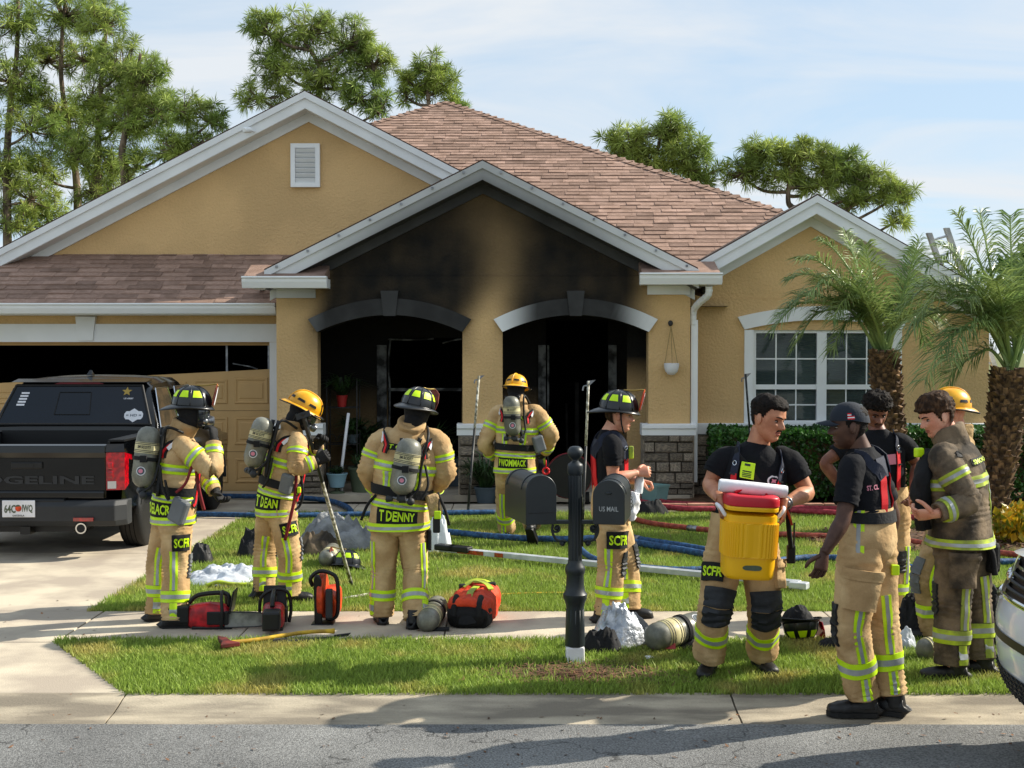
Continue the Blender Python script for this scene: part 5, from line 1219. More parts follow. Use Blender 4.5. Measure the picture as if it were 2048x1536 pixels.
# ================================================================== people: lofts
UP = V((0, 0, 1))
class Loft:
    """tube with elliptical sections through key rings (centre, rx, ry); side = direction of rx"""
    def __init__(s, keys, side, amp=0.0, fr=6.0, folds=(), seed=0, e=2.0):
        s.k = [(V(c), a, b) for c, a, b in keys]; s.side = V(side).normalized(); s.amp = amp; s.fr = fr; s.folds = folds; s.seed = seed; s.e = e
        d = [0.0]
        for i in range(1, len(s.k)): d.append(d[-1] + max(1e-5, (s.k[i][0] - s.k[i - 1][0]).length))
        s.d = [x / d[-1] for x in d]; s.len = d[-1]
    def key(s, t):
        t = min(1, max(0, t)); n = len(s.k)
        i = 0
        while i < n - 2 and t > s.d[i + 1]: i += 1
        u = (t - s.d[i]) / (s.d[i + 1] - s.d[i])
        a, b, c, d = s.k[max(i - 1, 0)], s.k[i], s.k[i + 1], s.k[min(i + 2, n - 1)]
        return crom(a[0], b[0], c[0], d[0], u), max(.003, crom(a[1], b[1], c[1], d[1], u)), max(.003, crom(a[2], b[2], c[2], d[2], u))
    def frame(s, t):
        c, rx, ry = s.key(t); T = s.key(min(1, t + .012))[0] - s.key(max(0, t - .012))[0]
        T = T.normalized() if T.length > 1e-7 else UP
        S = s.side - T * s.side.dot(T); S = S.normalized() if S.length > 1e-3 else T.orthogonal().normalized()
        return c, T, S, T.cross(S), rx, ry
    def pt(s, t, a, off=0.0, wr=True):
        c, T, S, N, rx, ry = s.frame(t); ca, sa = math.cos(a), math.sin(a)
        if s.e != 2.0:
            ca = math.copysign(abs(ca) ** (2 / s.e), ca); sa = math.copysign(abs(sa) ** (2 / s.e), sa)
        r = S * (ca * rx) + N * (sa * ry); rl = r.length; u = r / rl if rl > 1e-6 else S
        w = 0.0
        if s.amp and wr:
            p = c + r; q = p + V((s.seed * 3.1, s.seed * 1.7, 0))
            w = s.amp * (0.9 * nz((q.x * s.fr, q.y * s.fr, q.z * s.fr * .6)) + 0.25 * nz(q * s.fr * 2.1) + 1.3 * (.35 - abs(nz(V((q.x * 1.3, q.y * 1.3, q.z * .8)) * s.fr * 1.15 + V((9, 2, 5)))) * 2) )
            for tb, wd, am, fq in s.folds:
                g_ = math.exp(-((t - tb) / wd) ** 2)
                if g_ > .02: w += am * g_ * math.sin(6.283 * (t * fq + 0.35 * math.sin(a * 2 + s.seed) + 0.8 * nz(q * 5)))
        return c + r + u * (off + w)
    def skin(s, m, nt, na, t0=0.0, t1=1.0, off=0.0, mi=0, cap0=True, cap1=True):
        vs = [s.pt(t0 + (t1 - t0) * i / nt, 2 * math.pi * j / na, off) for i in range(nt + 1) for j in range(na)]
        fs = [(i * na + j, i * na + (j + 1) % na, (i + 1) * na + (j + 1) % na, (i + 1) * na + j) for i in range(nt) for j in range(na)]
        for cp, row, t, dr in ((cap0, 0, t0, 1), (cap1, nt, t1, -1)):
            if cp:
                c, T, *_ = s.frame(t); k = len(vs); ctr = c + T * dr * .012
                ring = [ctr.lerp(vs[row * na + j], .72) for j in range(na)]; vs += ring + [ctr + T * dr * .02]
                for j in range(na):
                    q = (row * na + j, row * na + (j + 1) % na, k + (j + 1) % na, k + j); fs.append(q if dr < 0 else q[::-1])
                    q = (k + j, k + (j + 1) % na, k + na); fs.append(q if dr < 0 else q[::-1])
        m.add(vs, fs, mi); return m
    def patch(s, m, t0, t1, a0, a1, off, nt=6, na=10, mi=0, thick=0.004):
        """raised rectangle on the surface, with edges"""
        P_ = lambda u, v, o: s.pt(t0 + (t1 - t0) * u, a0 + (a1 - a0) * v, o)
        vs = [P_(i / nt, j / na, off) for i in range(nt + 1) for j in range(na + 1)]; w = na + 1
        fs = [(i * w + j, i * w + j + 1, (i + 1) * w + j + 1, (i + 1) * w + j) for i in range(nt) for j in range(na)]
        k = len(vs); edge = [(0, j) for j in range(na + 1)] + [(i, na) for i in range(1, nt + 1)] + [(nt, j) for j in range(na - 1, -1, -1)] + [(i, 0) for i in range(nt - 1, 0, -1)]
        vs += [P_(i / nt, j / na, off - thick - .004) for i, j in edge]; n = len(edge)
        for q in range(n):
            i, j = edge[q]; i2, j2 = edge[(q + 1) % n]; fs.append((i * w + j, i2 * w + j2, k + (q + 1) % n, k + q))
        m.add(vs, fs, mi); return m
    def text(s, m, txt, t0, t1, a0, a1, off, bold=.03, mi=0):
        """t0..t1 bottom to top, a0..a1 left to right"""
        vs, fs, _ = text_mesh(txt, 1, bold)
        m.add([s.pt(t0 + (t1 - t0) * y, a0 + (a1 - a0) * x, off) for x, y in vs], fs, mi); return m
    def strip(s, m, path, width, off, n=24, mi=0, thick=.006):
        """strap along (t, a) points"""
        pts = spline([V((t, a, 0)) for t, a in path], n); c = [s.pt(p.x, p.y, off) for p in pts]; vs = []
        for i in range(n + 1):
            T = (c[min(i + 1, n)] - c[max(i - 1, 0)]).normalized(); ax = s.frame(pts[i].x)[0]; nn = (c[i] - ax); nn = (nn - T * nn.dot(T)).normalized(); w = T.cross(nn) * width / 2
            vs += [c[i] - w, c[i] + w, c[i] + w - nn * thick, c[i] - w - nn * thick]
        fs = [(i * 4 + j, i * 4 + (j + 1) % 4, i * 4 + 4 + (j + 1) % 4, i * 4 + 4 + j) for i in range(n) for j in range(4)] + [(3, 2, 1, 0), (n * 4, n * 4 + 1, n * 4 + 2, n * 4 + 3)]
        m.add(vs, fs, mi); return m

def triple(l, parent, t0, t1, lime='lime', full=True, a0=0, a1=0, name='reflective_band', na=30):
    """lime band with a silver centre line"""
    m = MB(); tm, h = (t0 + t1) / 2, (t1 - t0)
    if full:
        for ta, tb, o, mi in ((t0, t1, .006, 0), (tm - h * .18, tm + h * .18, .0085, 1)):
            n2 = 4; vs = []
            rows = [(ta, -.006)] + [(ta + (tb - ta) * i / n2, o) for i in range(n2 + 1)] + [(tb, -.006)]
            for t, o_ in rows: vs += [l.pt(t, 2 * math.pi * j / na, o_) for j in range(na)]
            m.add(vs, [(i * na + j, i * na + (j + 1) % na, (i + 1) * na + (j + 1) % na, (i + 1) * na + j) for i in range(len(rows) - 1) for j in range(na)], mi)
    else:
        am, w = (a0 + a1) / 2, (a1 - a0)
        horiz = (t1 - t0) * l.len < 0.12
        l.patch(m, t0, t1, a0, a1, .006, 10 if not horiz else 4, 5 if not horiz else 14, 0)
        if horiz: l.patch(m, tm - h * .18, tm + h * .18, a0, a1, .0085, 2, 14, 1)
        else: l.patch(m, t0, t1, am - w * .18, am + w * .18, .0085, 10, 2, 1)
    return m.build(name, [lime, 'silver'], parent, smooth=True, auto=50, fixn=False)

# ------------------------------------------------------------------ hands
def hand(m, wr, d, pn, thumb_s, curl=0.5, sc=1.0, fat=1.0, mi=0, spread=.10):
    """wr wrist, d direction to the fingers, pn palm normal (fingers curl towards it), thumb_s +-1 side"""
    d = d.normalized(); pn = (pn - d * pn.dot(d)).normalized(); s = d.cross(pn)
    k = [(wr - d * .03 * sc, .028 * sc * fat, .021 * sc * fat), (wr, .028 * sc * fat, .019 * sc * fat), (wr + d * .03 * sc, .036 * sc * fat, .0175 * sc * fat), (wr + d * .065 * sc, .042 * sc * fat, .016 * sc * fat), (wr + d * .092 * sc, .040 * sc * fat, .013 * sc * fat)]
    Loft(k, s).skin(m, 8, 12, mi=mi)
    for i, (o, L, r) in enumerate(((-.030, .062, .0085), (-.010, .072, .009), (.010, .078, .0092), (.030, .068, .009))):
        o = o * thumb_s; b = wr + d * (.085 - .004 * (i == 0)) * sc + s * o * sc; p = [b]; ang = .15 + .1 * (3 - i) / 3 * curl; dd_ = d + s * o * spread * 20
        for j, f in enumerate((.46, .31, .25)):
            ang += curl * (.9 if j else .7); v = dd_.normalized() * math.cos(ang) + pn * math.sin(ang); p.append(p[-1] + v * L * f * sc)
        r = r * sc * fat; m.tube(spline(p, 9), [r, r, r * 1.02, r * 1.05, r * .97, r * .95, r * .98, r * .9, r * .8, r * .5], 8, mi)
    b = wr + d * .022 * sc + s * .030 * thumb_s * sc
    v0 = (d * .62 + s * .62 * thumb_s + pn * (.25 + .35 * curl)).normalized(); v1 = (d * .85 + s * (.15 - .25 * curl) * thumb_s + pn * (.3 + .5 * curl)).normalized()
    p = [b - v0 * .012 * sc, b + v0 * .03 * sc, b + v0 * .05 * sc + v1 * .012 * sc, b + v0 * .05 * sc + v1 * .05 * sc]
    r = .0112 * sc * fat; m.tube(spline(p, 8), [r * 1.15, r * 1.2, r * 1.15, r * 1.05, r, r, r * .95, r * .8, r * .45], 8, mi)

# ------------------------------------------------------------------ heads
HP = [(-.122, .016, .060, .035), (-.112, .032, .072, .03), (-.098, .044, .081, .02), (-.075, .056, .0865, .040), (-.05, .064, .0885, .066), (-.02, .0705, .090, .086), (.01, .0735, .092, .096), (.04, .0745, .0935, .100), (.07, .071, .087, .095), (.095, .059, .068, .077), (.112, .038, .042, .050), (.121, .012, .012, .016)]
def hprof(z):
    i = 0
    while i < len(HP) - 2 and z > HP[i + 1][0]: i += 1
    u = (z - HP[i][0]) / (HP[i + 1][0] - HP[i][0]); r = []
    for k in (1, 2, 3): r.append(crom(HP[max(i - 1, 0)][k], HP[i][k], HP[i + 1][k], HP[min(i + 2, len(HP) - 1)][k], u))
    return r
def ga(x, w): return math.exp(-(x / w) ** 2)
def hsurf(th, z, off=0.0, face=True, wide=1.0):
    """th: 0 front, positive towards his right; returns local x (right), y (forward), z"""
    w, f, b = hprof(z); s, c = math.sin(th), math.cos(th)
    e = 2 / 2.25; x = math.copysign(abs(s) ** e, s) * (w * wide + off); y = math.copysign(abs(c) ** e, c) * ((f if c > 0 else b) + off)
    if face and c > .2:
        ax = abs(x); k = sm(.2, .5, c)
        nose = ga(x, .0115 + .004 * sm(0, -.03, z)) * sm(.022, -.030, z) * sm(-.047, -.034, z) * .030
        nose += .010 * ga(ax - .014, .0075) * ga(z + .033, .009)
        y += k * (nose - .014 * ga(ax - .032, .017) * ga(z - .001, .013) + .006 * ga(ax - .028, .026) * ga(z - .025, .009) + .0075 * ga(x, .021) * (ga(z + .057, .0055) + 1.15 * ga(z + .070, .0065)) - .005 * ga(x, .025) * ga(z + .0635, .003) + .009 * ga(x, .020) * ga(z + .100, .014) + .005 * ga(ax - .042, .018) * ga(z + .022, .02) - .003 * ga(x, .03) * ga(z + .083, .006) - .004 * ga(ax - .05, .02) * ga(z + .06, .02))
    return x, y, z
class Head:
    def __init__(s, c, yaw, pitch=0.0, roll=0.0, sc=1.0, wide=1.0):
        f = V((math.sin(R(yaw)), math.cos(R(yaw)), 0)); r = V((f.y, -f.x, 0)); q = Matrix.Rotation(R(-pitch), 3, r); f = q @ f; u = q @ UP     # pitch > 0 looks down
        if roll: q = Matrix.Rotation(R(roll), 3, f); r = q @ r; u = q @ u
        s.c, s.f, s.r, s.u, s.sc, s.wide = V(c), f, r, u, sc, wide
        s.M = Matrix((r, f, u)).transposed()
    def w(s, x, y, z): return s.c + (s.r * x + s.f * y + s.u * z) * s.sc
    def face(s, m, lips=1):
        na, nzr = 64, 54
        vs = []; z0, z1 = -.122, .121
        for i in range(nzr + 1):
            z = z0 + (z1 - z0) * i / nzr
            for j in range(na):
                a = 2 * math.pi * j / na; a = a - .55 * math.sin(a) * (1 if True else 0)   # finer at the front
                vs.append(s.w(*hsurf(a, z, 0, True, s.wide)))
        k0 = len(m.v)
        fs, mi = [], []
        for i in range(nzr):
            z = z0 + (z1 - z0) * (i + .5) / nzr
            for j in range(na):
                fs.append((i * na + j, i * na + (j + 1) % na, (i + 1) * na + (j + 1) % na, (i + 1) * na + j))
                a = 2 * math.pi * (j + .5) / na; a = a - .55 * math.sin(a); x = hsurf(a, z)[0]
                mi.append(lips if (math.cos(a) > .5 and abs(x) < .025 - 60 * (z + .0635) ** 2 and -.0755 < z < -.0525 and abs(x) < .025) else 0)
        fs += [tuple(reversed(range(na))), tuple(range(nzr * na, (nzr + 1) * na))]; mi += [0, 0]
        m.add(vs, fs); m.m[-len(mi):] = mi
        for sg in (-1, 1):                                   # ears
            m.ball(s.w(sg * .0755 * s.wide, -.008, -.006), .033 * s.sc, 14, 10, (.30, .62, 1.0), s.M @ Matrix.Rotation(sg * -.35, 3, 'Z') @ Matrix.Rotation(.18, 3, 'X'))
            m.ball(s.w(sg * .083 * s.wide, -.004, -.006), .020 * s.sc, 10, 8, (.18, .55, .9), s.M)
    def eyes(s, parent, brow='hair_black', squint=.42):
        for sg in (-1, 1):
            y = hsurf(.36, 0)[1]
            m = MB(); m.ball(s.w(sg * .031, y - .003, .000), .0115 * s.sc, 12, 8, (1.15, 1, squint), s.M); e = m.build('eye', 'eye_white', parent, smooth=True)
            m = MB(); m.ball(s.w(sg * .030, y + .006, .000), .0066 * s.sc, 10, 8, (1, .6, .8), s.M); m.build('iris', 'iris', e, smooth=True)
            m = MB(); pts = []
            for i in range(7):
                x = .012 + .038 * i / 6; th = math.asin(min(.95, x / .078)); yy = hsurf(th, .022)[1]; pts.append(s.w(sg * x, yy + .003 + .003 * (1 - i / 6), .019 + .007 * math.sin(i / 6 * 2.4)))
            m.tube(pts, [.0035, .0045, .005, .0048, .004, .003, .0015], 6); m.build('eyebrow', brow, parent, smooth=True)
            m = MB(); pts = [s.w(sg * (.019 + .024 * i / 6), y + .0045 - .010 * (i / 6 - .4) ** 2, .0055 + .003 * math.sin(math.pi * i / 6)) for i in range(7)]; m.tube(pts, .0026, 5); m.build('eyelashes', brow, parent, smooth=True)
    def moustache(s, parent, mat='hair_black', thick=1.0):
        m = MB()
        for sg in (-1, 1):
            pts = [s.w(sg * x, hsurf(math.asin(min(.9, x / .085)), -.05)[1] + .004, z) for x, z in ((.001, -.046), (.012, -.047), (.022, -.052), (.030, -.060))]
            m.tube(spline(pts, 8), [.0045 * thick, .0055 * thick, .0055 * thick, .005 * thick, .0045 * thick, .004 * thick, .0032 * thick, .002, .001], 7)
        m.build('moustache', mat, parent, smooth=True)
    def hair(s, parent, mat, top=.016, side=.004, front=.062, back=-.075, curl=.004, fq=60, name='hair', sideburn=-.01):
        na, nr = 72, 44; z0, z1 = -.09, .121; vs = []; ok = []
        def line(a):                                         # hairline height by angle
            c = math.cos(a)
            if c > .45: return front - .012 * (1 - c)
            if c > .05: return sideburn + (front - .012 - sideburn) * sm(.05, .45, c) ** 1.3 if c > .12 else sideburn
            if c > -.35: return .012
            return back
        for i in range(nr + 1):
            z = z0 + (z1 - z0) * i / nr
            for j in range(na):
                a = 2 * math.pi * j / na; t = sm(.02, .09, z); o = side + (top - side) * t
                l = line(a); o *= sm(l - .006, l + .02, z); ok.append(z > l - .006)
                x, y, zz = hsurf(a, z, o + .0015, False, s.wide); n_ = curl * (nz((x * fq + 5, y * fq, zz * fq)) + .5 * nz((x * fq * 2.2, y * fq * 2.2, zz * fq * 2.2)))
                zz += (top * .9 + n_) * sm(.08, .118, z); k = 1 + n_ / .09
                vs.append(s.w(x * k, y * k, zz))
        fs = [f for i in range(nr) for j in range(na) for f in [(i * na + j, i * na + (j + 1) % na, (i + 1) * na + (j + 1) % na, (i + 1) * na + j)] if all(ok[q] for q in f)]
        fs.append(tuple(range(nr * na, (nr + 1) * na)))
        m = MB(); m.add(vs, fs); return m.build(name, mat, parent, smooth=True, fixn=False)

# ------------------------------------------------------------------ fire helmet
def helmet(parent, H, col, trad=True, patch='lime', tilt=0.0, shield='leather', lift=.040):
    Q = Matrix.Rotation(R(tilt), 3, 'X')
    def L(x, y, z):
        p = Q @ V((x, y, z)) * 1.06; return H.w(p.x, p.y - .004, p.z + lift)
    HL, HWd, HT = .128, .108, (.128 if trad else .118)
    def dome(a, ph, off=0.0):
        rib = .004 * max(0, math.cos(a * 4)) ** 8 if trad else .0
        c = math.cos(ph); k = (c ** .82)
        return L(math.sin(a) * (HWd + off + rib) * k, math.cos(a) * (HL + off + rib) * k, .004 + math.sin(ph) * (HT + off))
    na, nr = 64, 12; m = MB()
    vs = [dome(2 * math.pi * j / na, i / nr * math.pi / 2 * .995) for i in range(nr + 1) for j in range(na)]
    fs = [(i * na + j, i * na + (j + 1) % na, (i + 1) * na + (j + 1) % na, (i + 1) * na + j) for i in range(nr) for j in range(na)] + [tuple(range(nr * na, (nr + 1) * na))]
    m.add(vs, fs); dm = m.build('helmet', col, parent, smooth=True, fixn=False)
    def brim(a, u, dz=0.0):
        c, s_ = math.cos(a), math.sin(a)
        ob = (.155 if c > 0 else .155 + (.062 if trad else .035) * (-c) ** 1.5); ow = .146 if trad else .135
        x = s_ * (HWd - .006 + (ow - HWd) * u); y = c * (HL - .006 + (ob - HL) * u)
        z = .004 - .022 * u * u - (.020 if trad else .012) * u * max(0, -c) ** 2 + .010 * u * u * s_ * s_
        return L(x, y, z + dz)
    vs = [brim(2 * math.pi * j / na, i / 5, dz) for dz in (0, -.007) for i in range(6) for j in range(na)]; k = 6 * na
    fs = [(i * na + j, i * na + (j + 1) % na, (i + 1) * na + (j + 1) % na, (i + 1) * na + j) for i in range(5) for j in range(na)]
    fs += [tuple(reversed([q + k for q in f])) for f in fs] + [(5 * na + j, 5 * na + (j + 1) % na, k + 5 * na + (j + 1) % na, k + 5 * na + j) for j in range(na)]
    m = MB(); m.add(vs, fs); m.build('brim', col, dm, smooth=True, auto=60, fixn=False)
    m = MB(); m.tube([brim(2 * math.pi * j / 48, 1, -.0035) for j in range(49)], .0055, 6, cap=False); m.build('brim_edge', 'plastic_black' if trad else 'plastic_black', dm, smooth=True)
    if trad:
        for j in range(8):
            a = math.pi / 4 * j; m = MB(); m.tube([dome(a, ph / 10 * math.pi / 2 * .98, .001) for ph in range(11)], .0042, 6); m.build('rib', col, dm, smooth=True)
    if patch:
        for j in range(8):                                   # reflective trapezoids round the crown
            a = math.pi / 4 * (j + .5)
            if math.cos(a) > .8: continue
            m = MB(); g_ = []
            for i in range(4):
                ph = .42 + .42 * i / 3 if trad else .25 + .16 * i / 3; w = .27 - .05 * i / 3
                for q in range(6): g_.append(dome(a - w + 2 * w * q / 5, ph, .0035))
            m.add(g_, [(i * 6 + q, i * 6 + q + 1, i * 6 + 7 + q, i * 6 + 6 + q) for i in range(3) for q in range(5)]); m.build('reflective_patch', patch, dm, smooth=True, fixn=False)
    # front shield and its holder
    if trad:
        pts = [(-.055, .0), (-.062, .05), (-.045, .115), (0, .145), (.045, .115), (.062, .05), (.055, .0), (0, -.012)]
        m = MB(); m.prism([L(x, .142 + .020 * (z / .14) - .10 * x * x / .06, .012 + z) for x, z in pts], H.f * .006); sh = m.build('front_shield', shield, dm)
        m = MB(); m.prism([L(x * .55, .1475 + .020 * (z / .14), .015 + z * .8) for x, z in pts], H.f * .003); m.build('shield_panel', 'white_print', sh)
        m = MB(); m.tube(spline([L(0, .02, .136), L(0, .09, .140), L(0, .155, .152), L(0, .166, .135)], 10), .006, 6); m.build('crest_holder', 'brass', dm, smooth=True)
    else:
        m = MB(); m.prism([L(-.04, .126, .012), L(.04, .126, .012), L(.03, .105, .085), L(-.03, .105, .085)], H.f * .008); m.build('front_badge', 'plastic_black', dm)
        m = MB(); m.tube([dome(0, ph / 10 * math.pi / 2 * .99, .003) for ph in range(11)] + [dome(math.pi, (10 - ph) / 10 * math.pi / 2 * .99, .003) for ph in range(11)], .007, 6); m.build('ridge', col, dm, smooth=True)
        m = MB(); m.tube([L(math.sin(a) * .150, math.cos(a) * .165, -.006) for a in [-1.0 + 2 * i / 12 for i in range(13)]], .006, 6); m.build('visor_edge', 'mask_glass', dm, smooth=True)
    return dm

# ------------------------------------------------------------------ boots
def boot(parent, foot, yaw, h=.15, mat='boot', heel=0.0, sc=1.0):
    """foot: ground point under the ankle"""
    f = V((math.sin(R(yaw)), math.cos(R(yaw)), 0)); s = V((f.y, -f.x, 0)); q = Matrix.Rotation(R(-heel), 3, s); b = V(foot)
    def B(y, z):                                             # rotate about the toe when the heel is lifted
        p = f * y * sc + UP * z * sc; t = f * .16 * sc; return b + t + q @ (p - t)
    k = [(B(-.105, .06), .030, .040), (B(-.095, .055), .042, .052), (B(-.04, .055), .046, .055), (B(.03, .05), .048, .050), (B(.10, .045), .054, .044), (B(.155, .04), .050, .038), (B(.185, .035), .034, .028), (B(.195, .033), .015, .012)]
    m = MB(); Loft([(c, a * sc, z * sc) for c, a, z in k], s, .0025, 14, e=2.4).skin(m, 22, 20)
    up = (B(0, 1) - B(0, 0)).normalized()
    Loft([(B(-.04, .05), .05 * sc, .065 * sc), (B(-.035, .11), .050 * sc, .062 * sc), (B(-.03, h), .050 * sc, .056 * sc)], s, .003, 12).skin(m, 10, 18)
    o = m.build('boot', mat, parent, smooth=True, fixn=False)
    m = MB(); ol = [(-.10, .030), (-.085, .045), (0, .048), (.08, .057), (.14, .054), (.185, .036), (.20, .012)]
    pts = [B(y, 0) + (q @ s) * w * sc for y, w in ol] + [B(y, 0) - (q @ s) * w * sc for y, w in reversed(ol)]
    m.prism(pts, (q @ UP) * .028 * sc); m.build('sole', 'rubber', o)
    return o
# ================================================================== dressing
def acam(yaw): return math.atan2(-math.cos(R(yaw)), math.sin(R(yaw)))
class Crew:
    def __init__(s, label, Y, yaw, head, neck, pel, arms, legs, head_yaw=None, head_pitch=0, head_roll=0, bulk=1.0, skin='skin_tan', lip='lip', hsc=1.0, wide=1.0, heel={}):
        """arms: {side: (elbow px, wrist px)}, legs: {side: (foot px on ground, knee px, foot yaw)}; side +1 is his right"""
        hsc *= 1.07; s.heel = heel
        s.Y, s.yaw, s.b = Y, yaw, bulk; s.skin, s.lip = skin, lip
        J = lambda q: P(q[0], q[1], Y + (q[2] if len(q) > 2 else 0))
        s.J = J; s.f = V((math.sin(R(yaw)), math.cos(R(yaw)), 0)); s.r = V((s.f.y, -s.f.x, 0)); s.ac = acam(yaw)
        s.neck, s.pel = J(neck), J(pel); s.ax = (s.neck - s.pel).normalized()
        s.H = Head(J(head), head_yaw if head_yaw is not None else yaw, head_pitch, head_roll, hsc, wide)
        s.sh, s.el, s.wr, s.ft, s.kn, s.fy, s.hip = {}, {}, {}, {}, {}, {}, {}
        for k, (e, w) in arms.items(): s.sh[k] = s.neck - s.ax * .075 + s.r * k * .185 * bulk; s.el[k] = J(e); s.wr[k] = J(w)
        for k, (ft, kn, fy) in legs.items(): s.ft[k] = G(ft[0], ft[1], 0.0 if ft[1] < 1400 else -.030); s.kn[k] = J(kn); s.fy[k] = fy; s.hip[k] = s.pel + s.r * k * .095 * bulk - UP * .03
        c = (s.ft[1] + s.ft[-1]) / 2
        s.t = thing('person', label, 'person', (c.x, c.y, 0), 'firefighters gathered in front of the burnt house')
    def ank(s, k, z):
        if not s.heel.get(k): return s.ft[k] + UP * z
        f = V((math.sin(R(s.fy[k])), math.cos(R(s.fy[k])), 0)); q = Matrix.Rotation(R(-s.heel[k]), 3, V((f.y, -f.x, 0))); t = f * .16; return s.ft[k] + t + q @ (UP * z - f * .03 - t)
    # -- the body itself: one mesh
    def body(s, hands=None, face=True, sc=1.0):
        """hands: {side: (direction, palm normal, thumb sign, curl)}"""
        m = MB(); b = s.b; H = s.H
        Loft([(s.pel - UP * .1, .12 * b, .10 * b), (s.pel, .15 * b, .105 * b), (s.pel.lerp(s.neck, .35), .135 * b, .095 * b), (s.pel.lerp(s.neck, .7), .165 * b, .11 * b), (s.pel.lerp(s.neck, .92), .12 * b, .08 * b), (s.neck, .074 * b, .068 * b), (s.neck.lerp(H.w(0, -.025, -.06), .5), .060 * b, .062 * b), (H.w(0, -.025, -.055), .054 * b, .058 * b), (H.w(0, -.02, 0), .04, .045)], s.r).skin(m, 34, 24)
        for k in s.sh:
            sh, el, wr = s.sh[k], s.el[k], s.wr[k]
            Loft([(sh - s.r * k * .05 - UP * .02, .042 * b, .045 * b), (sh - UP * .01, .048 * b, .05 * b), (sh.lerp(el, .45), .052 * b, .055 * b), (el - (el - sh).normalized() * .03, .043 * b, .045 * b), (el.lerp(wr, .06), .044 * b, .046 * b), (el.lerp(wr, .3), .046 * b, .046 * b), (el.lerp(wr, .72), .036 * b, .032 * b), (wr, .029 * b, .022 * b)], UP.cross(s.f) + s.f * .3).skin(m, 34, 16)
        for k in s.ft:
            an = s.ank(k, .10)
            Loft([(s.hip[k], .085 * b, .09 * b), (s.hip[k].lerp(s.kn[k], .5), .075 * b, .08 * b), (s.kn[k], .055, .06), (s.kn[k].lerp(an, .4), .055, .06), (an, .035, .04), (s.ank(k, .05), .035, .045)], s.r).skin(m, 18, 12)
        if hands:
            for k, (d, pn, ts, cu) in hands.items(): hand(m, s.wr[k], V(d), V(pn), ts, cu, 1.04 * b)
        if face: H.face(m)
        else: m.ball(H.c, .095, 16, 12, (.8, 1, 1.2), H.M)
        return m.build('body', [s.skin, s.lip], s.t, smooth=True, fixn=False)
    # -- turnout trousers
    def pants(s, mat='tan_cloth', lime='lime', big=1.0, stripe=0.0, patch=None, knee='knee_pad', bands=True, top=.15, side_pocket=None, cuff=.07, pad_side=(1, -1), pad_w=.62, stripe_side=None, band_t=(.155, .25)):
        b = s.b * big; s.leg = {}; m = MB()
        Loft([(s.pel + UP * top, .175 * b, .135 * b), (s.pel + UP * .06, .19 * b, .15 * b), (s.pel - UP * .05, .20 * b, .158 * b), (s.pel - UP * .12, .17 * b, .14 * b), (s.pel - UP * .17, .09 * b, .10 * b)], s.r, .007, 8, seed=s.Y).skin(m, 18, 36, cap0=False)
        for k in s.ft:
            an = s.ank(k, cuff if not s.heel.get(k) else .13); hp = s.pel + s.r * k * .098 * b - UP * .02; kn = s.kn[k]
            l = Loft([(an, .092 * b, .105 * b), (an.lerp(kn, .25), .090 * b, .102 * b), (an.lerp(kn, .62), .092 * b, .104 * b), (kn, .096 * b, .104 * b), (kn.lerp(hp, .45), .106 * b, .120 * b), (kn.lerp(hp, .85), .104 * b, .13 * b), (hp + UP * .05, .085 * b, .11 * b)], s.r, .008, 7, ((.42, .10, .007, 26), (.06, .07, .007, 30), (.78, .10, .005, 20)), seed=s.Y * 3 + k)
            l.skin(m, 64, 34); s.leg[k] = l
        tr = m.build('trousers', mat, s.t, smooth=True, fixn=False)
        for k in s.ft:
            l = s.leg[k]
            if bands: triple(l, tr, band_t[0], band_t[1], lime)
            if stripe is not None:
                a = s.ac + stripe if stripe_side is None else stripe_side[k]
                for t0, t1 in ((.02, band_t[0] - .005), (band_t[1] + .005, .60)): triple(l, tr, t0, t1, lime, False, a - .27, a + .27, 'reflective_stripe')
            if knee and k in pad_side:
                for t0, t1 in ((.36, .455), (.46, .565)):
                    mm = MB(); l.patch(mm, t0, t1, math.pi / 2 - pad_w, math.pi / 2 + pad_w, .014, 8, 12, 0, .012); mm.build('knee_pad', knee, tr, smooth=True, auto=50, fixn=False)
        if patch:
            for k, d0, d1, txt, t0, t1 in patch:
                l = s.leg[k]; a = s.ac; mm = MB(); l.patch(mm, t0, t1, a + d0, a + d1, .016, 6, 14, 0, .012); pk = mm.build('pocket_patch', 'black_patch', tr, smooth=True, auto=50, fixn=False)
                mm = MB(); h = t1 - t0; l.text(mm, txt, t0 + h * .22, t0 + h * .80, a + d0 + (d1 - d0) * .10, a + d0 + (d1 - d0) * .92, .0195); mm.build('lettering', lime, pk, fixn=False)
        if side_pocket:
            for k, d0, d1, t0, t1 in side_pocket:
                l = s.leg[k]; a = s.ac; mm = MB(); l.patch(mm, t0, t1, a + d0, a + d1, .034, 8, 12, 0, .03); pk = mm.build('cargo_pocket', mat, tr, smooth=True, auto=60, fixn=False)
                mm = MB(); l.patch(mm, t1 - .035, t1 + .02, a + d0 - .03, a + d1 + .03, .042, 3, 12, 0, .012); mm.build('pocket_flap', mat, pk, smooth=True, auto=60, fixn=False)
        s.tr = tr; return tr
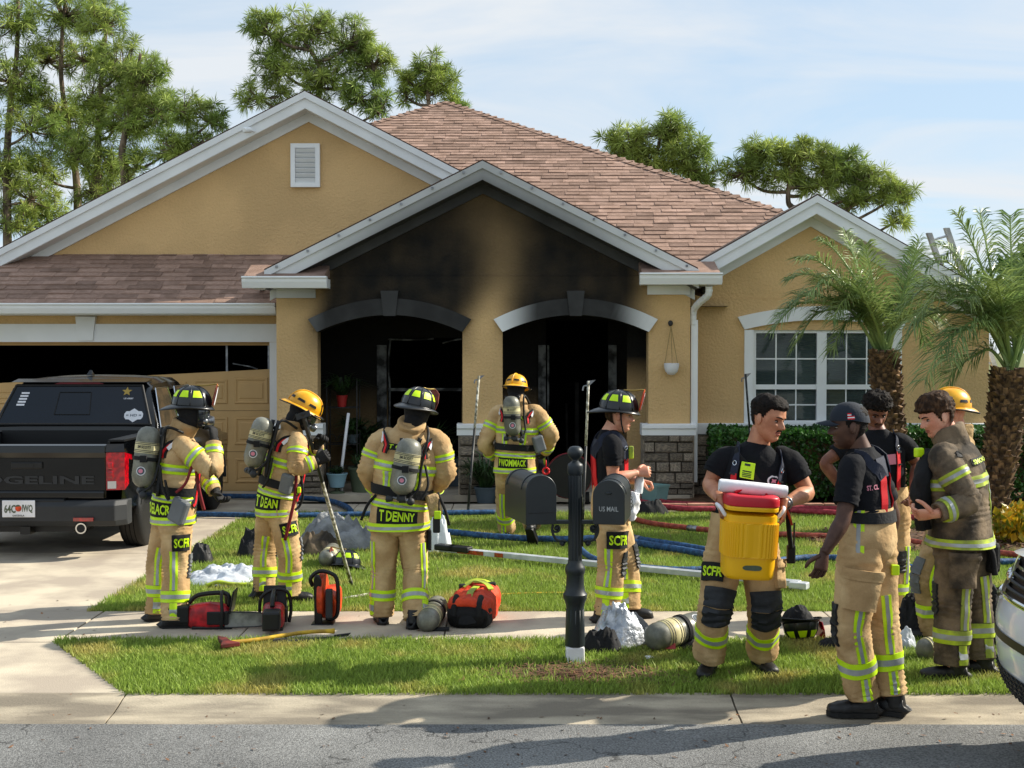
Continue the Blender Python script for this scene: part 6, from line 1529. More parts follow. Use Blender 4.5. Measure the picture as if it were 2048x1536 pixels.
    # -- turnout coat
    def coat(s, mat='tan_cloth', lime='lime', big=1.0, name=None, back='ST CLOUD', hem=.13, chest=True, arm_t=((.30, .39), (.83, .93)), back_stripes=True, gloves=True, hands=None, name_d=(-.5, .5), back_d=(-.62, .62), loose=0.0):
        b = s.b * big; p, n = s.pel, s.neck; L = lambda t: p.lerp(n, t)
        T = Loft([(p - UP * hem, (.212 + loose) * b, (.172 + loose) * b), (p - UP * .02, (.208 + loose * .6) * b, .168 * b), (L(.22), .200 * b, .160 * b), (L(.45), .214 * b, .162 * b), (L(.68), .226 * b, .158 * b), (L(.84), .208 * b, .140 * b), (L(.94), .168 * b, .118 * b), (L(1.0), .118 * b, .098 * b), (L(1.06), .094 * b, .09 * b), (L(1.10), .084 * b, .088 * b)], s.r, .0085, 6, ((.30, .10, .005, 22), (.55, .2, .003, 14)), seed=s.Y, e=2.2)
        m = MB(); T.skin(m, 72, 56, cap1=False); s.T = T; s.slv = {}
        for k in s.sh:
            sh, el, wr = s.sh[k] + s.r * k * .012, s.el[k], s.wr[k]; d1 = (el - sh).normalized()
            l = Loft([(sh - s.r * k * .09 * b + UP * .012, .070 * b, .075 * b), (sh - s.r * k * .03, .086 * b, .088 * b), (sh + d1 * .06, .088 * b, .088 * b), (sh.lerp(el, .6), .080 * b, .082 * b), (el - d1 * .02, .074 * b, .078 * b), (el.lerp(wr, .22), .072 * b, .074 * b), (el.lerp(wr, .65), .064 * b, .064 * b), (el.lerp(wr, .93), .058 * b, .056 * b)], s.f if abs(d1.dot(s.f)) < .8 else s.r, .0075, 9, ((.52, .13, .007, 24), (.2, .12, .004, 20)), seed=s.Y + k * 2)
            l.skin(m, 52, 30); s.slv[k] = l
        ct_ = m.build('turnout_coat', mat, s.t, smooth=True, fixn=False); s.ct = ct_
        m = MB(); hb_ = s.H.w(0, -.035, -.085); cn = lambda q: n.lerp(hb_, q); Loft([(L(.93), .125 * b, .105 * b), (L(1.0), .104 * b, .100 * b), (cn(.45), .098 * b, .104 * b), (cn(.95), .096 * b, .106 * b), (cn(1.05), .084 * b, .094 * b)], s.r, .007, 10).skin(m, 14, 34, cap0=False, cap1=True); m.build('collar', mat, ct_, smooth=True, fixn=False)
        hl = T.len; tb = .062 / hl
        t_h0 = .012; t_h1 = t_h0 + tb
        triple(T, ct_, t_h0, t_h1, lime, na=56)
        if name:
            th = t_h1 + .105 / hl; triple(T, ct_, th, th + tb * .85, lime, na=56)
            mm = MB(); T.patch(mm, t_h1 + .002, th - .002, s.ac + name_d[0] - .12, s.ac + name_d[1] + .12, .007, 4, 18); np_ = mm.build('name_patch', 'black_patch', ct_, smooth=True, auto=50, fixn=False)
            mm = MB(); h = th - t_h1; T.text(mm, name, t_h1 + h * .16, t_h1 + h * .86, s.ac + name_d[0], s.ac + name_d[1], .0115); mm.build('lettering', lime, np_, fixn=False)
        if chest: triple(T, ct_, .545, .545 + tb * 1.15, lime, na=56)
        if back_stripes:
            for d in (-.42, .42): triple(T, ct_, .36, .54, lime, False, -math.pi / 2 + d - .15, -math.pi / 2 + d + .15, 'reflective_stripe')
        if back:
            mm = MB(); bd = back_d; c0 = -math.pi / 2; T.patch(mm, .735, .80, c0 + bd[0] - .06, c0 + bd[1] + .06, .006, 4, 18); bp = mm.build('back_patch', 'black_patch', ct_, smooth=True, auto=50, fixn=False)
            mm = MB(); T.text(mm, back, .745, .79, c0 + bd[0], c0 + bd[1], .0105); mm.build('lettering', lime, bp, fixn=False)
        for k, l in s.slv.items():
            for t0, t1 in arm_t: triple(l, ct_, t0, t1, lime, na=30)
        if gloves:
            for k in s.slv:
                d = (s.wr[k] - s.el[k]).normalized(); mm = MB(); dd_, pn, ts, cu = (hands or {}).get(k, (d, s.f * .5 - s.r * k * .6 + UP * .2, -k, .8))
                Loft([(s.wr[k] - d * .07, .045, .043), (s.wr[k] - d * .02, .040, .036), (s.wr[k] + V(dd_).normalized() * .02, .036, .028)], s.f, .003, 14).skin(mm, 8, 16)
                hand(mm, s.wr[k], V(dd_), V(pn), ts, cu, 1.08, 1.22); mm.build('glove', 'glove', s.t, smooth=True, fixn=False)
        return ct_
    # -- hood and mask
    def hood(s, mask=True, glass='mask_glass'):
        H = s.H; m = MB(); na, nr = 40, 26
        vs = [H.w(*hsurf(2 * math.pi * j / na, -.118 + .236 * i / nr, .013 + .003 * nz((j * .7, i * .6, s.Y)), False)) for i in range(nr + 1) for j in range(na)]
        m.add(vs, [(i * na + j, i * na + (j + 1) % na, (i + 1) * na + (j + 1) % na, (i + 1) * na + j) for i in range(nr) for j in range(na)] + [tuple(reversed(range(na))), tuple(range(nr * na, (nr + 1) * na))])
        Loft([(s.neck + s.ax * .0, .09, .085), (s.neck.lerp(H.w(0, -.02, -.06), .5), .078, .082), (H.w(0, -.015, -.06), .075, .085), (H.w(0, 0, -.02), .072, .09)], s.r, .006, 14).skin(m, 14, 28)
        ho = m.build('hood', 'hood_cloth', s.t, smooth=True, fixn=False)
        if mask:
            m = MB(); n2 = 16
            vs = [H.w(*hsurf(-1.15 + 2.3 * j / n2, -.10 + .145 * i / 10, .026 + .012 * math.sin(math.pi * i / 10), False)) for i in range(11) for j in range(n2 + 1)]
            m.add(vs, [(i * (n2 + 1) + j, i * (n2 + 1) + j + 1, (i + 1) * (n2 + 1) + j + 1, (i + 1) * (n2 + 1) + j) for i in range(10) for j in range(n2)]); mk_ = m.build('face_mask', glass, s.t, smooth=True, fixn=False)
            m = MB(); m.tube([H.w(*hsurf(-1.15 + 2.3 * j / n2, .047, .027, False)) for j in range(n2 + 1)] + [H.w(*hsurf(1.15, .03 - .13 * i / 6, .027, False)) for i in range(7)] + [H.w(*hsurf(1.15 - 2.3 * j / n2, -.10, .027, False)) for j in range(n2 + 1)] + [H.w(*hsurf(-1.15, -.10 + .14 * i / 6, .027, False)) for i in range(7)], .006, 6); m.build('mask_rim', 'rubber', mk_, smooth=True)
            m = MB(); m.lathe(H.w(0, .115, -.062), [(.034, 0), (.036, .02), (.030, .045), (.018, .05)], 16, H.f); m.lathe(H.w(.05, .09, -.065), [(.018, 0), (.018, .03), (.012, .035)], 12, (H.f + H.r).normalized()); m.build('regulator', 'steel', mk_, smooth=True, auto=50)
    # -- breathing apparatus
    def scba(s, top, bot, r=.088, ring=True, belt_t=(.318, .405), straps=True, label_dir=None, hose_side=1):
        a, b = s.J(top), s.J(bot); ax = (a - b).normalized(); L = (a - b).length; cam_ = V((0, -1, .1)); cam_ = (cam_ - ax * cam_.dot(ax)).normalized()
        pk = MB(); pr = [(.02, 0), (.05, .012), (r * .85, .04), (r, .085), (r, L - .09), (r * .93, L - .05), (r * .70, L - .018), (r * .35, L - .002), (.008, L)]
        pk.lathe(b, pr, 28, ax); tk = pk.build('air_cylinder', 'tank', s.t, smooth=True, fixn=True)
        m = MB(); m.lathe(b, [(r + .002, L * .56), (r + .003, L * .562), (r + .003, L * .74), (r + .002, L * .742)], 28, ax); lb = m.build('cylinder_label', 'tank_label', tk, smooth=True, auto=40)
        for q in (.575, .60, .70, .725):
            m = MB(); m.lathe(b, [(r + .0035, L * q), (r + .0042, L * q + .001), (r + .0042, L * q + .004), (r + .0035, L * q + .005)], 28, ax); m.build('label_line', 'plastic_grey', lb)
        side = ax.cross(cam_)
        def cyl(u, h, off): ang = u / r; return b + ax * h + (cam_ * math.cos(ang) - side * math.sin(ang) * -1) * (r + off)
        sgn = 1 if side.x > 0 else -1
        def wrap(txt, w, h0, hh, mat, off=.0055):
            vs, fs, _ = text_mesh(txt, 1, .03); mm = MB(); mm.add([cyl(sgn * (x - .5) * w, h0 + y * hh, off) for x, y in vs], fs); mm.build('print', mat, lb, fixn=False)
        wrap('3M SCOTT', .10, L * .635, .022, 'plastic_grey')
        if ring:
            for rad, mt, o in ((.034, 'white_print', .004), (.027, 'pot_slate', .006), (.016, 'pink_print', .008)):
                mm = MB(); mm.add([cyl(math.cos(q * .3142) * rad, L * .27 + math.sin(q * .3142) * rad, o) for q in range(20)], [tuple(range(20))]); mm.build('round_sticker', mt, tk, fixn=False)
        m = MB(); m.lathe(b, [(r + .004, L * .44), (r + .008, L * .442), (r + .008, L * .50), (r + .004, L * .502)], 28, ax); m.box(cyl(.01, L * .47, .012), (.05, .03, .05)); m.build('cylinder_strap', 'black_cloth', s.t, smooth=True, auto=40)
        # valve group under the cylinder
        m = MB(); m.lathe(b - ax * .045, [(.018, 0), (.022, .01), (.022, .05), (.03, .06)], 14, ax); m.lathe(b - ax * .03, [(.03, 0), (.032, .01), (.03, .05)], 14, s.r); m.lathe(b - ax * .03 - s.r * .10, [(.022, 0), (.026, .01), (.02, .05)], 12, s.r); m.ball(b - ax * .05 + s.r * .09, .03); v_ = m.build('valve', 'plastic_grey', s.t, smooth=True, auto=50)
        m = MB(); m.tube([b - ax * .02 - s.r * .05, b - ax * .035 + s.r * .06], .012, 8); m.lathe(b - ax * .04 + s.r * .05, [(.016, 0), (.018, .02), (.012, .03)], 10, s.r); m.build('valve_fitting', 'steel', v_, smooth=True, auto=50)
        # back plate between coat and cylinder
        mid = (a + b) / 2; toward = (s.pel.lerp(s.neck, .5) - mid); toward = (toward - ax * toward.dot(ax)); td = toward.normalized()
        m = MB(); 
        for q in (-1, 1): m.tube(spline([b - ax * .05 + td * (r + .03) + s.r * q * .09, mid - ax * .08 + td * (r + .02) + s.r * q * .06, mid + ax * .10 + td * (r + .02) + s.r * q * .055, a + td * (r + .02) + s.r * q * .07], 10), .017, 8)
        for h in (.1, .45, .85): m.tube([b + ax * L * h + td * (r + .018) - s.r * .07, b + ax * L * h + td * (r + .018) + s.r * .07], .016, 6)
        m.build('pack_frame', 'plastic_black', s.t, smooth=True)
        m = MB(); q = hose_side; m.tube(spline([b - ax * .03 + s.r * .07 * q, b + ax * .05 + s.r * .13 * q + td * .06, mid + s.r * .12 * q + td * .09, a + s.r * .13 * q + td * .10, s.neck + s.r * .13 * q + UP * .03], 18), .011, 7); m.build('air_hose', 'rubber', s.t, smooth=True)
        T = s.T
        # waist belt and shoulder straps on the coat
        mm = MB(); na = 48; rows = [(belt_t[0], -.004), (belt_t[0], .016), (belt_t[1], .016), (belt_t[1], -.004)]; vs = [T.pt(t, 2 * math.pi * j / na, o) for t, o in rows for j in range(na)]
        mm.add(vs, [(i * na + j, i * na + (j + 1) % na, (i + 1) * na + (j + 1) % na, (i + 1) * na + j) for i in range(3) for j in range(na)]); mm.build('waist_belt', 'black_cloth', s.t, smooth=True, auto=40, fixn=False)
        if straps:
            for q in (1, -1):
                base = 0 if q > 0 else math.pi
                fr = base + q * .95; bk = base - q * 1.0
                for w_, mt, of in ((.062, 'black_cloth', .016), (.020, 'red_strap', .021)):
                    mm = MB(); T.strip(mm, [(.70, bk), (.78, bk), (.84, base - q * .75), (.875, base - q * .25), (.88, base + q * .1), (.85, base + q * .55), (.76, fr), (.55, fr), (.30, fr), (.22, base + q * .7)], w_, of, 40); mm.build('shoulder_strap', mt, s.t, fixn=False)
                mm = MB(); T.strip(mm, [(.80, base - q * .82), (.855, base - q * .55), (.875, base - q * .2)], .030, .0235, 10); mm.build('strap_buckle', 'white_print', s.t, fixn=False)
    # -- tee shirt and braces
    def tee(s, mat='tee', big=1.0, sleeve=.62, belly=0.0):
        b = s.b * big; p, n = s.pel, s.neck; L = lambda t: p.lerp(n, t)
        T = Loft([(p + UP * .03, .158 * b, .112 * b), (L(.28), .172 * b, (.128 + belly) * b), (L(.5), .182 * b, (.128 + belly * .7) * b), (L(.72), .196 * b, .128 * b), (L(.86), .188 * b, .112 * b), (L(.94), .155 * b, .096 * b), (L(.995), .108 * b, .080 * b), (L(1.035), .080 * b, .072 * b), (L(1.055), .070 * b, .068 * b)], s.r, .006, 7, ((.18, .12, .005, 24),), seed=s.Y, e=2.2)
        m = MB(); T.skin(m, 56, 48, cap0=False, cap1=False); s.T = T; s.slv = {}
        for k in s.sh:
            sh, el = s.sh[k], s.el[k]; d1 = (el - sh).normalized(); e = sh.lerp(el, sleeve)
            l = Loft([(sh - s.r * k * .08 + UP * .005, .062 * b, .066 * b), (sh - s.r * k * .025, .074 * b, .076 * b), (sh + d1 * .05, .074 * b, .077 * b), (sh.lerp(e, .7), .070 * b, .073 * b), (e, .068 * b, .071 * b)], s.f if abs(d1.dot(s.f)) < .8 else s.r, .005, 11, ((.8, .2, .004, 16),), seed=s.Y + k)
            l.skin(m, 24, 26); s.slv[k] = l
        s.sh_o = m.build('tee_shirt', mat, s.t, smooth=True, fixn=False); return s.sh_o
    def belt(s, mat='black_cloth', t=(.10, .16), off=.02):
        b = s.b; W = Loft([(s.pel + UP * .05, .193 * b, .153 * b), (s.pel + UP * .16, .180 * b, .140 * b)], s.r); m = MB(); na = 44
        rows = [(0.25, -.01), (.25, off - .012), (.72, off - .012), (.72, -.01)]; m.add([W.pt(t_, 2 * math.pi * j / na, o) for t_, o in rows for j in range(na)], [(i * na + j, i * na + (j + 1) % na, (i + 1) * na + (j + 1) % na, (i + 1) * na + j) for i in range(3) for j in range(na)])
        m.build('belt', mat, s.t, smooth=True, auto=40, fixn=False)
    def braces(s, front=True, back=True, split=.62):
        T = s.T
        for q in (1, -1):
            base = 0 if q > 0 else math.pi
            if front:
                fr = base + q * .92
                for mt, pth, w in (('red_strap', [(.0, fr), (.2, fr), (split, fr)], .042), ('navy', [(split - .03, fr), (.78, fr), (.88, base + q * .72), (.925, base + q * .40), (.935, base)], .055)):
                    mm = MB(); T.strip(mm, pth, w, .013 if mt == 'navy' else .011, 24); o = mm.build('brace', mt, s.t, fixn=False)
                for tt in (split - .03, split - .2):
                    mm = MB(); T.patch(mm, tt - .02, tt, fr - .13, fr + .13, .017, 2, 4); mm.build('brace_buckle', 'plastic_black', s.t, fixn=False)
                c = T.pt(.74, fr, .0175); c2 = T.frame(.74)[0]; nrm_ = (c - c2).normalized(); mm = MB()
                a0 = nrm_.orthogonal().normalized(); b0 = nrm_.cross(a0); mm.tube([c + (a0 * math.cos(i * .5236) + b0 * math.sin(i * .5236)) * .014 for i in range(13)], .003, 5); mm.build('brace_ring', 'chrome', s.t)
            if back:
                bk = base - q * 1.28
                mm = MB(); T.strip(mm, [(.02, base - q * 1.15), (.3, base - q * 1.22), (.56, bk), (.66, bk)], .048, .012, 24); mm.build('brace', 'red_strap', s.t, fixn=False)
                mm = MB(); T.strip(mm, [(.62, bk), (.72, base - q * 1.15), (.82, base - q * .8), (.90, base - q * .55), (.935, base)], .065, .014, 24); mm.build('brace', 'navy', s.t, fixn=False)
        if back:
            mm = MB(); c0 = -math.pi / 2; T.patch(mm, .62, .86, c0 - .40, c0 + .40, .013, 6, 12); mm.build('brace_yoke', 'navy', s.t, smooth=True, auto=60, fixn=False)
    def box_on(s, name, q, size, mat, rot=None, parent=None, bevel=.01):
        m = MB(); m.box(s.J(q), size, rot); return m.build(name, mat, parent or s.t, bevel=bevel)
    def strapline(s, name, pts, r, mat):
        m = MB(); m.tube(spline([s.J(q) for q in pts], 16), r, 7); return m.build(name, mat, s.t, smooth=True)
    def boots(s, mat='boot'):
        for k in s.ft: boot(s.t, s.ft[k], s.fy[k], mat=mat, heel=s.heel.get(k, 0))

Rz = lambda a: Matrix.Rotation(R(a), 3, 'Z')
def radio_set(c, q, rot=None):
    b = c.box_on('radio', q, (.055, .035, .12), 'plastic_black', rot); p = c.J(q); m = MB(); m.tube([p + V((.018, 0, .05)), p + V((.02, 0, .20))], .006, 6); m.build('radio_antenna', 'rubber', b)

# ------------------------------------------------------------------ 1: left, hand at mask
c = Crew('firefighter in tan gear and black helmet, hand raised to face mask, beside pickup', 9.95, 66, (384, 822, 0), (361, 872, 0), (347, 1012, 0),
         {1: ((428, 943, -.24), (428, 882, -.12)), -1: ((402, 945, .22), (432, 985, .12))}, {1: ((350, 1258), (352, 1130, -.1), 80), -1: ((318, 1244), (320, 1125, .12), 70)}, head_yaw=82, head_pitch=3, bulk=.98)
c.body(face=False); c.pants(stripe=.12, patch=[(1, .05, 1.25, 'SCFR', .60, .735)], knee='grey_pad')
c.coat(name='DELACR', name_d=(-1.25, .10), hands={1: ((-.1, .25, 1), (-.8, .3, .2), -1, .9)})
c.hood(); c.scba((300, 853, -.13), (284, 975, -.17)); c.boots(); helmet(c.t, c.H, 'helmet_black', True)
c.box_on('pouch', (358, 1022, -.22), (.14, .07, .19), 'grey_pad', Rz(-25) @ Matrix.Rotation(R(22), 3, 'Y'), bevel=.02)
c.strapline('harness_strap', [(385, 925, -.25), (372, 965, -.26), (352, 985, -.25)], .011, 'dark_red'); c.strapline('harness_strap', [(392, 935, -.2), (398, 980, -.18), (408, 1020, -.14)], .014, 'dark_red'); c.strapline('air_line', [(320, 930, -.25), (325, 975, -.26), (338, 1000, -.25), (330, 960, -.27)], .010, 'rubber')
# ------------------------------------------------------------------ 2: with hook pole
c = Crew('firefighter in tan gear and yellow helmet bowing his head over a hook pole', 10.88, 60, (604, 825, 0), (583, 863, 0), (552, 1000, 0),
         {1: ((590, 938, -.24), (634, 923, -.18)), -1: ((628, 925, .2), (634, 890, .02))}, {1: ((580, 1206), (580, 1108, -.1), 75), -1: ((528, 1199), (530, 1102, .12), 60)}, head_yaw=80, head_pitch=30, bulk=.94)
c.body(face=False); c.pants(stripe=.10, patch=[(1, -.05, 1.25, 'SCFR', .60, .735)], knee='grey_pad')
c.coat(name='T DEAN', name_d=(-1.15, .20), hands={1: ((.75, .1, .5), (.2, .9, .2), 1, 1.3), -1: ((.5, -.2, .7), (.5, -.6, .2), -1, 1.2)})
c.hood(); c.scba((530, 835, -.15), (503, 935, -.19)); c.boots(); helmet(c.t, c.H, 'helmet_yellow', False, 'plastic_black')
c.box_on('pouch', (573, 968, -.24), (.11, .06, .17), 'grey_pad', Rz(-20) @ Matrix.Rotation(R(14), 3, 'Y'), bevel=.02)
c.strapline('harness_strap', [(593, 935, -.22), (590, 990, -.22), (582, 1030, -.22), (570, 1080, -.2)], .014, 'dark_red'); c.strapline('harness_strap', [(600, 940, -.18), (606, 985, -.2), (600, 1010, -.18), (590, 1020, -.2)], .011, 'black_cloth'); c.strapline('air_line', [(545, 915, -.25), (535, 960, -.26), (525, 975, -.25)], .010, 'rubber')
c.box_on('strobe', (598, 980, -.22), (.03, .03, .05), 'lime', bevel=.008)
# ------------------------------------------------------------------ 3: back view
c = Crew('broad firefighter in tan gear and black helmet standing with back to camera', 9.98, 4, (834, 822, 0), (821, 862, 0), (797, 1025, 0),
         {1: ((890, 948, .0), (858, 985, .22)), -1: ((737, 944, .0), (758, 985, .22))}, {1: ((832, 1257), (830, 1140, 0), 20), -1: ((764, 1248), (768, 1135, 0), -12)}, head_yaw=28, head_pitch=12, head_roll=8, bulk=1.12)
c.body(face=False); c.pants(stripe=None, knee=None, big=.93, stripe_side=None); l = c.leg
for k, d in ((1, .95), (-1, -.80)):
    for t0, t1 in ((.02, .15), (.255, .70)): triple(c.leg[k], c.tr, t0, t1, 'lime', False, -math.pi / 2 + d - .27, -math.pi / 2 + d + .27, 'reflective_stripe')
c.coat(name='T DENNY', name_d=(-.55, .55), back='ST CLOUD', back_d=(-.62, .62)); c.hood(mask=False); c.scba((822, 877, -.27), (800, 990, -.29), r=.095); c.boots(); helmet(c.t, c.H, 'helmet_black', True, tilt=0, lift=.03)
c.box_on('knee_guard', (858, 1078, .02), (.03, .14, .16), 'black_patch', Rz(8))
c.box_on('pouch', (868, 1010, -.12), (.10, .07, .17), 'tan_cloth2', Rz(20) @ Matrix.Rotation(R(-15), 3, 'Y'), bevel=.02); radio_set(c, (873, 1050, -.15)); c.box_on('radio_label', (875, 1030, -.18), (.05, .02, .06), 'lime', bevel=.005)
c.strapline('harness_strap', [(875, 985, -.12), (890, 1020, -.12), (898, 1050, -.1)], .012, 'black_cloth'); c.strapline('harness_strap', [(752, 990, -.12), (735, 1010, -.1), (722, 1040, -.08)], .012, 'black_cloth'); c.strapline('air_line', [(850, 930, -.22), (856, 970, -.24), (842, 1000, -.26)], .010, 'rubber')
# ------------------------------------------------------------------ 4: walking to the porch
c = Crew('firefighter in tan gear and yellow helmet walking away to the burnt door', 14.3, 10, (1032, 781, 0), (1036, 812, 0), (1030, 922, 0),
         {1: ((1104, 872, .0), (1090, 905, .25)), -1: ((968, 888, .0), (990, 915, .22))}, {1: ((1058, 1096), (1052, 1008, -.12), 18), -1: ((1014, 1070), (1010, 1000, .3), 0)}, head_yaw=20, head_pitch=14, bulk=1.08, heel={1: 50})
c.body(face=False); c.pants(stripe=None, knee=None)
for k, d in ((-1, -.15), (1, .6)):
    for t0, t1 in ((.02, .15), (.255, .60)): triple(c.leg[k], c.tr, t0, t1, 'lime', False, -math.pi / 2 + d - .27, -math.pi / 2 + d + .27, 'reflective_stripe')
c.coat(name='P WOMMACK', name_d=(-.85, .45), mat='tan_cloth'); c.hood(mask=False); c.scba((1022, 792, -.28), (1026, 872, -.29), r=.09); c.boots(); helmet(c.t, c.H, 'helmet_yellow', False, 'plastic_black')
c.box_on('pouch', (1078, 888, -.2), (.12, .08, .18), 'grey_pad', Rz(20) @ Matrix.Rotation(R(-18), 3, 'Y'), bevel=.02)
m = MB(); p = c.J((1092, 942, -.15)); a0, b0 = V((1, 0, 0)), V((0, 0, 1)); m.tube([p + (a0 * math.cos(i * .6283) + b0 * math.sin(i * .6283)) * .035 for i in range(11)], .010, 6); m.tube([p + b0 * .035, p + b0 * .12], .006, 5); m.build('trauma_shears', 'red_strap', c.t, smooth=True)
# ------------------------------------------------------------------ 5: helmet and tee, facing right
c = Crew('firefighter in black helmet and dark tee with red braces, standing behind the mailbox', 10.1, 88, (1237, 830, 0), (1219, 866, 0), (1222, 1008, 0),
         {1: ((1226, 958, -.20), (1274, 945, -.10)), -1: ((1240, 955, .2), (1280, 962, .08))}, {1: ((1213, 1248), (1222, 1135, -.1), 85), -1: ((1256, 1238), (1252, 1132, .14), 95)}, head_yaw=92, head_pitch=6, bulk=1.0, skin='skin_fair')
c.body({1: ((1, .05, .1), (-.2, .8, -.3), 1, 1.25), -1: ((1, -.3, -.2), (0, -.3, -.9), -1, 1.1)}); c.H.eyes(c.t, 'hair_brown'); c.H.hair(c.t, 'hair_brown', .008, .004)
c.tee(); c.pants(stripe=-.25, patch=[(1, -.35, 1.15, 'SCFR', .60, .745)], knee='knee_pad', pad_w=.75); c.braces(); c.boots(); helmet(c.t, c.H, 'helmet_black', True, shield='saw_orange')
for sg in (1, -1):
    m = MB(); m.tube(spline([c.H.w(sg * .086, .01, .04), c.H.w(sg * .083, .02, -.04), c.H.w(sg * .06, .04, -.10), c.H.w(0, .055, -.128)], 10), .006, 6); m.build('chin_strap', 'black_cloth', c.t, smooth=True)
radio_set(c, (1196, 1060, -.12)); c.box_on('strobe', (1262, 905, -.1), (.04, .04, .10), 'lime_dirty'); 
m = MB(); q = [c.J(x) for x in ((1258, 985, -.2), (1262, 1010, -.22), (1252, 1035, -.2))]
for i in range(9):
    p = spline(q, 8)[i]; m.tube([p + V((math.cos(k_ * 1.047) * .014, .0 + (.012 if i % 2 else -.012) * math.cos(k_ * 1.047), math.sin(k_ * 1.047) * .016)) for k_ in range(7)], .003, 5)
m.build('key_chain', 'plastic_black', c.t)
# ------------------------------------------------------------------ 6: man with the cooler
c = Crew('smiling man in black tee and red braces carrying the yellow cooler', 8.32, 178, (1536, 838, -.05), (1515, 896, 0), (1484, 1070, 0),
         {1: ((1419, 968, -.02), (1441, 1000, -.30)), -1: ((1616, 985, -.02), (1568, 1008, -.32))}, {1: ((1416, 1352), (1432, 1205, -.10), 200), -1: ((1524, 1344), (1528, 1212, -.06), 168)}, head_yaw=134, head_pitch=11, head_roll=-6, bulk=1.14, skin='skin_tan', hsc=1.06, wide=1.06)
c.body({1: ((.12, -.25, -1), (1, .1, .1), -1, .55), -1: ((-.15, -.2, -1), (-1, .1, .1), 1, .55)}); c.H.eyes(c.t, squint=.3); c.H.hair(c.t, 'hair_black', .020, .0025, .068, -.045, .007, 55, sideburn=.0); c.H.moustache(c.t, thick=.85)
c.tee(belly=.018); c.pants(cuff=.13, stripe=None, knee='knee_pad', pad_w=.95, side_pocket=[(-1, .5, 1.6, .58, .76)], patch=[(1, -1.25, .05, 'SCFR', .60, .735)], big=.98); c.braces(back=False, split=.66); c.boots()
T = c.T; f0 = math.pi / 2
m = MB(); T.strip(m, [(.93, f0 - 1.15), (.82, f0 - .62), (.70, f0 - .25), (.5, f0 + .15), (.3, f0 + .5)], .045, .014, 24); m.build('radio_strap', 'black_cloth', c.t, fixn=False)
m = MB(); T.patch(m, .60, .775, f0 - .42, f0 - .10, .034, 6, 6, 0, .02); mic = m.build('speaker_mic', 'lime', c.t, smooth=True, auto=40, fixn=False)
for q in range(4):
    m = MB(); T.patch(m, .615 + q * .02, .625 + q * .02, f0 - .36, f0 - .16, .0365, 1, 4); m.build('mic_slot', 'plastic_black', mic, fixn=False)
m = MB(); T.patch(m, .735, .76, f0 - .33, f0 - .2, .0365, 1, 3); m.build('mic_screen', 'plastic_grey', mic, fixn=False)
m = MB(); n_ = 16; ctr_t, ctr_a = .62, f0 + .42
pts = [T.pt(ctr_t + .065 * math.sin(i * 6.283 / n_) * (1 if i % 4 else .85), ctr_a + .20 * math.cos(i * 6.283 / n_), .0095) for i in range(n_)]; m.add(pts, [tuple(range(n_))]); em = m.build('chest_emblem', 'white_print', c.t, fixn=False)
m = MB(); m.add([T.pt(ctr_t + .048 * math.sin(i * .524), ctr_a + .15 * math.cos(i * .524), .0115) for i in range(12)], [tuple(range(12))]); m.build('emblem_disc', 'tee', em, fixn=False)
m = MB(); m.add([T.pt(ctr_t + .034 * math.sin(i * .785) * (1 if i % 2 else .5), ctr_a + .11 * math.cos(i * .785) * (1 if i % 2 else .5), .0135) for i in range(8)], [tuple(range(8))]); m.build('emblem_cross', 'pink_print', em, fixn=False)
m = MB(); T.patch(m, .535, .548, ctr_a - .2, ctr_a + .2, .0095, 1, 6); m.build('emblem_scroll', 'pink_print', em, fixn=False)
m = MB(); p, e = c.wr[-1], c.el[-1]; d = (p - e).normalized(); a0 = d.orthogonal().normalized(); b0 = d.cross(a0); q0 = p - d * .035; m.tube([q0 + (a0 * math.cos(i * .5236) + b0 * math.sin(i * .5236)) * .037 for i in range(13)], .008, 6); m.ball(q0 + V((.0, -.038, .0)), .02, 10, 8, (1, .4, 1)); m.build('wrist_watch', 'steel', c.t, smooth=True)
radio_set(c, (1582, 1108, -.10)); c.strapline('radio_strap_lower', [(1575, 1020, -.22), (1578, 1060, -.18), (1582, 1095, -.12)], .016, 'black_cloth'); c.strapline('orange_lanyard', [(1572, 1015, -.28), (1578, 1030, -.26), (1584, 1050, -.24)], .008, 'saw_orange')
# ------------------------------------------------------------------ 7: capped man nearest
c = Crew('man in navy cap, black tee and red braces, nearest at the kerb', 7.5, -58, (1699, 852, 0), (1721, 903, 0), (1736, 1065, 0),
         {-1: ((1686, 1040, -.24), (1648, 1108, -.30)), 1: ((1786, 1030, .2), (1772, 1095, .28))}, {-1: ((1722, 1432), (1703, 1250, -.08), -85), 1: ((1776, 1428), (1762, 1248, .08), -62)}, head_yaw=-84, head_pitch=4, bulk=1.0, skin='skin_dark', lip='lip_dark')
c.body({-1: ((-.25, -.1, -1), (-.2, .9, .1), -1, .45), 1: ((-.3, .3, -.8), (0, -.3, -.6), 1, .6)}); c.H.eyes(c.t); c.H.hair(c.t, 'hair_black', .004, .002)
c.tee(big=1.02, sleeve=.72); c.pants(cuff=.13, stripe=.10, knee='knee_pad', pad_w=.9, side_pocket=[(-1, -.85, .75, .56, .76)]); c.belt(); c.braces(front=False); c.boots()
m = MB(); c.T.text(m, 'ST. CL', .50, .56, -math.pi / 2 - 1.05, -math.pi / 2 - .55, .0095); m.build('shirt_print', 'pink_print', c.sh_o, fixn=False)
m = MB(); c.T.text(m, 'FIRE', .52, .60, -math.pi / 2 + .48, -math.pi / 2 + .9, .0095); m.build('shirt_print', 'pink_print', c.sh_o, fixn=False)
triple(Loft([(c.pel - UP * .1, .198, .156), (c.pel + UP * .15, .178, .138)], c.r, .0), c.tr, .05, .98, 'lime', False, c.ac - .75, c.ac - .32, 'reflective_stripe')
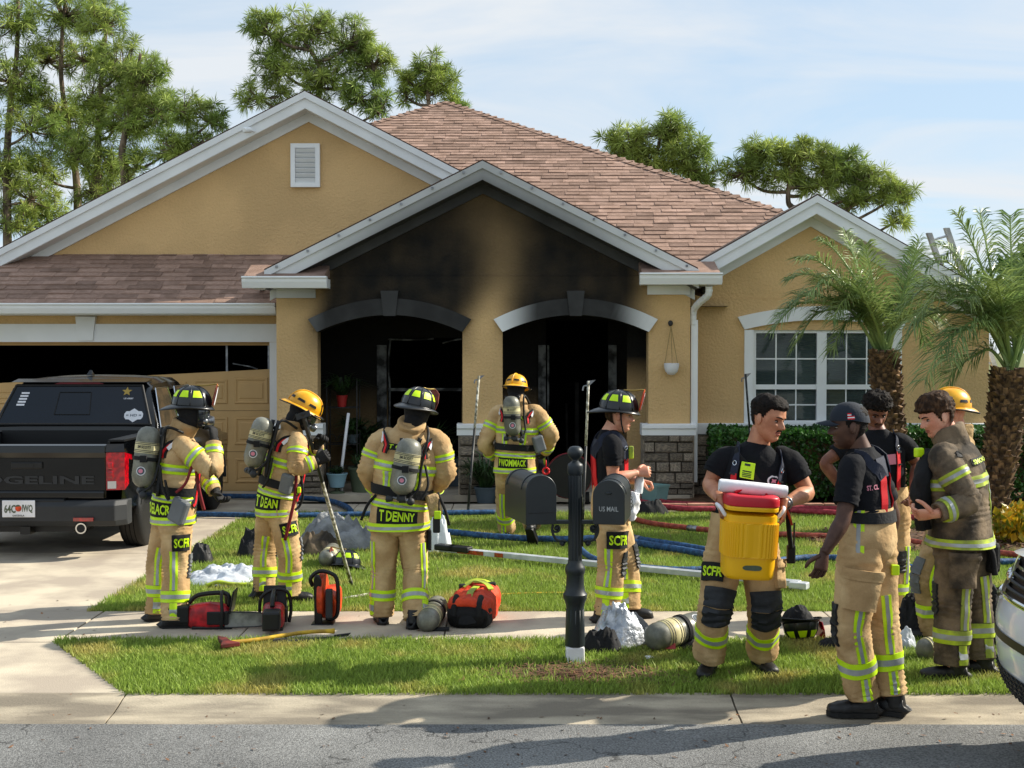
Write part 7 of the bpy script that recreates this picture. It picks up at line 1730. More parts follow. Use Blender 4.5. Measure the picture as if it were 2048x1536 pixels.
# cap
H = c.H; m = MB(); na, nr = 40, 12
vs = [H.w(math.sin(2 * math.pi * j / na) * (.088 * math.cos(i / nr * 1.56) ** .75), math.cos(2 * math.pi * j / na) * (.106 * math.cos(i / nr * 1.56) ** .75) - .004, .035 + .096 * math.sin(i / nr * 1.56) - .012 * math.cos(2 * math.pi * j / na) * 0 - .025 * max(0, -math.cos(2 * math.pi * j / na)) * (1 - i / nr)) for i in range(nr + 1) for j in range(na)]
m.add(vs, [(i * na + j, i * na + (j + 1) % na, (i + 1) * na + (j + 1) % na, (i + 1) * na + j) for i in range(nr) for j in range(na)] + [tuple(range(nr * na, (nr + 1) * na))]); cap_ = m.build('cap', 'cap', c.t, smooth=True, fixn=False)
m = MB(); m.grid(lambda u, v: H.w((-1 + 2 * u) * .078 * (1 - .25 * v * v), math.sqrt(max(0, 1 - (-1 + 2 * u) ** 2)) * .045 + .062 + .075 * v * math.sqrt(max(.0, 1 - (.9 * (-1 + 2 * u)) ** 2)), .040 - .012 * v - .022 * (-1 + 2 * u) ** 2), 16, 6); m.build('cap_peak', 'cap', cap_, smooth=True, fixn=False)
sg = -1
def capw(u, v): a = math.pi * 1.5 + .05 + u; return H.w(math.sin(a) * .0895, math.cos(a) * .108 - .004, .052 + v)
for i in range(5):
    m = MB(); m.add([capw(-.17, -.012 + i * .007), capw(.17, -.012 + i * .007), capw(.17, -.006 + i * .007), capw(-.17, -.006 + i * .007)], [(0, 1, 2, 3)]); m.build('flag_stripe', 'red_strap' if i % 2 == 0 else 'white_print', cap_, fixn=False)
m = MB(); m.add([H.w(0, 0, 0) + (q - H.w(0, 0, 0)) * 1.012 for q in (capw(-.17, .006), capw(-.02, .006), capw(-.02, .0235), capw(-.17, .0235))], [(0, 1, 2, 3)]); m.build('flag_canton', 'navy', cap_, fixn=False)
radio_set(c, (1786, 1150, .05)); c.box_on('radio_face', (1790, 1140, -.02), (.045, .03, .06), 'lime', bevel=.006); c.strapline('radio_strap_lower', [(1780, 1000, .1), (1786, 1060, .1), (1784, 1125, .06)], .016, 'black_cloth')
# ------------------------------------------------------------------ 8: curly hair, behind
c = Crew('curly haired man in black tee and red braces looking down, behind the capped man', 10.2, 188, (1752, 824, 0), (1755, 866, 0), (1766, 1010, 0),
         {1: ((1648, 925, .0), (1690, 985, .02)), -1: ((1834, 930, .0), (1826, 985, -.25))}, {1: ((1738, 1240), (1738, 1130, 0), 200), -1: ((1790, 1236), (1792, 1128, 0), 175)}, head_yaw=178, head_pitch=24, bulk=1.04, skin='skin_brown', lip='lip_dark', hsc=1.03)
c.body({1: ((.5, .1, -.9), (1, 0, .3), -1, .7), -1: ((-.2, -.6, -.6), (-.8, 0, .4), 1, .9)}); c.H.eyes(c.t, squint=.2); c.H.hair(c.t, 'hair_black', .030, .012, .055, -.06, .016, 75); c.H.moustache(c.t, thick=.9)
c.tee(); c.pants(stripe=.7); c.braces(back=False, split=.72); c.boots()
m = MB(); c.T.patch(m, .52, .66, math.pi / 2 + .15, math.pi / 2 + .5, .0095, 3, 5); m.build('chest_emblem', 'pink_print', c.t, fixn=False)
# ------------------------------------------------------------------ 10: yellow helmet behind 9
c = Crew('firefighter in yellow helmet mostly hidden behind the sooty brown coat', 9.4, -80, (1902, 826, 0), (1916, 872, 0), (1898, 1020, 0),
         {-1: ((1925, 965, -.2), (1880, 1000, -.2)), 1: ((1890, 960, .2), (1850, 995, .15))}, {-1: ((1868, 1283), (1855, 1155, -.1), -80), 1: ((1900, 1278), (1890, 1150, .1), -80)}, head_yaw=-92, head_pitch=8, skin='skin_fair', bulk=.98)
c.body({-1: ((-.8, -.2, -.2), (0, .8, .2), -1, .9), 1: ((-.8, .1, -.2), (0, -.8, .2), 1, .9)}); c.H.eyes(c.t, 'hair_brown'); c.pants(mat='tan_cloth2', knee='grey_pad', stripe=.1, pad_w=.9); c.coat(mat='tan_cloth2', lime='lime_dirty', back=None, gloves=False, back_stripes=False); c.boots(); helmet(c.t, c.H, 'helmet_yellow', False, 'plastic_black', tilt=10)
# ------------------------------------------------------------------ 9: sooty coat
c = Crew('brown haired man in sooty dark turnout coat and trousers at right', 8.33, -54, (1873, 832, 0), (1905, 888, 0), (1922, 1050, 0),
         {-1: ((1940, 1004, -.26), (1870, 1028, -.32)), 1: ((1886, 995, .22), (1846, 1008, .02))}, {-1: ((1902, 1362), (1906, 1215, -.08), -82), 1: ((1956, 1350), (1950, 1212, .1), -70)}, head_yaw=-100, head_pitch=20, skin='skin_fair', bulk=1.10)
c.body({-1: ((-.9, .3, -.1), (.1, .5, .4), -1, .8), 1: ((-.8, -.3, .2), (.2, -.6, .3), 1, 1.0)}); c.H.eyes(c.t, 'hair_brown'); c.H.hair(c.t, 'hair_brown', .026, .014, .052, -.085, .012, 42, sideburn=-.03)
c.pants(cuff=.11, mat='sooty_cloth', lime='lime_dirty', stripe=.35, knee='knee_pad', pad_w=.9, side_pocket=[(-1, -.55, .75, .56, .78)], big=.97)
c.coat(mat='sooty_cloth', lime='lime_dirty', back='SMOKE', back_d=(-.45, .35), gloves=False, back_stripes=False, loose=.02)
triple(c.T, c.ct, .10, .54, 'lime_dirty', False, -math.pi / 2 + .25, -math.pi / 2 + .50, 'reflective_stripe')
m = MB(); c.slv[-1].patch(m, .155, .21, c.ac - .9, c.ac - .1, .007, 3, 6); m.build('shoulder_flag', 'black_patch', c.ct, fixn=False)
c.boots()
c.strapline('hanging_strap', [(1975, 1090, -.05), (1985, 1110, -.05), (1990, 1150, -.05)], .02, 'black_cloth'); c.box_on('glove_bundle', (1984, 1115, .0), (.09, .09, .2), 'glove', Rz(10), bevel=.03)
m = MB(); q = [c.J(x) for x in ((1868, 905, -.02), (1850, 950, -.06), (1842, 1000, -.06), (1846, 1060, -.06))]; l = Loft([(q[0], .07, .05), (q[1], .10, .07), (q[2], .09, .06), (q[3], .05, .04)], V((.5, .8, 0)), .014, 12); l.skin(m, 26, 24); m.build('held_harness', 'black_cloth', c.t, smooth=True, fixn=False)
c.box_on('strobe', (1838, 905, -.06), (.06, .04, .06), 'lime', Rz(20), bevel=.01)
# ================================================================== mailbox post
mb = G(1150, 1323); s0 = mb.y
post = thing('mailbox_post', 'black fluted post with ball finial carrying two black mailboxes', 'mailbox', (mb.x, mb.y, 0))
zz = lambda py: P(1150, py, s0).z
m = MB(); m.prism([(mb.x + a * .062, mb.y + b * .062, -.02) for a, b in ((-1, -1), (1, -1), (1, 1), (-1, 1))], (0, 0, zz(1291) + .02)); m.build('footing', 'paper', post, bevel=.012)
m = MB(); m.lathe((mb.x, mb.y, 0), [(.066, zz(1291)), (.068, zz(1288)), (.060, zz(1215)), (.066, zz(1205)), (.080, zz(1196)), (.082, zz(1188)), (.068, zz(1182)), (.062, zz(1172)), (.058, zz(1150)), (.066, zz(1145)), (.070, zz(1138)), (.064, zz(1132)), (.050, zz(1126)), (.048, zz(1120))], 40); m.build('pedestal', 'post_paint', post, smooth=True, auto=35)
m = MB(); n = 48
rows = []
for z_ in (zz(1124), zz(948)): rows.append([V((mb.x + math.cos(q * 6.2832 / n) * (.047 - .005 * (q % 4 in (1, 2))), mb.y + math.sin(q * 6.2832 / n) * (.047 - .005 * (q % 4 in (1, 2))), z_)) for q in range(n)])
m.add(rows[0] + rows[1], [(q, (q + 1) % n, n + (q + 1) % n, n + q) for q in range(n)]); m.build('fluted_shaft', 'post_paint', post, fixn=False)
for k in range(12):
    m = MB(); a = k * .5236; m.tube([(mb.x + math.cos(a) * .061, mb.y + math.sin(a) * .061, zz(1284)), (mb.x + math.cos(a) * .056, mb.y + math.sin(a) * .056, zz(1218))], .006, 6); m.build('flute_rib', 'post_paint', post, smooth=True)
m = MB(); m.lathe((mb.x, mb.y, 0), [(.046, zz(950)), (.053, zz(946)), (.054, zz(932)), (.050, zz(928)), (.030, zz(924)), (.022, zz(922)), (.022, zz(919)), (.036, zz(916)), (.050, zz(910)), (.0545, zz(905)), (.050, zz(899)), (.036, zz(894)), (.02, zz(892.4)), (.004, zz(892))], 32); m.build('finial', 'post_paint', post, smooth=True, auto=40)
m = MB(); zb = zz(1040); m.bb(mb.x - .33, mb.x + .33, mb.y - .022, mb.y + .022, zb - .025, zb); m.build('cross_arm', 'post_paint', post, bevel=.004)
for sg in (-1, 1):
    m = MB(); pts = []
    for q in range(26):
        a = q / 25 * 5.2; r = .012 + .010 * q / 25 * 1.0; pts.append(V((0, 0, 0)))
    c1 = V((mb.x + sg * .125, mb.y, zb - .055)); c2 = V((mb.x + sg * .085, mb.y, zb - .16))
    pts = [c1 + V((sg * math.cos(1.2 + a) * (.012 + .004 * a), 0, math.sin(1.2 + a) * (.012 + .004 * a))) for a in [q * .35 for q in range(14)]]
    pts2 = [c2 + V((-sg * math.cos(4.2 - a) * (.010 + .004 * a), 0, math.sin(4.2 - a) * (.010 + .004 * a))) for a in [q * .35 for q in range(12)]]
    m.tube(spline([V((mb.x + sg * .15, mb.y, zb - .03)), V((mb.x + sg * .155, mb.y, zb - .08)), V((mb.x + sg * .13, mb.y, zb - .13)), V((mb.x + sg * .09, mb.y, zb - .145))], 12), .009, 7); m.tube(pts, .008, 6); m.tube(pts2, .008, 6)
    for cc in (c1, c2): m.ball(cc, .018)
    m.build('scroll_bracket', 'post_paint', post, smooth=True)
def mailbox(px0, px1, pyt, rot, txt, flag):
    cx_ = P((px0 + px1) / 2, 1000, s0 - .24); w = (px1 - px0) / 2 * (s0 - .24) / F_PX; z0, z1 = zb + .004, P(1100, pyt, s0 - .24).z; L = .50
    q = Rz(rot); ct0 = V((cx_.x, s0 - .24, 0)); hw, sh = w, z1 - w
    prof = [(-hw, z0), (hw, z0), (hw, sh)] + [(math.cos(a) * hw, sh + math.sin(a) * w) for a in [math.pi * i / 16 for i in range(1, 16)]] + [(-hw, sh)]
    W_ = lambda x, y, z: ct0 + q @ V((x, y, 0)) + V((0, 0, z))
    m = MB(); m.prism([W_(x, 0, z) for x, z in prof], q @ V((0, L, 0))); bx_ = m.build('letter_box', 'mailbox_paint', post, smooth=True, auto=40)
    m = MB(); m.prism([W_(x * 1.035, -.018, z0 + (z - z0) * 1.02 - .002) for x, z in prof], q @ V((0, .03, 0))); d = m.build('box_door', 'mailbox_paint', bx_, smooth=True, auto=40, bevel=.004)
    m = MB(); m.tube([W_(x * 1.01, .10, z0 + (z - z0) * 1.008) for x, z in prof[2:]], .004, 5); m.tube([W_(x * 1.01, L - .05, z0 + (z - z0) * 1.008) for x, z in prof[2:]], .004, 5); m.build('box_rib', 'mailbox_paint', bx_, smooth=True)
    if txt:
        vs, fs, _ = text_mesh(txt, 1, .01); m = MB(); m.add([W_((x - .5) * hw * 1.25, -.0205, z0 + .085 + y * .033) for x, y in vs], fs); m.build('lettering', 'silver', bx_, fixn=False)
        m = MB(); m.ball(W_(0, -.024, sh + .02), .014, 10, 8, (1.6, .6, .6)); m.build('door_knob', 'mailbox_paint', bx_, smooth=True)
    else:
        m = MB(); m.box(W_(0, -.019, z0 + .075), (hw * 1.7, .004, .004), q); m.build('door_crease', 'plastic_black', bx_)
    if flag:
        m = MB(); m.box(W_(hw + .006, .12, sh - .02), (.008, .05, .025), q); m.box(W_(hw + .006, .15, sh - .035), (.008, .10, .012), q); m.build('flag', 'flag_red', bx_)
mailbox(1050, 1112, 951, 16, None, True); mailbox(1187, 1249, 961, -10, 'US MAIL', False)

# ================================================================== yellow cooler and paper roll
Yc = 7.97
cb0, ct0_ = P(1493, 1153, Yc), P(1502, 984, Yc); ax = (ct0_ - cb0); CL = ax.length; ax.normalize()
cool = thing('drink_cooler', 'yellow ribbed drink cooler with red lid carried in both arms', 'cooler', (cb0.x, cb0.y, cb0.z))
sx = V((1, 0, 0)); sx = (sx - ax * sx.dot(ax)).normalized()
def csec(h, r): return (cb0 + ax * h, r, r * .93)
m = MB(); Loft([csec(0, .138), csec(.012, .150), csec(.03, .154), csec(CL * .26, .158)], sx, e=4).skin(m, 10, 56); Loft([csec(CL * .24, .158), csec(CL * .80, .157), csec(CL * .82, .157)], sx, e=4).skin(m, 6, 56); Loft([csec(CL * .80, .161), csec(CL * .84, .163), csec(CL * .85, .160)], sx, e=4).skin(m, 4, 56)
m.build('cooler_body', 'yellow_poly', cool, smooth=True, auto=40, fixn=False)
m = MB(); na = 200; rl = Loft([csec(CL * .26, .166), csec(CL * .66, .169), csec(CL * .661, .169)], sx, e=4)
rows = [(0.0, -.02, False), (0.0, .0, False), (.05, .002, True), (.95, .002, True), (1.0, .0, False), (1.0, -.02, False)]
m.add([rl.pt(t, 6.2832 * j / na, o - (.004 if (rb and j % 4 >= 2) else 0)) for t, o, rb in rows for j in range(na)], [(i * na + j, i * na + (j + 1) % na, (i + 1) * na + (j + 1) % na, (i + 1) * na + j) for i in range(5) for j in range(na)]); m.build('ribbed_band', 'yellow_poly', cool, fixn=False)
m = MB(); Loft([csec(CL * .852, .162), csec(CL * .86, .166), csec(CL * .93, .166), csec(CL * .97, .158), csec(CL * .985, .13)], sx, e=4).skin(m, 14, 56); m.build('lid', 'red_poly', cool, smooth=True, auto=50, fixn=False)
tp = cb0 + ax * CL * .985; m = MB(); m.tube(spline([tp - sx * .10, tp - sx * .06 + ax * .022, tp + ax * .030, tp + sx * .06 + ax * .022, tp + sx * .10], 14), .013, 8); m.build('lid_grip', 'red_poly', cool, smooth=True)
for sg in (-1, 1):
    b_ = cb0 + ax * CL * .72 + sx * sg * .158; m = MB(); fy = V((0, -1, 0)); m.tube(spline([b_ + fy * .06, b_ + sx * sg * .035 + fy * .055 + ax * .05, b_ + sx * sg * .045 + ax * .06, b_ + sx * sg * .035 - fy * .055 + ax * .05, b_ - fy * .06], 14), .012, 8); m.build('bail_handle', 'paper', cool, smooth=True)
m = MB(); p = rl.pt(.5, -math.pi / 2 + .1, .004); fr_ = Loft([csec(0, .154), csec(CL * .26, .158)], sx, e=4)
m.add([fr_.pt(.55 + .10 * math.sin(i * .524), -math.pi / 2 + .02 + .14 * math.cos(i * .524), .003) for i in range(12)], [tuple(range(12))]); m.build('maker_badge', 'pot_green', cool, fixn=False)
r0, r1 = P(1438, 970, Yc + .03), P(1574, 984, Yc + .02); m = MB(); d = (r1 - r0); m.lathe(r0, [(.010, 0.0), (.036, .0), (.040, .012), (.041, d.length * .5), (.039, d.length - .01), (.035, d.length), (.012, d.length)], 24, d)
tag(m.build('paper_roll', 'paper', None, smooth=True, auto=45), 'white paper roll lying across the top of the yellow cooler', 'paper roll')

# ================================================================== saws
def chainsaw(label, g0, ang, bar=True, mat='saw_red'):
    """local x: along the bar"""
    q = Rz(ang); b = V(g0); t = thing('chainsaw', label, 'chainsaw', b, 'rescue saws lined up on the sidewalk'); Lc = lambda x, y, z: b + q @ V((x, y, z))
    k = [((-.20, 0, .10), .05, .075), ((-.15, 0, .10), .075, .09), ((-.05, 0, .105), .085, .10), ((.06, 0, .10), .08, .085), ((.10, 0, .095), .07, .06)]
    m = MB(); Loft([(Lc(*c_), a, z) for c_, a, z in k], q @ V((0, 1, 0)), .004, 16, e=3.2).skin(m, 20, 28); m.build('engine_housing', mat, t, smooth=True, fixn=False)
    m = MB(); m.box(Lc(-.27, .0, .12), (.16, .13, .14), q); m.build('battery_pack', 'plastic_black', t, bevel=.018)
    m = MB(); m.tube(spline([Lc(-.20, 0, .20), Lc(-.14, 0, .255), Lc(0, 0, .275), Lc(.09, 0, .26), Lc(.10, 0, .17)], 16), .018, 8); m.build('top_handle', 'plastic_black', t, smooth=True)
    m = MB(); m.tube(spline([Lc(.06, -.11, .03), Lc(.07, -.125, .14), Lc(.06, -.10, .26), Lc(.05, 0, .285), Lc(.06, .10, .22), Lc(.06, .11, .08)], 20), .013, 8); m.build('wrap_handle', 'plastic_black', t, smooth=True)
    m = MB(); m.prism([Lc(.11, -.09, .13), Lc(.11, .09, .13), Lc(.14, .085, .30), Lc(.14, -.085, .30)], q @ V((.014, 0, 0))); m.build('hand_guard', 'plastic_black', t, bevel=.006)
    m = MB(); m.box(Lc(-.02, 0, .018), (.30, .15, .036), q); m.build('base_foot', 'plastic_black', t, bevel=.01)
    m = MB(); m.box(Lc(.03, -.092, .10), (.16, .02, .10), q); m.build('sprocket_cover', 'plastic_black', t, bevel=.008)
    if bar:
        ol = [(.08, .055), (.30, .050), (.40, .042), (.44, .02), (.45, 0), (.44, -.02), (.40, -.042), (.30, -.050), (.08, -.055)]
        m = MB(); m.prism([Lc(x, -.075, .085 + z) for x, z in ol], q @ V((0, .008, 0))); br_ = m.build('guide_bar', 'steel', t)
        m = MB(); m.tube([Lc(x, -.071, .085 + z * 1.06) for x, z in ol], .006, 5); m.build('chain', 'plastic_grey', br_)
    return t
chainsaw('red and black chainsaw on sidewalk with its grey bar pointing right', G(432, 1258), 2)
chainsaw('red chainsaw standing end-on beside the tip of the other saw', G(548, 1256), 97, True)
kb = G(645, 1252); ks = thing('cutoff_saw', 'orange and black cut-off saw standing on the sidewalk beside the axe', 'saw', kb, 'rescue saws lined up on the sidewalk'); K = lambda x, y, z: kb + V((x, y, z))
m = MB(); m.lathe(K(-.035, .10, .22), [(.02, 0), (.17, .0), (.175, .01), (.175, .04), (.16, .05), (.02, .05)], 30, V((1, 0, 0)), sy=1.0); m.build('blade_guard', 'saw_orange', ks, smooth=True, auto=40)
m = MB(); m.prism([K(-.06, -.02, .01), K(.0, -.02, .01), K(.0, -.06, .36), K(-.02, -.05, .40), K(-.05, -.05, .40), K(-.06, -.06, .36)], (0, .035, 0)); m.build('front_guard', 'plastic_black', ks, bevel=.012)
m = MB(); Loft([(K(.05, .02, .14), .05, .10), (K(.05, .12, .15), .065, .12), (K(.05, .32, .16), .06, .11), (K(.05, .40, .16), .04, .07)], V((1, 0, 0)), .004, 14, e=3.2).skin(m, 14, 24); m.build('engine_housing', 'saw_orange', ks, smooth=True, fixn=False)
m = MB(); m.tube(spline([K(-.08, .04, .30), K(-.095, .03, .36), K(-.03, .03, .415), K(.06, .03, .40), K(.11, .03, .34), K(.115, .03, .12), K(.08, .04, .05), K(.02, .04, .05)], 24), .016, 8); m.build('wrap_handle', 'plastic_black', ks, smooth=True)
m = MB(); m.box(K(0, .05, .010), (.17, .16, .02)); m.build('base_foot', 'plastic_black', ks, bevel=.006)
m = MB(); m.box(K(.055, -.03, .18), (.05, .06, .22)); m.build('cylinder_fins', 'plastic_grey', ks, bevel=.008)
# axe and pry bar in the grass
a0, a1 = G(668, 1262, .05), G(455, 1286, .05); axe = thing('fire_axe', 'yellow handled axe with dull red head lying along the grass edge', 'axe', (a1.x, a1.y, 0))
m = MB(); d = (a1 - a0); m.tube(spline([a0, a0 + d * .3 + V((0, .01, .012)), a0 + d * .7, a1], 16), [.022, .017, .015, .015, .015, .015, .015, .015, .016, .016, .016, .016, .016, .016, .016, .016, .016], 10); m.build('handle', 'handle_yellow', axe, smooth=True)
dn = d.normalized(); pv_ = V((-dn.y, dn.x, 0)); h0 = a1 + dn * .02
m = MB(); m.prism([h0 - pv_ * .05 - dn * .03, h0 + pv_ * .06 - dn * .025, h0 + pv_ * .15 - dn * .065, h0 + pv_ * .15 + dn * .075, h0 + pv_ * .05 + dn * .035, h0 - pv_ * .05 + dn * .03, h0 - pv_ * .14 + dn * .01], (0, 0, .032)); m.build('axe_head', 'axe_red', axe, bevel=.006)
b0, b1 = G(575, 1283, .03), G(668, 1276, .03); m = MB(); m.tube([b0, b1], .014, 8); dn = (b1 - b0).normalized(); m.prism([b1, b1 + dn * .10 + V((0, .03, .0)), b1 + dn * .12 + V((0, .03, .02)), b1 + V((0, 0, .02))], (0, .02, 0)); m.prism([b0, b0 - dn * .09 + V((0, .035, 0)), b0 - dn * .10 + V((0, -.02, 0))], (0, 0, .025))
tag(m.build('pry_bar', 'plastic_grey'), 'dark steel pry bar in the grass below the cut-off saw', 'pry bar')

# ================================================================== hook poles
def hookpole(label, top, bot, r, mats, cat='hook pole', halligan=False):
    top, bot = V(top), V(bot); d = (top - bot); L = d.length; d.normalize(); t = thing('hook_pole', label, cat, (bot.x, bot.y, 0), 'hook poles standing about the lawn')
    m = MB(); m.tube([bot, bot + d * L * .62], r, 8); m.build('lower_shaft', mats[0], t, smooth=True)
    m = MB(); m.tube([bot + d * L * .62, top], r * .96, 8); m.build('upper_shaft', mats[1], t, smooth=True)
    m = MB(); s_ = V((1, 0, 0))
    if halligan: m.box(top - d * .02, (.12, .03, .05), Matrix.Rotation(R(-18), 3, 'Y')); m.prism([top - s_ * .05, top - s_ * .10 - d * .07, top - s_ * .06 - d * .03], (0, .02, 0)); m.tube([top, top - d * .22], r * 1.25, 8)
    else: m.prism([top - s_ * .015, top + s_ * .075 + d * .012, top + s_ * .015 - d * .045, top - s_ * .015 - d * .06], (0, .012, 0)); m.tube(spline([top - d * .05, top - s_ * .045 - d * .055, top - s_ * .055 - d * .10], 8), .008, 6)
    m.build('hook_head', 'steel' if not halligan else 'plastic_grey', t)
    m = MB(); m.lathe(bot - d * .01, [(r * .6, 0), (r * 1.15, .02), (r * 1.15, .07)], 10, d); m.build('butt', 'rubber', t, smooth=True)
hookpole('striped pale hook pole leaning in the grip of the yellow helmeted man', P(605, 826, 10.72), G(704, 1172), .016, ('pole_white', 'plastic_grey'), halligan=True)
hookpole('black hook pole leaning at the middle porch column', P(958, 752, 17.0), G(935, 1034), .017, ('pole_black', 'pole_white'))
hookpole('black and pale pole upright behind the mailbox post', P(1177, 762, 13.6), G(1163, 1105), .014, ('pole_black', 'pole_white'))
hookpole('thin hook pole upright behind the cooler man by the window', P(1491, 748, 16.6), G(1512, 1030), .014, ('pole_black', 'pole_black'))

# ================================================================== hoses
def hose(label, pts, r, mat, coup=(), z=None):
    P3 = [G(x, y, r + .028) for x, y in pts]; sp = spline(P3, 14 * (len(pts) - 1)); t = thing('fire_hose', label, 'fire hose', (sp[0].x, sp[0].y, 0), 'charged hoses across the lawn')
    m = MB(); m.tube(sp, [r * 1.12 * (1 + .04 * math.sin(i * 1.9)) for i in range(len(sp))], 12); m.build('jacket', mat, t, smooth=True)
    for c_ in coup:
        i = int(c_ * (len(sp) - 2)); d = (sp[i + 1] - sp[i]).normalized(); m = MB(); m.lathe(sp[i], [(r * 1.05, -.07), (r * 1.3, -.06), (r * 1.3, -.01), (r * 1.15, 0), (r * 1.3, .01), (r * 1.3, .06), (r * 1.05, .07)], 14, d); m.build('coupling', 'steel', t, smooth=True, auto=40)
hose('blue hose bending on the walk between driveway and porch', [(300, 993), (430, 992), (560, 994), (650, 1000), (690, 1012), (702, 1022)], .032, 'hose_blue')
hose('long blue hose along the walk edge behind the three masked men', [(300, 1026), (440, 1029), (560, 1031), (720, 1028), (860, 1026), (990, 1024)], .030, 'hose_blue')
hose('blue hose running from the white bag to behind the mailbox', [(860, 1060), (900, 1064), (980, 1072), (1060, 1077), (1150, 1078), (1240, 1074), (1300, 1082), (1380, 1094), (1450, 1106), (1520, 1112)], .032, 'hose_blue', (.62,))
hose('second blue hose lying doubled right of the mailbox', [(1240, 1080), (1300, 1090), (1370, 1101), (1440, 1114), (1500, 1122)], .034, 'hose_blue')
hose('blue hose looping under the left foot of the helmeted man', [(1150, 1085), (1165, 1102), (1190, 1118), (1250, 1130), (1340, 1139), (1420, 1138), (1500, 1130), (1600, 1116), (1680, 1116), (1760, 1126), (1840, 1135), (1960, 1125), (2060, 1122)], .028, 'hose_blue')
hose('thick dark red hose from porch across to the right edge', [(1262, 985), (1300, 996), (1340, 1006), (1450, 1012), (1560, 1019), (1680, 1026), (1800, 1032), (1920, 1050), (2080, 1062)], .034, 'hose_red')
hose('upper dark red hose beside the hedge bed', [(1262, 998), (1340, 1015), (1430, 1018), (1560, 1016), (1680, 1018), (1800, 1022)], .034, 'hose_red')
hose('rust striped hose ending in a coupling behind the cooler', [(1255, 1020), (1262, 1034), (1300, 1046), (1370, 1055), (1440, 1062), (1500, 1066), (1600, 1070), (1690, 1074), (1800, 1080), (1900, 1095), (2060, 1112)], .029, 'hose_rust', (.33,))
# closed attic ladder lying on the grass
l0, l1 = G(880, 1112, .0), G(1598, 1184, .0); al = thing('folding_ladder', 'closed silver folding ladder lying across the lawn behind mailbox', 'ladder', (l0.x, l0.y, 0)); d = l1 - l0; L = d.length; d.normalize(); pv_ = V((-d.y, d.x, 0))
for o in (0, .05):
    m = MB(); p = l0 + pv_ * o; m.prism([p + V((0, 0, .045)) - pv_ * .016, p + V((0, 0, .045)) + pv_ * .016, p + V((0, 0, .095)) + pv_ * .016, p + V((0, 0, .095)) - pv_ * .016], d * L); m.build('rail', 'aluminium', al, bevel=.004)
for f_, w_, mt in ((.10, .16, 'lamp_red'), (.19, .05, 'lamp_red'), (.52, .10, 'dark_red')):
    m = MB(); p = l0 + d * L * f_ - pv_ * .0195 + V((0, 0, .07)); m.prism([p - d * w_ + V((0, 0, -.02)), p + d * w_ + V((0, 0, -.02)), p + d * w_ + V((0, 0, .02)), p - d * w_ + V((0, 0, .02))], -pv_ * .002); m.build('warning_label', mt, al)
for f_ in (.0, .045):
    m = MB(); p = l0 + d * L * f_; m.box(p + V((0, 0, .095)) + d * .08, (.24, .11, .06), Rz(math.degrees(math.atan2(d.y, d.x)))); m.build('end_shoe', 'plastic_black', al, bevel=.012)
m = MB(); m.box(l1 + V((0, 0, .06)), (.16, .10, .06), Rz(math.degrees(math.atan2(d.y, d.x)))); m.build('end_shoe', 'aluminium', al, bevel=.01)

# ================================================================== bags, packs, helmets on the ground
def cloth_heap(name, label, cat, c0, rx, ry, h, mat, seed=1, amp=.35, fr=5.0, parent=None, n=72, e=1.0):
    """crumpled sheet over a low mound"""
    rr = V((seed * 7.3, seed * 3.1, seed * 1.9))
    def fn(u, v):
        a = 2 * math.pi * v; k = u; edge = 1 + .22 * nz(V((math.cos(a) * 1.6, math.sin(a) * 1.6, seed)))
        x, y = math.cos(a) * rx * k * edge, math.sin(a) * ry * k * edge; p = V((x, y, 0))
        z = h * (1 - k ** 2.2) ** .8 * (1 + amp * nz(p * fr + rr)) + h * amp * .55 * abs(nz(p * fr * 2.3 + rr)) * (1 - k ** 4) + .012
        fold = h * (.26 * (.6 - abs(nz(p * fr * 1.3 + rr * 2)) * 2) + .16 * (.5 - abs(nz(p * fr * 3.1 + rr)) * 2)) * (1 - k ** 3)
        return V(c0) + V((x, y, max(.006, z + fold)))
    m = MB(); m.grid(fn, n // 2, n, wrap=True); o = m.build(name, mat, parent, smooth=True, fixn=False)
    if parent is None: tag(o, label, cat)
    return o
def cylinder_on_ground(label, a, b, r, ring=True, strap=True):
    d = (b - a); L = d.length; d.normalize(); t = thing('air_cylinder', label, 'air cylinder', (a.x, a.y, 0), 'spare air cylinders on the grass')
    m = MB(); m.lathe(a, [(.02, 0), (r * .6, .01), (r * .9, .035), (r, .08), (r, L - .08), (r * .85, L - .03), (r * .4, L - .01), (.02, L)], 26, d); m.build('cylinder', 'tank', t, smooth=True)
    m = MB(); m.lathe(a, [(r + .001, L * .22), (r + .003, L * .225), (r + .003, L * .46), (r + .001, L * .465)], 26, d); lb = m.build('label_band', 'tank_label', t, smooth=True, auto=40)
    for q in (.25, .29, .40, .44):
        m = MB(); m.lathe(a, [(r + .0035, L * q), (r + .0045, L * q + .002), (r + .0045, L * q + .006), (r + .0035, L * q + .008)], 26, d); m.build('label_line', 'plastic_grey', lb)
    if strap:
        m = MB(); m.lathe(a, [(r + .003, L * .54), (r + .010, L * .545), (r + .010, L * .60), (r + .003, L * .605)], 26, d); m.build('strap', 'black_cloth', t, smooth=True, auto=40)
    if ring:
        cam_ = V((0, -.75, .66)); cam_ = (cam_ - d * cam_.dot(d)).normalized(); sd = d.cross(cam_)
        for rad, mt, o in ((.036, 'white_print', .003), (.028, 'pot_slate', .005)):
            m = MB(); m.add([a + d * (L * .75 + math.cos(q * .3142) * rad) + (cam_ * math.cos(math.sin(q * .3142) * rad / r) + sd * math.sin(math.sin(q * .3142) * rad / r)) * (r + o) for q in range(20)], [tuple(range(20))]); m.build('round_sticker', mt, t, fixn=False)
    m = MB(); m.lathe(b + d * -.01, [(.02, 0), (.024, .03), (.03, .04), (.03, .07)], 12, d); m.build('valve', 'plastic_grey', t, smooth=True)
    return t
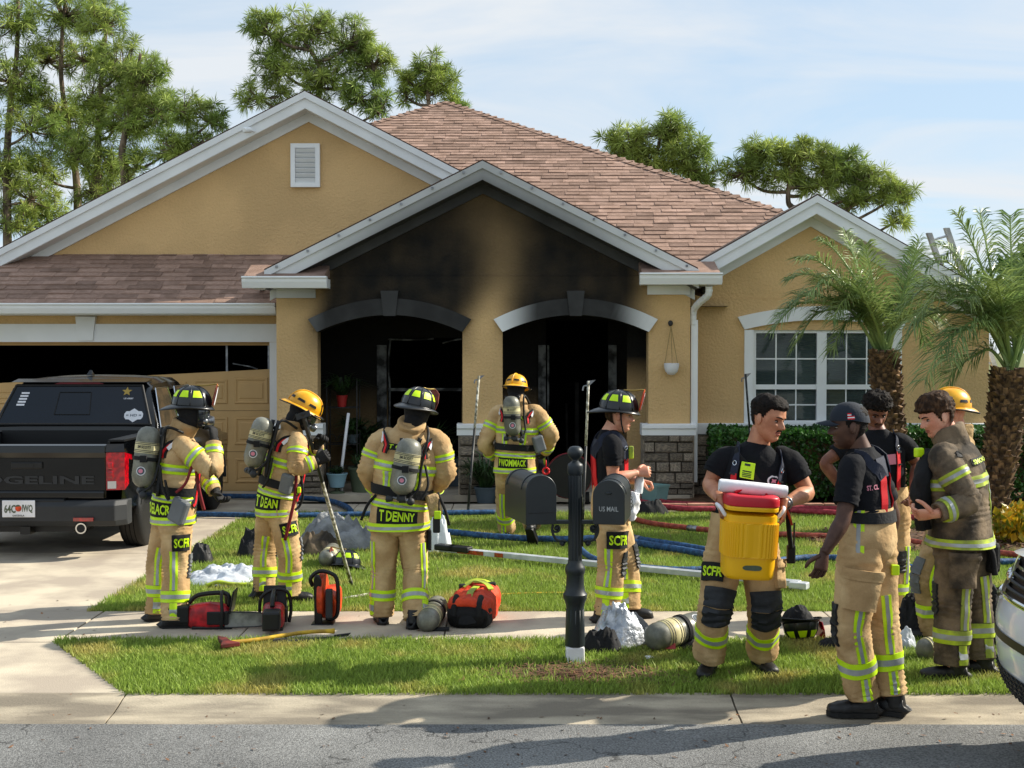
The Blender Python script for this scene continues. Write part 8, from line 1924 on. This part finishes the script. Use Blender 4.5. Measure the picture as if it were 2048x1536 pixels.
def ground_helmet(label, g0, yaw, col='helmet_black', roll=0, pitch=0, trad=True, shield='leather', z=.0):
    t = thing('fire_helmet', label, 'helmet', (g0.x, g0.y, 0), 'helmets left on the grass'); H = Head(V(g0) + V((0, 0, z)), yaw, pitch, roll); helmet(t, H, col, trad, 'lime', lift=.03, shield=shield); return t
ground_helmet('black helmet with lime patches lying on lawn under the hook pole', G(692, 1138), -75, z=.015, roll=12)
ground_helmet('dark red and black helmet lying upside down behind the cooler man', G(1600, 1282), 70, 'helmet_black', roll=168, z=.17, shield='lamp_red')
cloth_heap('foil_blanket', 'crumpled silver foil hood lying on grass between first two men', 'foil hood', G(448, 1158) , .36, .40, .085, 'foil_pale', 3, .7, 7)
m = MB(); g1 = G(440, 1176); m.tube(spline([g1 + V((-.12, 0, .02)), g1 + V((-.02, .02, .05)), g1 + V((.1, .03, .03)), g1 + V((.28, .06, .02))], 14), .018, 8); tag(m.build('lime_strap', 'lime_dirty', smooth=True), 'lime reflective strap under the silver foil hood', 'strap')
pm = cloth_heap('breathing_mask', 'black breathing mask lying left of the silver foil hood', 'mask', G(403, 1125), .13, .12, .17, 'rubber', 8, .5, 9)
cloth_heap('black_gear_bag', 'black gear bag on the lawn behind the bowed firefighter', 'bag', G(500, 1112), .14, .14, .20, 'black_cloth', 5, .5, 8)
cloth_heap('grey_tarp', 'grey crumpled tarp heap over gear behind the hook pole', 'tarp', G(676, 1092), .46, .40, .27, 'grey_tarp', 4, .5, 6)
cloth_heap('turnout_coat_heap', 'tan coat edge showing under the grey tarp heap', 'coat', G(640, 1108), .26, .16, .18, 'sooty_cloth', 6, .5, 6)
cylinder_on_ground('grey air cylinder end poking from under the grey tarp', G(652, 1120, .09), G(668, 1100, .10), .085, False, False)
cloth_heap('white_plastic_bag', 'white plastic bag standing behind the broad firefighter', 'plastic bag', G(876, 1104), .13, .12, .34, 'plastic_bag', 9, .4, 9)
cylinder_on_ground('tan banded air cylinder behind the boots of the broad firefighter', G(852, 1246, .085), G(878, 1208, .10), .085, False, True)
# orange bag
ob = G(936, 1258); bag = thing('rescue_bag', 'orange rescue bag with lime straps and black end on the sidewalk', 'bag', ob); B = lambda x, y, z: ob + Rz(-9) @ V((x, y, z))
m = MB(); Loft([(B(0, .0, .11), .15, .10), (B(0, .03, .115), .165, .118), (B(0, .25, .13), .17, .135), (B(0, .5, .13), .165, .13), (B(0, .56, .12), .14, .10)], V((1, 0, 0)), .016, 11, e=3.4).skin(m, 30, 40); m.build('bag_body', 'orange_cloth', bag, smooth=True, fixn=False)
m = MB(); Loft([(B(0, -.035, .085), .12, .065), (B(0, -.03, .088), .15, .085), (B(0, .06, .095), .172, .095), (B(0, .09, .095), .17, .09)], V((1, 0, 0)), .008, 14, e=3.6).skin(m, 12, 40); m.build('end_pocket', 'black_cloth', bag, smooth=True, fixn=False)
for x in (-.10, .09):
    m = MB(); m.tube(spline([B(x, -.045, .10), B(x, -.03, .19), B(x, .06, .235)], 8), .022, 8); m.build('grab_strap', 'black_cloth', bag, smooth=True)
for pth in ([(0, .03, .225), (0, .12, .26), (.02, .25, .275)], [(-.10, .30, .26), (-.02, .36, .30), (.08, .33, .285), (.13, .28, .25)], [(-.13, .38, .24), (-.05, .44, .29), (.05, .46, .285), (.12, .44, .25)]):
    m = MB(); c_ = [B(*q) for q in pth]; sp = spline(c_, 12)
    vs = []
    for i, p in enumerate(sp): T_ = (sp[min(i + 1, 12)] - sp[max(i - 1, 0)]).normalized(); w = T_.cross(UP).normalized() * .024; vs += [p - w, p + w, p + w + UP * .008, p - w + UP * .008]
    m.add(vs, [(i * 4 + j, i * 4 + (j + 1) % 4, i * 4 + 4 + (j + 1) % 4, i * 4 + 4 + j) for i in range(12) for j in range(4)]); m.build('lime_strap', 'lime_dirty', bag)
for x, y in ((-.1, .33), (.1, .44)):
    m = MB(); m.box(B(x, y, .262), (.07, .05, .04), Rz(20)); m.build('buckle', 'plastic_black', bag, bevel=.01)
m = MB(); g1 = G(872, 1266); m.prism([g1 + V((-.06, 0, .006)), g1 + V((.0, .05, .02)), g1 + V((.10, .03, .03)), g1 + V((.10, -.01, .02)), g1 + V((.02, .0, .008))], (0, 0, .012)); tag(m.build('loose_strap', 'black_cloth'), 'black strap end lying on the sidewalk beside the orange bag', 'strap')
g1, g2 = G(985, 1190, .015), G(1135, 1186, .015); m = MB(); m.tube(spline([g1, g1.lerp(g2, .5) + V((0, .03, 0)), g2], 12), .010, 6); tag(m.build('yellow_rope', 'handle_yellow', smooth=True), 'thin yellow line on the lawn behind the orange bag', 'rope')
g1, g2 = G(670, 1200, .02), G(750, 1186, .02); m = MB(); m.tube([g1, g2], .012, 6); tag(m.build('wooden_stick', 'pole_white', smooth=True), 'pale stick on the lawn between saw and broad firefighter', 'stick')
# gear at the right of the mailbox
cloth_heap('foil_hood', 'silver foil hood heaped right behind the mailbox post', 'foil hood', G(1236, 1292), .21, .17, .22, 'foil', 12, .55, 7)
cloth_heap('black_gear', 'black gear heap between mailbox post and foil hood', 'gear', G(1205, 1306), .16, .12, .15, 'black_cloth', 13, .6, 9)
cloth_heap('grey_gloves', 'grey gloves lying behind the foil hood at helmeted man', 'gloves', G(1268, 1262), .12, .08, .10, 'grey_tarp', 15, .6, 10)
cylinder_on_ground('large grey air cylinder lying between mailbox and cooler man', G(1298, 1278, .12), G(1408, 1246, .16), .098, True, True)
cloth_heap('harness_pack', 'black harness pack under the large air cylinder', 'harness', G(1365, 1296), .26, .14, .11, 'black_cloth', 17, .6, 8)
m = MB(); g1 = G(1305, 1298, .05); m.prism([g1, g1 + V((.16, 0, .0)), g1 + V((.16, .02, .03)), g1 + V((0, .02, .03))], (0, .05, .01)); tag(m.build('red_strap_end', 'dark_red'), 'dark red strap end below the large air cylinder', 'strap')
m = MB(); m.ball(G(1297, 1316, .02), .028, 10, 8, (1.4, 1, .6)); tag(m.build('white_pebble', 'paper', smooth=True), 'white scrap lying in grass below the large air cylinder', 'litter')
cloth_heap('black_hat', 'black fabric bundle on the upside down helmet', 'gear', G(1598, 1278) + V((0, .02, .11)), .13, .10, .10, 'black_cloth', 19, .4, 9)
cloth_heap('black_gloves', 'black gloves on grass left of the capped man', 'gloves', G(1662, 1300), .11, .08, .06, 'glove', 20, .7, 12)
cloth_heap('black_pack', 'black gear pack on grass between capped man and sooty coat', 'gear', G(1832, 1272), .19, .16, .26, 'black_cloth', 21, .55, 8)
cylinder_on_ground('tan banded air cylinder at the boots of the sooty coat', G(1838, 1302, .08), G(1900, 1292, .09), .08, False, False)
cloth_heap('grey_mask', 'grey breathing mask before the black gear pack', 'mask', G(1808, 1300), .08, .07, .12, 'foil_pale', 22, .6, 12)
cloth_heap('dark_gear', 'dark gear heap between sooty coat and white car', 'gear', G(1982, 1290), .14, .16, .34, 'black_cloth', 23, .5, 8)
cloth_heap('black_duffel', 'black duffel on the lawn before the teal planter', 'bag', G(1300, 1028), .22, .16, .16, 'black_cloth', 24, .3, 5)

# ================================================================== porch things
def pot(name, label, cat, c0, r0, r1, h, mat, leaves=0, lh=.3, lsz=.12, sq=False, lmat='plant_leaf', asp=4.0, spread=1.0):
    t = thing(name, label, cat, c0); m = MB(); n_ = 4 if sq else 24
    m.lathe(c0, [(r0 * .2, 0), (r0, 0), (r1, h * .9), (r1 * 1.06, h * .9), (r1 * 1.06, h), (r1 * .92, h), (r1 * .9, h * .9), (.01, h * .88)], n_, mi=0); m.build('pot', mat, t, smooth=not sq, auto=40)
    if leaves:
        m = MB()
        for i in range(leaves):
            a = random.uniform(0, 6.28); b = V(c0) + V((math.cos(a) * r1 * .5 * random.random(), math.sin(a) * r1 * .5 * random.random(), h * .9)); d = V((math.cos(a) * random.uniform(.1, .9) * spread, math.sin(a) * random.uniform(.1, .9) * spread, 1)).normalized(); L_ = lh * random.uniform(.5, 1.1)
            sd = d.cross(UP).normalized() * lsz * .12; mid = b + d * L_ * .6; tip = mid + (d + V((0, 0, -.9))).normalized() * L_ * .5; k = random.uniform(.6, 1.5)
            m.add([b - sd * .4, b + sd * .4, mid + sd, tip, mid - sd], [(0, 1, 2, 4), (4, 2, 3)], 0, [k] * 5)
        m.build('foliage', lmat, t, attr='v', fixn=False)
    return t
Yq = 18.9
def FP(px, py, Y): p = P(px, py, Y); return V((p.x, Y, max(.075, p.z)))
pot('flower_pot', 'pale blue pot with small plant left of the porch opening', 'flower pot', P(674, 974, 18.55), .10, .145, .20, 'pot_blue', 80, .18, .14)
m = MB(); c0 = P(674, 974, 18.55); tag_s = thing('pot_stand', 'dark iron stand under the pale blue pot', 'plant stand', (c0.x, c0.y, .075)); m.lathe((c0.x, c0.y, .075), [(.11, 0), (.11, .02), (.03, .04), (.03, c0.z - .10), (.10, c0.z - .085)], 16); m.build('pedestal', 'pot_green', tag_s, smooth=True, auto=40)
pot('flower_pot', 'large olive green planter with twigs on the porch', 'flower pot', FP(725, 1002, 18.75), .15, .20, .36, 'pot_green', 60, .35, .1)
pot('flower_pot', 'dark pot with tall drooping plant beside porch column', 'flower pot', FP(868, 1000, 19.2), .16, .20, .34, 'pot_slate', 130, .85, .2)
pot('flower_pot', 'dark pot with leafy plant against the back porch wall', 'flower pot', FP(735, 985, 19.9), .16, .20, .34, 'pot_slate', 160, .95, .35)
pot('flower_pot', 'low dark pot with wispy plant before the middle column', 'flower pot', G(972, 1005) + V((0, 0, .0)), .12, .16, .22, 'pot_slate', 170, .75, .12, spread=1.3)
pot('planter_box', 'pale teal planter box at foot of the right column', 'planter', V((Xp(1310, 17.75), 17.75, .013)), .16, .20, .27, 'pot_teal', 0, sq=True)
# wire shelf with pots
ws = thing('plant_shelf', 'black wire plant shelf at left inside the porch', 'plant shelf', FP(690, 990, 19.2)); x0, x1 = Xp(655, 19.2), Xp(715, 19.2)
for x in (x0, x1):
    for y in (19.1, 19.45):
        m = MB(); m.tube([(x, y, .075), (x, y, Zp(760, 19.2))], .010, 6); m.build('upright', 'wire_iron', ws, smooth=True)
for py in (935, 888, 815):
    m = MB(); z = Zp(py, 19.2)
    for k in range(7): m.tube([(x0 + (x1 - x0) * k / 6, 19.1, z), (x0 + (x1 - x0) * k / 6, 19.45, z)], .006, 5)
    for y in (19.1, 19.45): m.tube([(x0, y, z), (x1, y, z)], .008, 5)
    m.build('wire_tier', 'wire_iron', ws)
m = MB()
for k in range(3):
    xx = x0 + (x1 - x0) * (k + .5) / 3; m.tube([V((xx + .06 * math.cos(a), 19.09, Zp(888, 19.2) + .06 + .09 * math.sin(a))) for a in [i * math.pi / 10 for i in range(11)]], .006, 5)
m.build('scrollwork', 'wire_iron', ws)
pot('flower_pot', 'red pot with trailing plant on the wire shelf', 'flower pot', V(((x0 + x1) / 2 - .02, 19.28, Zp(815, 19.2) + .008)), .06, .08, .17, 'pot_red', 120, .55, .16, spread=1.5)
pot('flower_pot', 'small dark pot with leaves on middle tier of wire shelf', 'flower pot', V((x1 - .08, 19.28, Zp(888, 19.2) + .008)), .06, .08, .13, 'pot_slate', 120, .45, .2, spread=1.3)
m = MB(); m.tube([P(697, 826, 18.62), P(684, 930, 18.62), P(683, 990, 18.62)], .022, 8); tag(m.build('pale_stick', 'paper', smooth=True), 'pale stick leaning on the wire plant shelf', 'stick')
m = MB(); c0 = FP(905, 968, 19.6); m.box(c0 + V((0, 0, .18)), (.38, .3, .45), Rz(12)); tag(m.build('storage_bin', 'pot_slate', bevel=.03), 'slate grey storage bin behind the broad firefighter on porch', 'bin')
# hanging pot on the right column
hp = P(1343, 736, YP - .10); hg = thing('hanging_pot', 'white hanging pot on three cords at the right porch column', 'hanging pot', hp)
m = MB(); m.lathe(hp + V((0, 0, -.10)), [(.01, 0), (.05, .01), (.085, .05), (.105, .11), (.108, .165), (.098, .168), (.09, .12), (.01, .10)], 24); m.build('pot', 'paper', hg, smooth=True, auto=60)
hk = P(1342, 652, YP - .08)
for k in range(3):
    a = k * 2.09 + .5; m = MB(); m.tube([hk, hp + V((math.cos(a) * .103, math.sin(a) * .103, .065))], .005, 5); m.build('cord', 'rope', hg)
m = MB(); m.tube([V((hk.x, YP, hk.z + .03)), hk + V((0, 0, .03)), hk], .008, 6); m.ball(V((hk.x, YP - .02, hk.z + .04)), .035, 10, 8, (1, .5, 1.2)); m.build('hook', 'wire_iron', hg, smooth=True)
# ventilation fan behind the mailbox
fc = FP(1138, 952, 17.55); fan = thing('ventilation_fan', 'black ventilation fan with red rim before the front door', 'fan', (fc.x, 17.55, 0)); fc = V((fc.x, 17.55, .42))
m = MB(); m.tube([fc + V((math.cos(a) * .30, 0, math.sin(a) * .30)) for a in [i * 6.2832 / 40 for i in range(41)]], .014, 8); m.build('shroud_rim', 'dark_red', fan, smooth=True)
m = MB(); m.lathe(fc, [(.295, -.10), (.30, 0), (.30, .12), (.26, .14), (.25, 0)], 40, V((0, 1, 0))); m.build('shroud', 'plastic_black', fan, smooth=True, auto=40)
for k in range(6):
    m = MB(); r_ = .05 + k * .045; m.tube([fc + V((math.cos(a) * r_, -.03, math.sin(a) * r_)) for a in [i * 6.2832 / 28 for i in range(29)]], .004, 5); m.build('guard_ring', 'plastic_black', fan)
for k in range(5):
    a = k * 1.2566; d_ = V((math.cos(a), 0, math.sin(a))); s_ = V((-d_.z, 0, d_.x)); m = MB(); m.prism([fc + d_ * .05 - s_ * .03, fc + d_ * .25 - s_ * .07, fc + d_ * .26 + s_ * .05 + V((0, .05, 0)), fc + d_ * .05 + s_ * .03 + V((0, .03, 0))], (0, .006, 0)); m.build('fan_blade', 'plastic_grey', fan)
m = MB(); m.lathe(fc, [(.06, -.02), (.06, .2)], 16, V((0, 1, 0))); m.bb(fc.x - .15, fc.x + .15, 17.6, 17.95, .12, .40); m.build('motor', 'plastic_black', fan, bevel=.02)
m = MB(); m.tube(spline([fc + V((-.32, .05, .15)), fc + V((-.36, -.02, .36)), fc + V((-.28, -.02, .44)), fc + V((-.20, .0, .40))], 12), .018, 8); m.build('lift_handle', 'lime_dirty', fan, smooth=True)
for x in (-.26, .26):
    m = MB(); m.lathe(V((fc.x + x - .025, 17.75, .09)), [(.03, 0), (.09, .0), (.09, .05), (.03, .05)], 18, V((1, 0, 0))); m.build('fan_wheel', 'rubber', fan)
# bottle and cloth in the helmeted man's hands
hb_ = P(1276, 962, 10.05); bt = thing('water_bottle', 'white topped bottle held by the helmeted man', 'bottle', hb_); m = MB(); m.lathe(hb_ + V((0, 0, -.10)), [(.01, 0), (.034, .004), (.036, .02), (.036, .11), (.026, .135), (.026, .15)], 16, V((.1, 0, 1))); m.build('bottle_body', 'plastic_bag', bt, smooth=True, auto=50)
m = MB(); m.lathe(hb_ + V((.015, 0, .05)), [(.028, 0), (.030, .004), (.028, .025), (.01, .03)], 16, V((.1, 0, 1))); m.build('bottle_cap', 'white_print', bt, smooth=True, auto=50)
cl = P(1266, 1000, 10.0); m = MB(); Loft([(cl + V((.02, 0, .06)), .03, .03), (cl, .055, .04), (cl + V((-.02, 0, -.09)), .06, .045), (cl + V((-.01, 0, -.16)), .03, .03)], V((1, 0, 0)), .014, 16).skin(m, 18, 18); tag(m.build('white_towel', 'paper', smooth=True, fixn=False), 'white towel hanging below the hands of the helmeted man', 'towel')
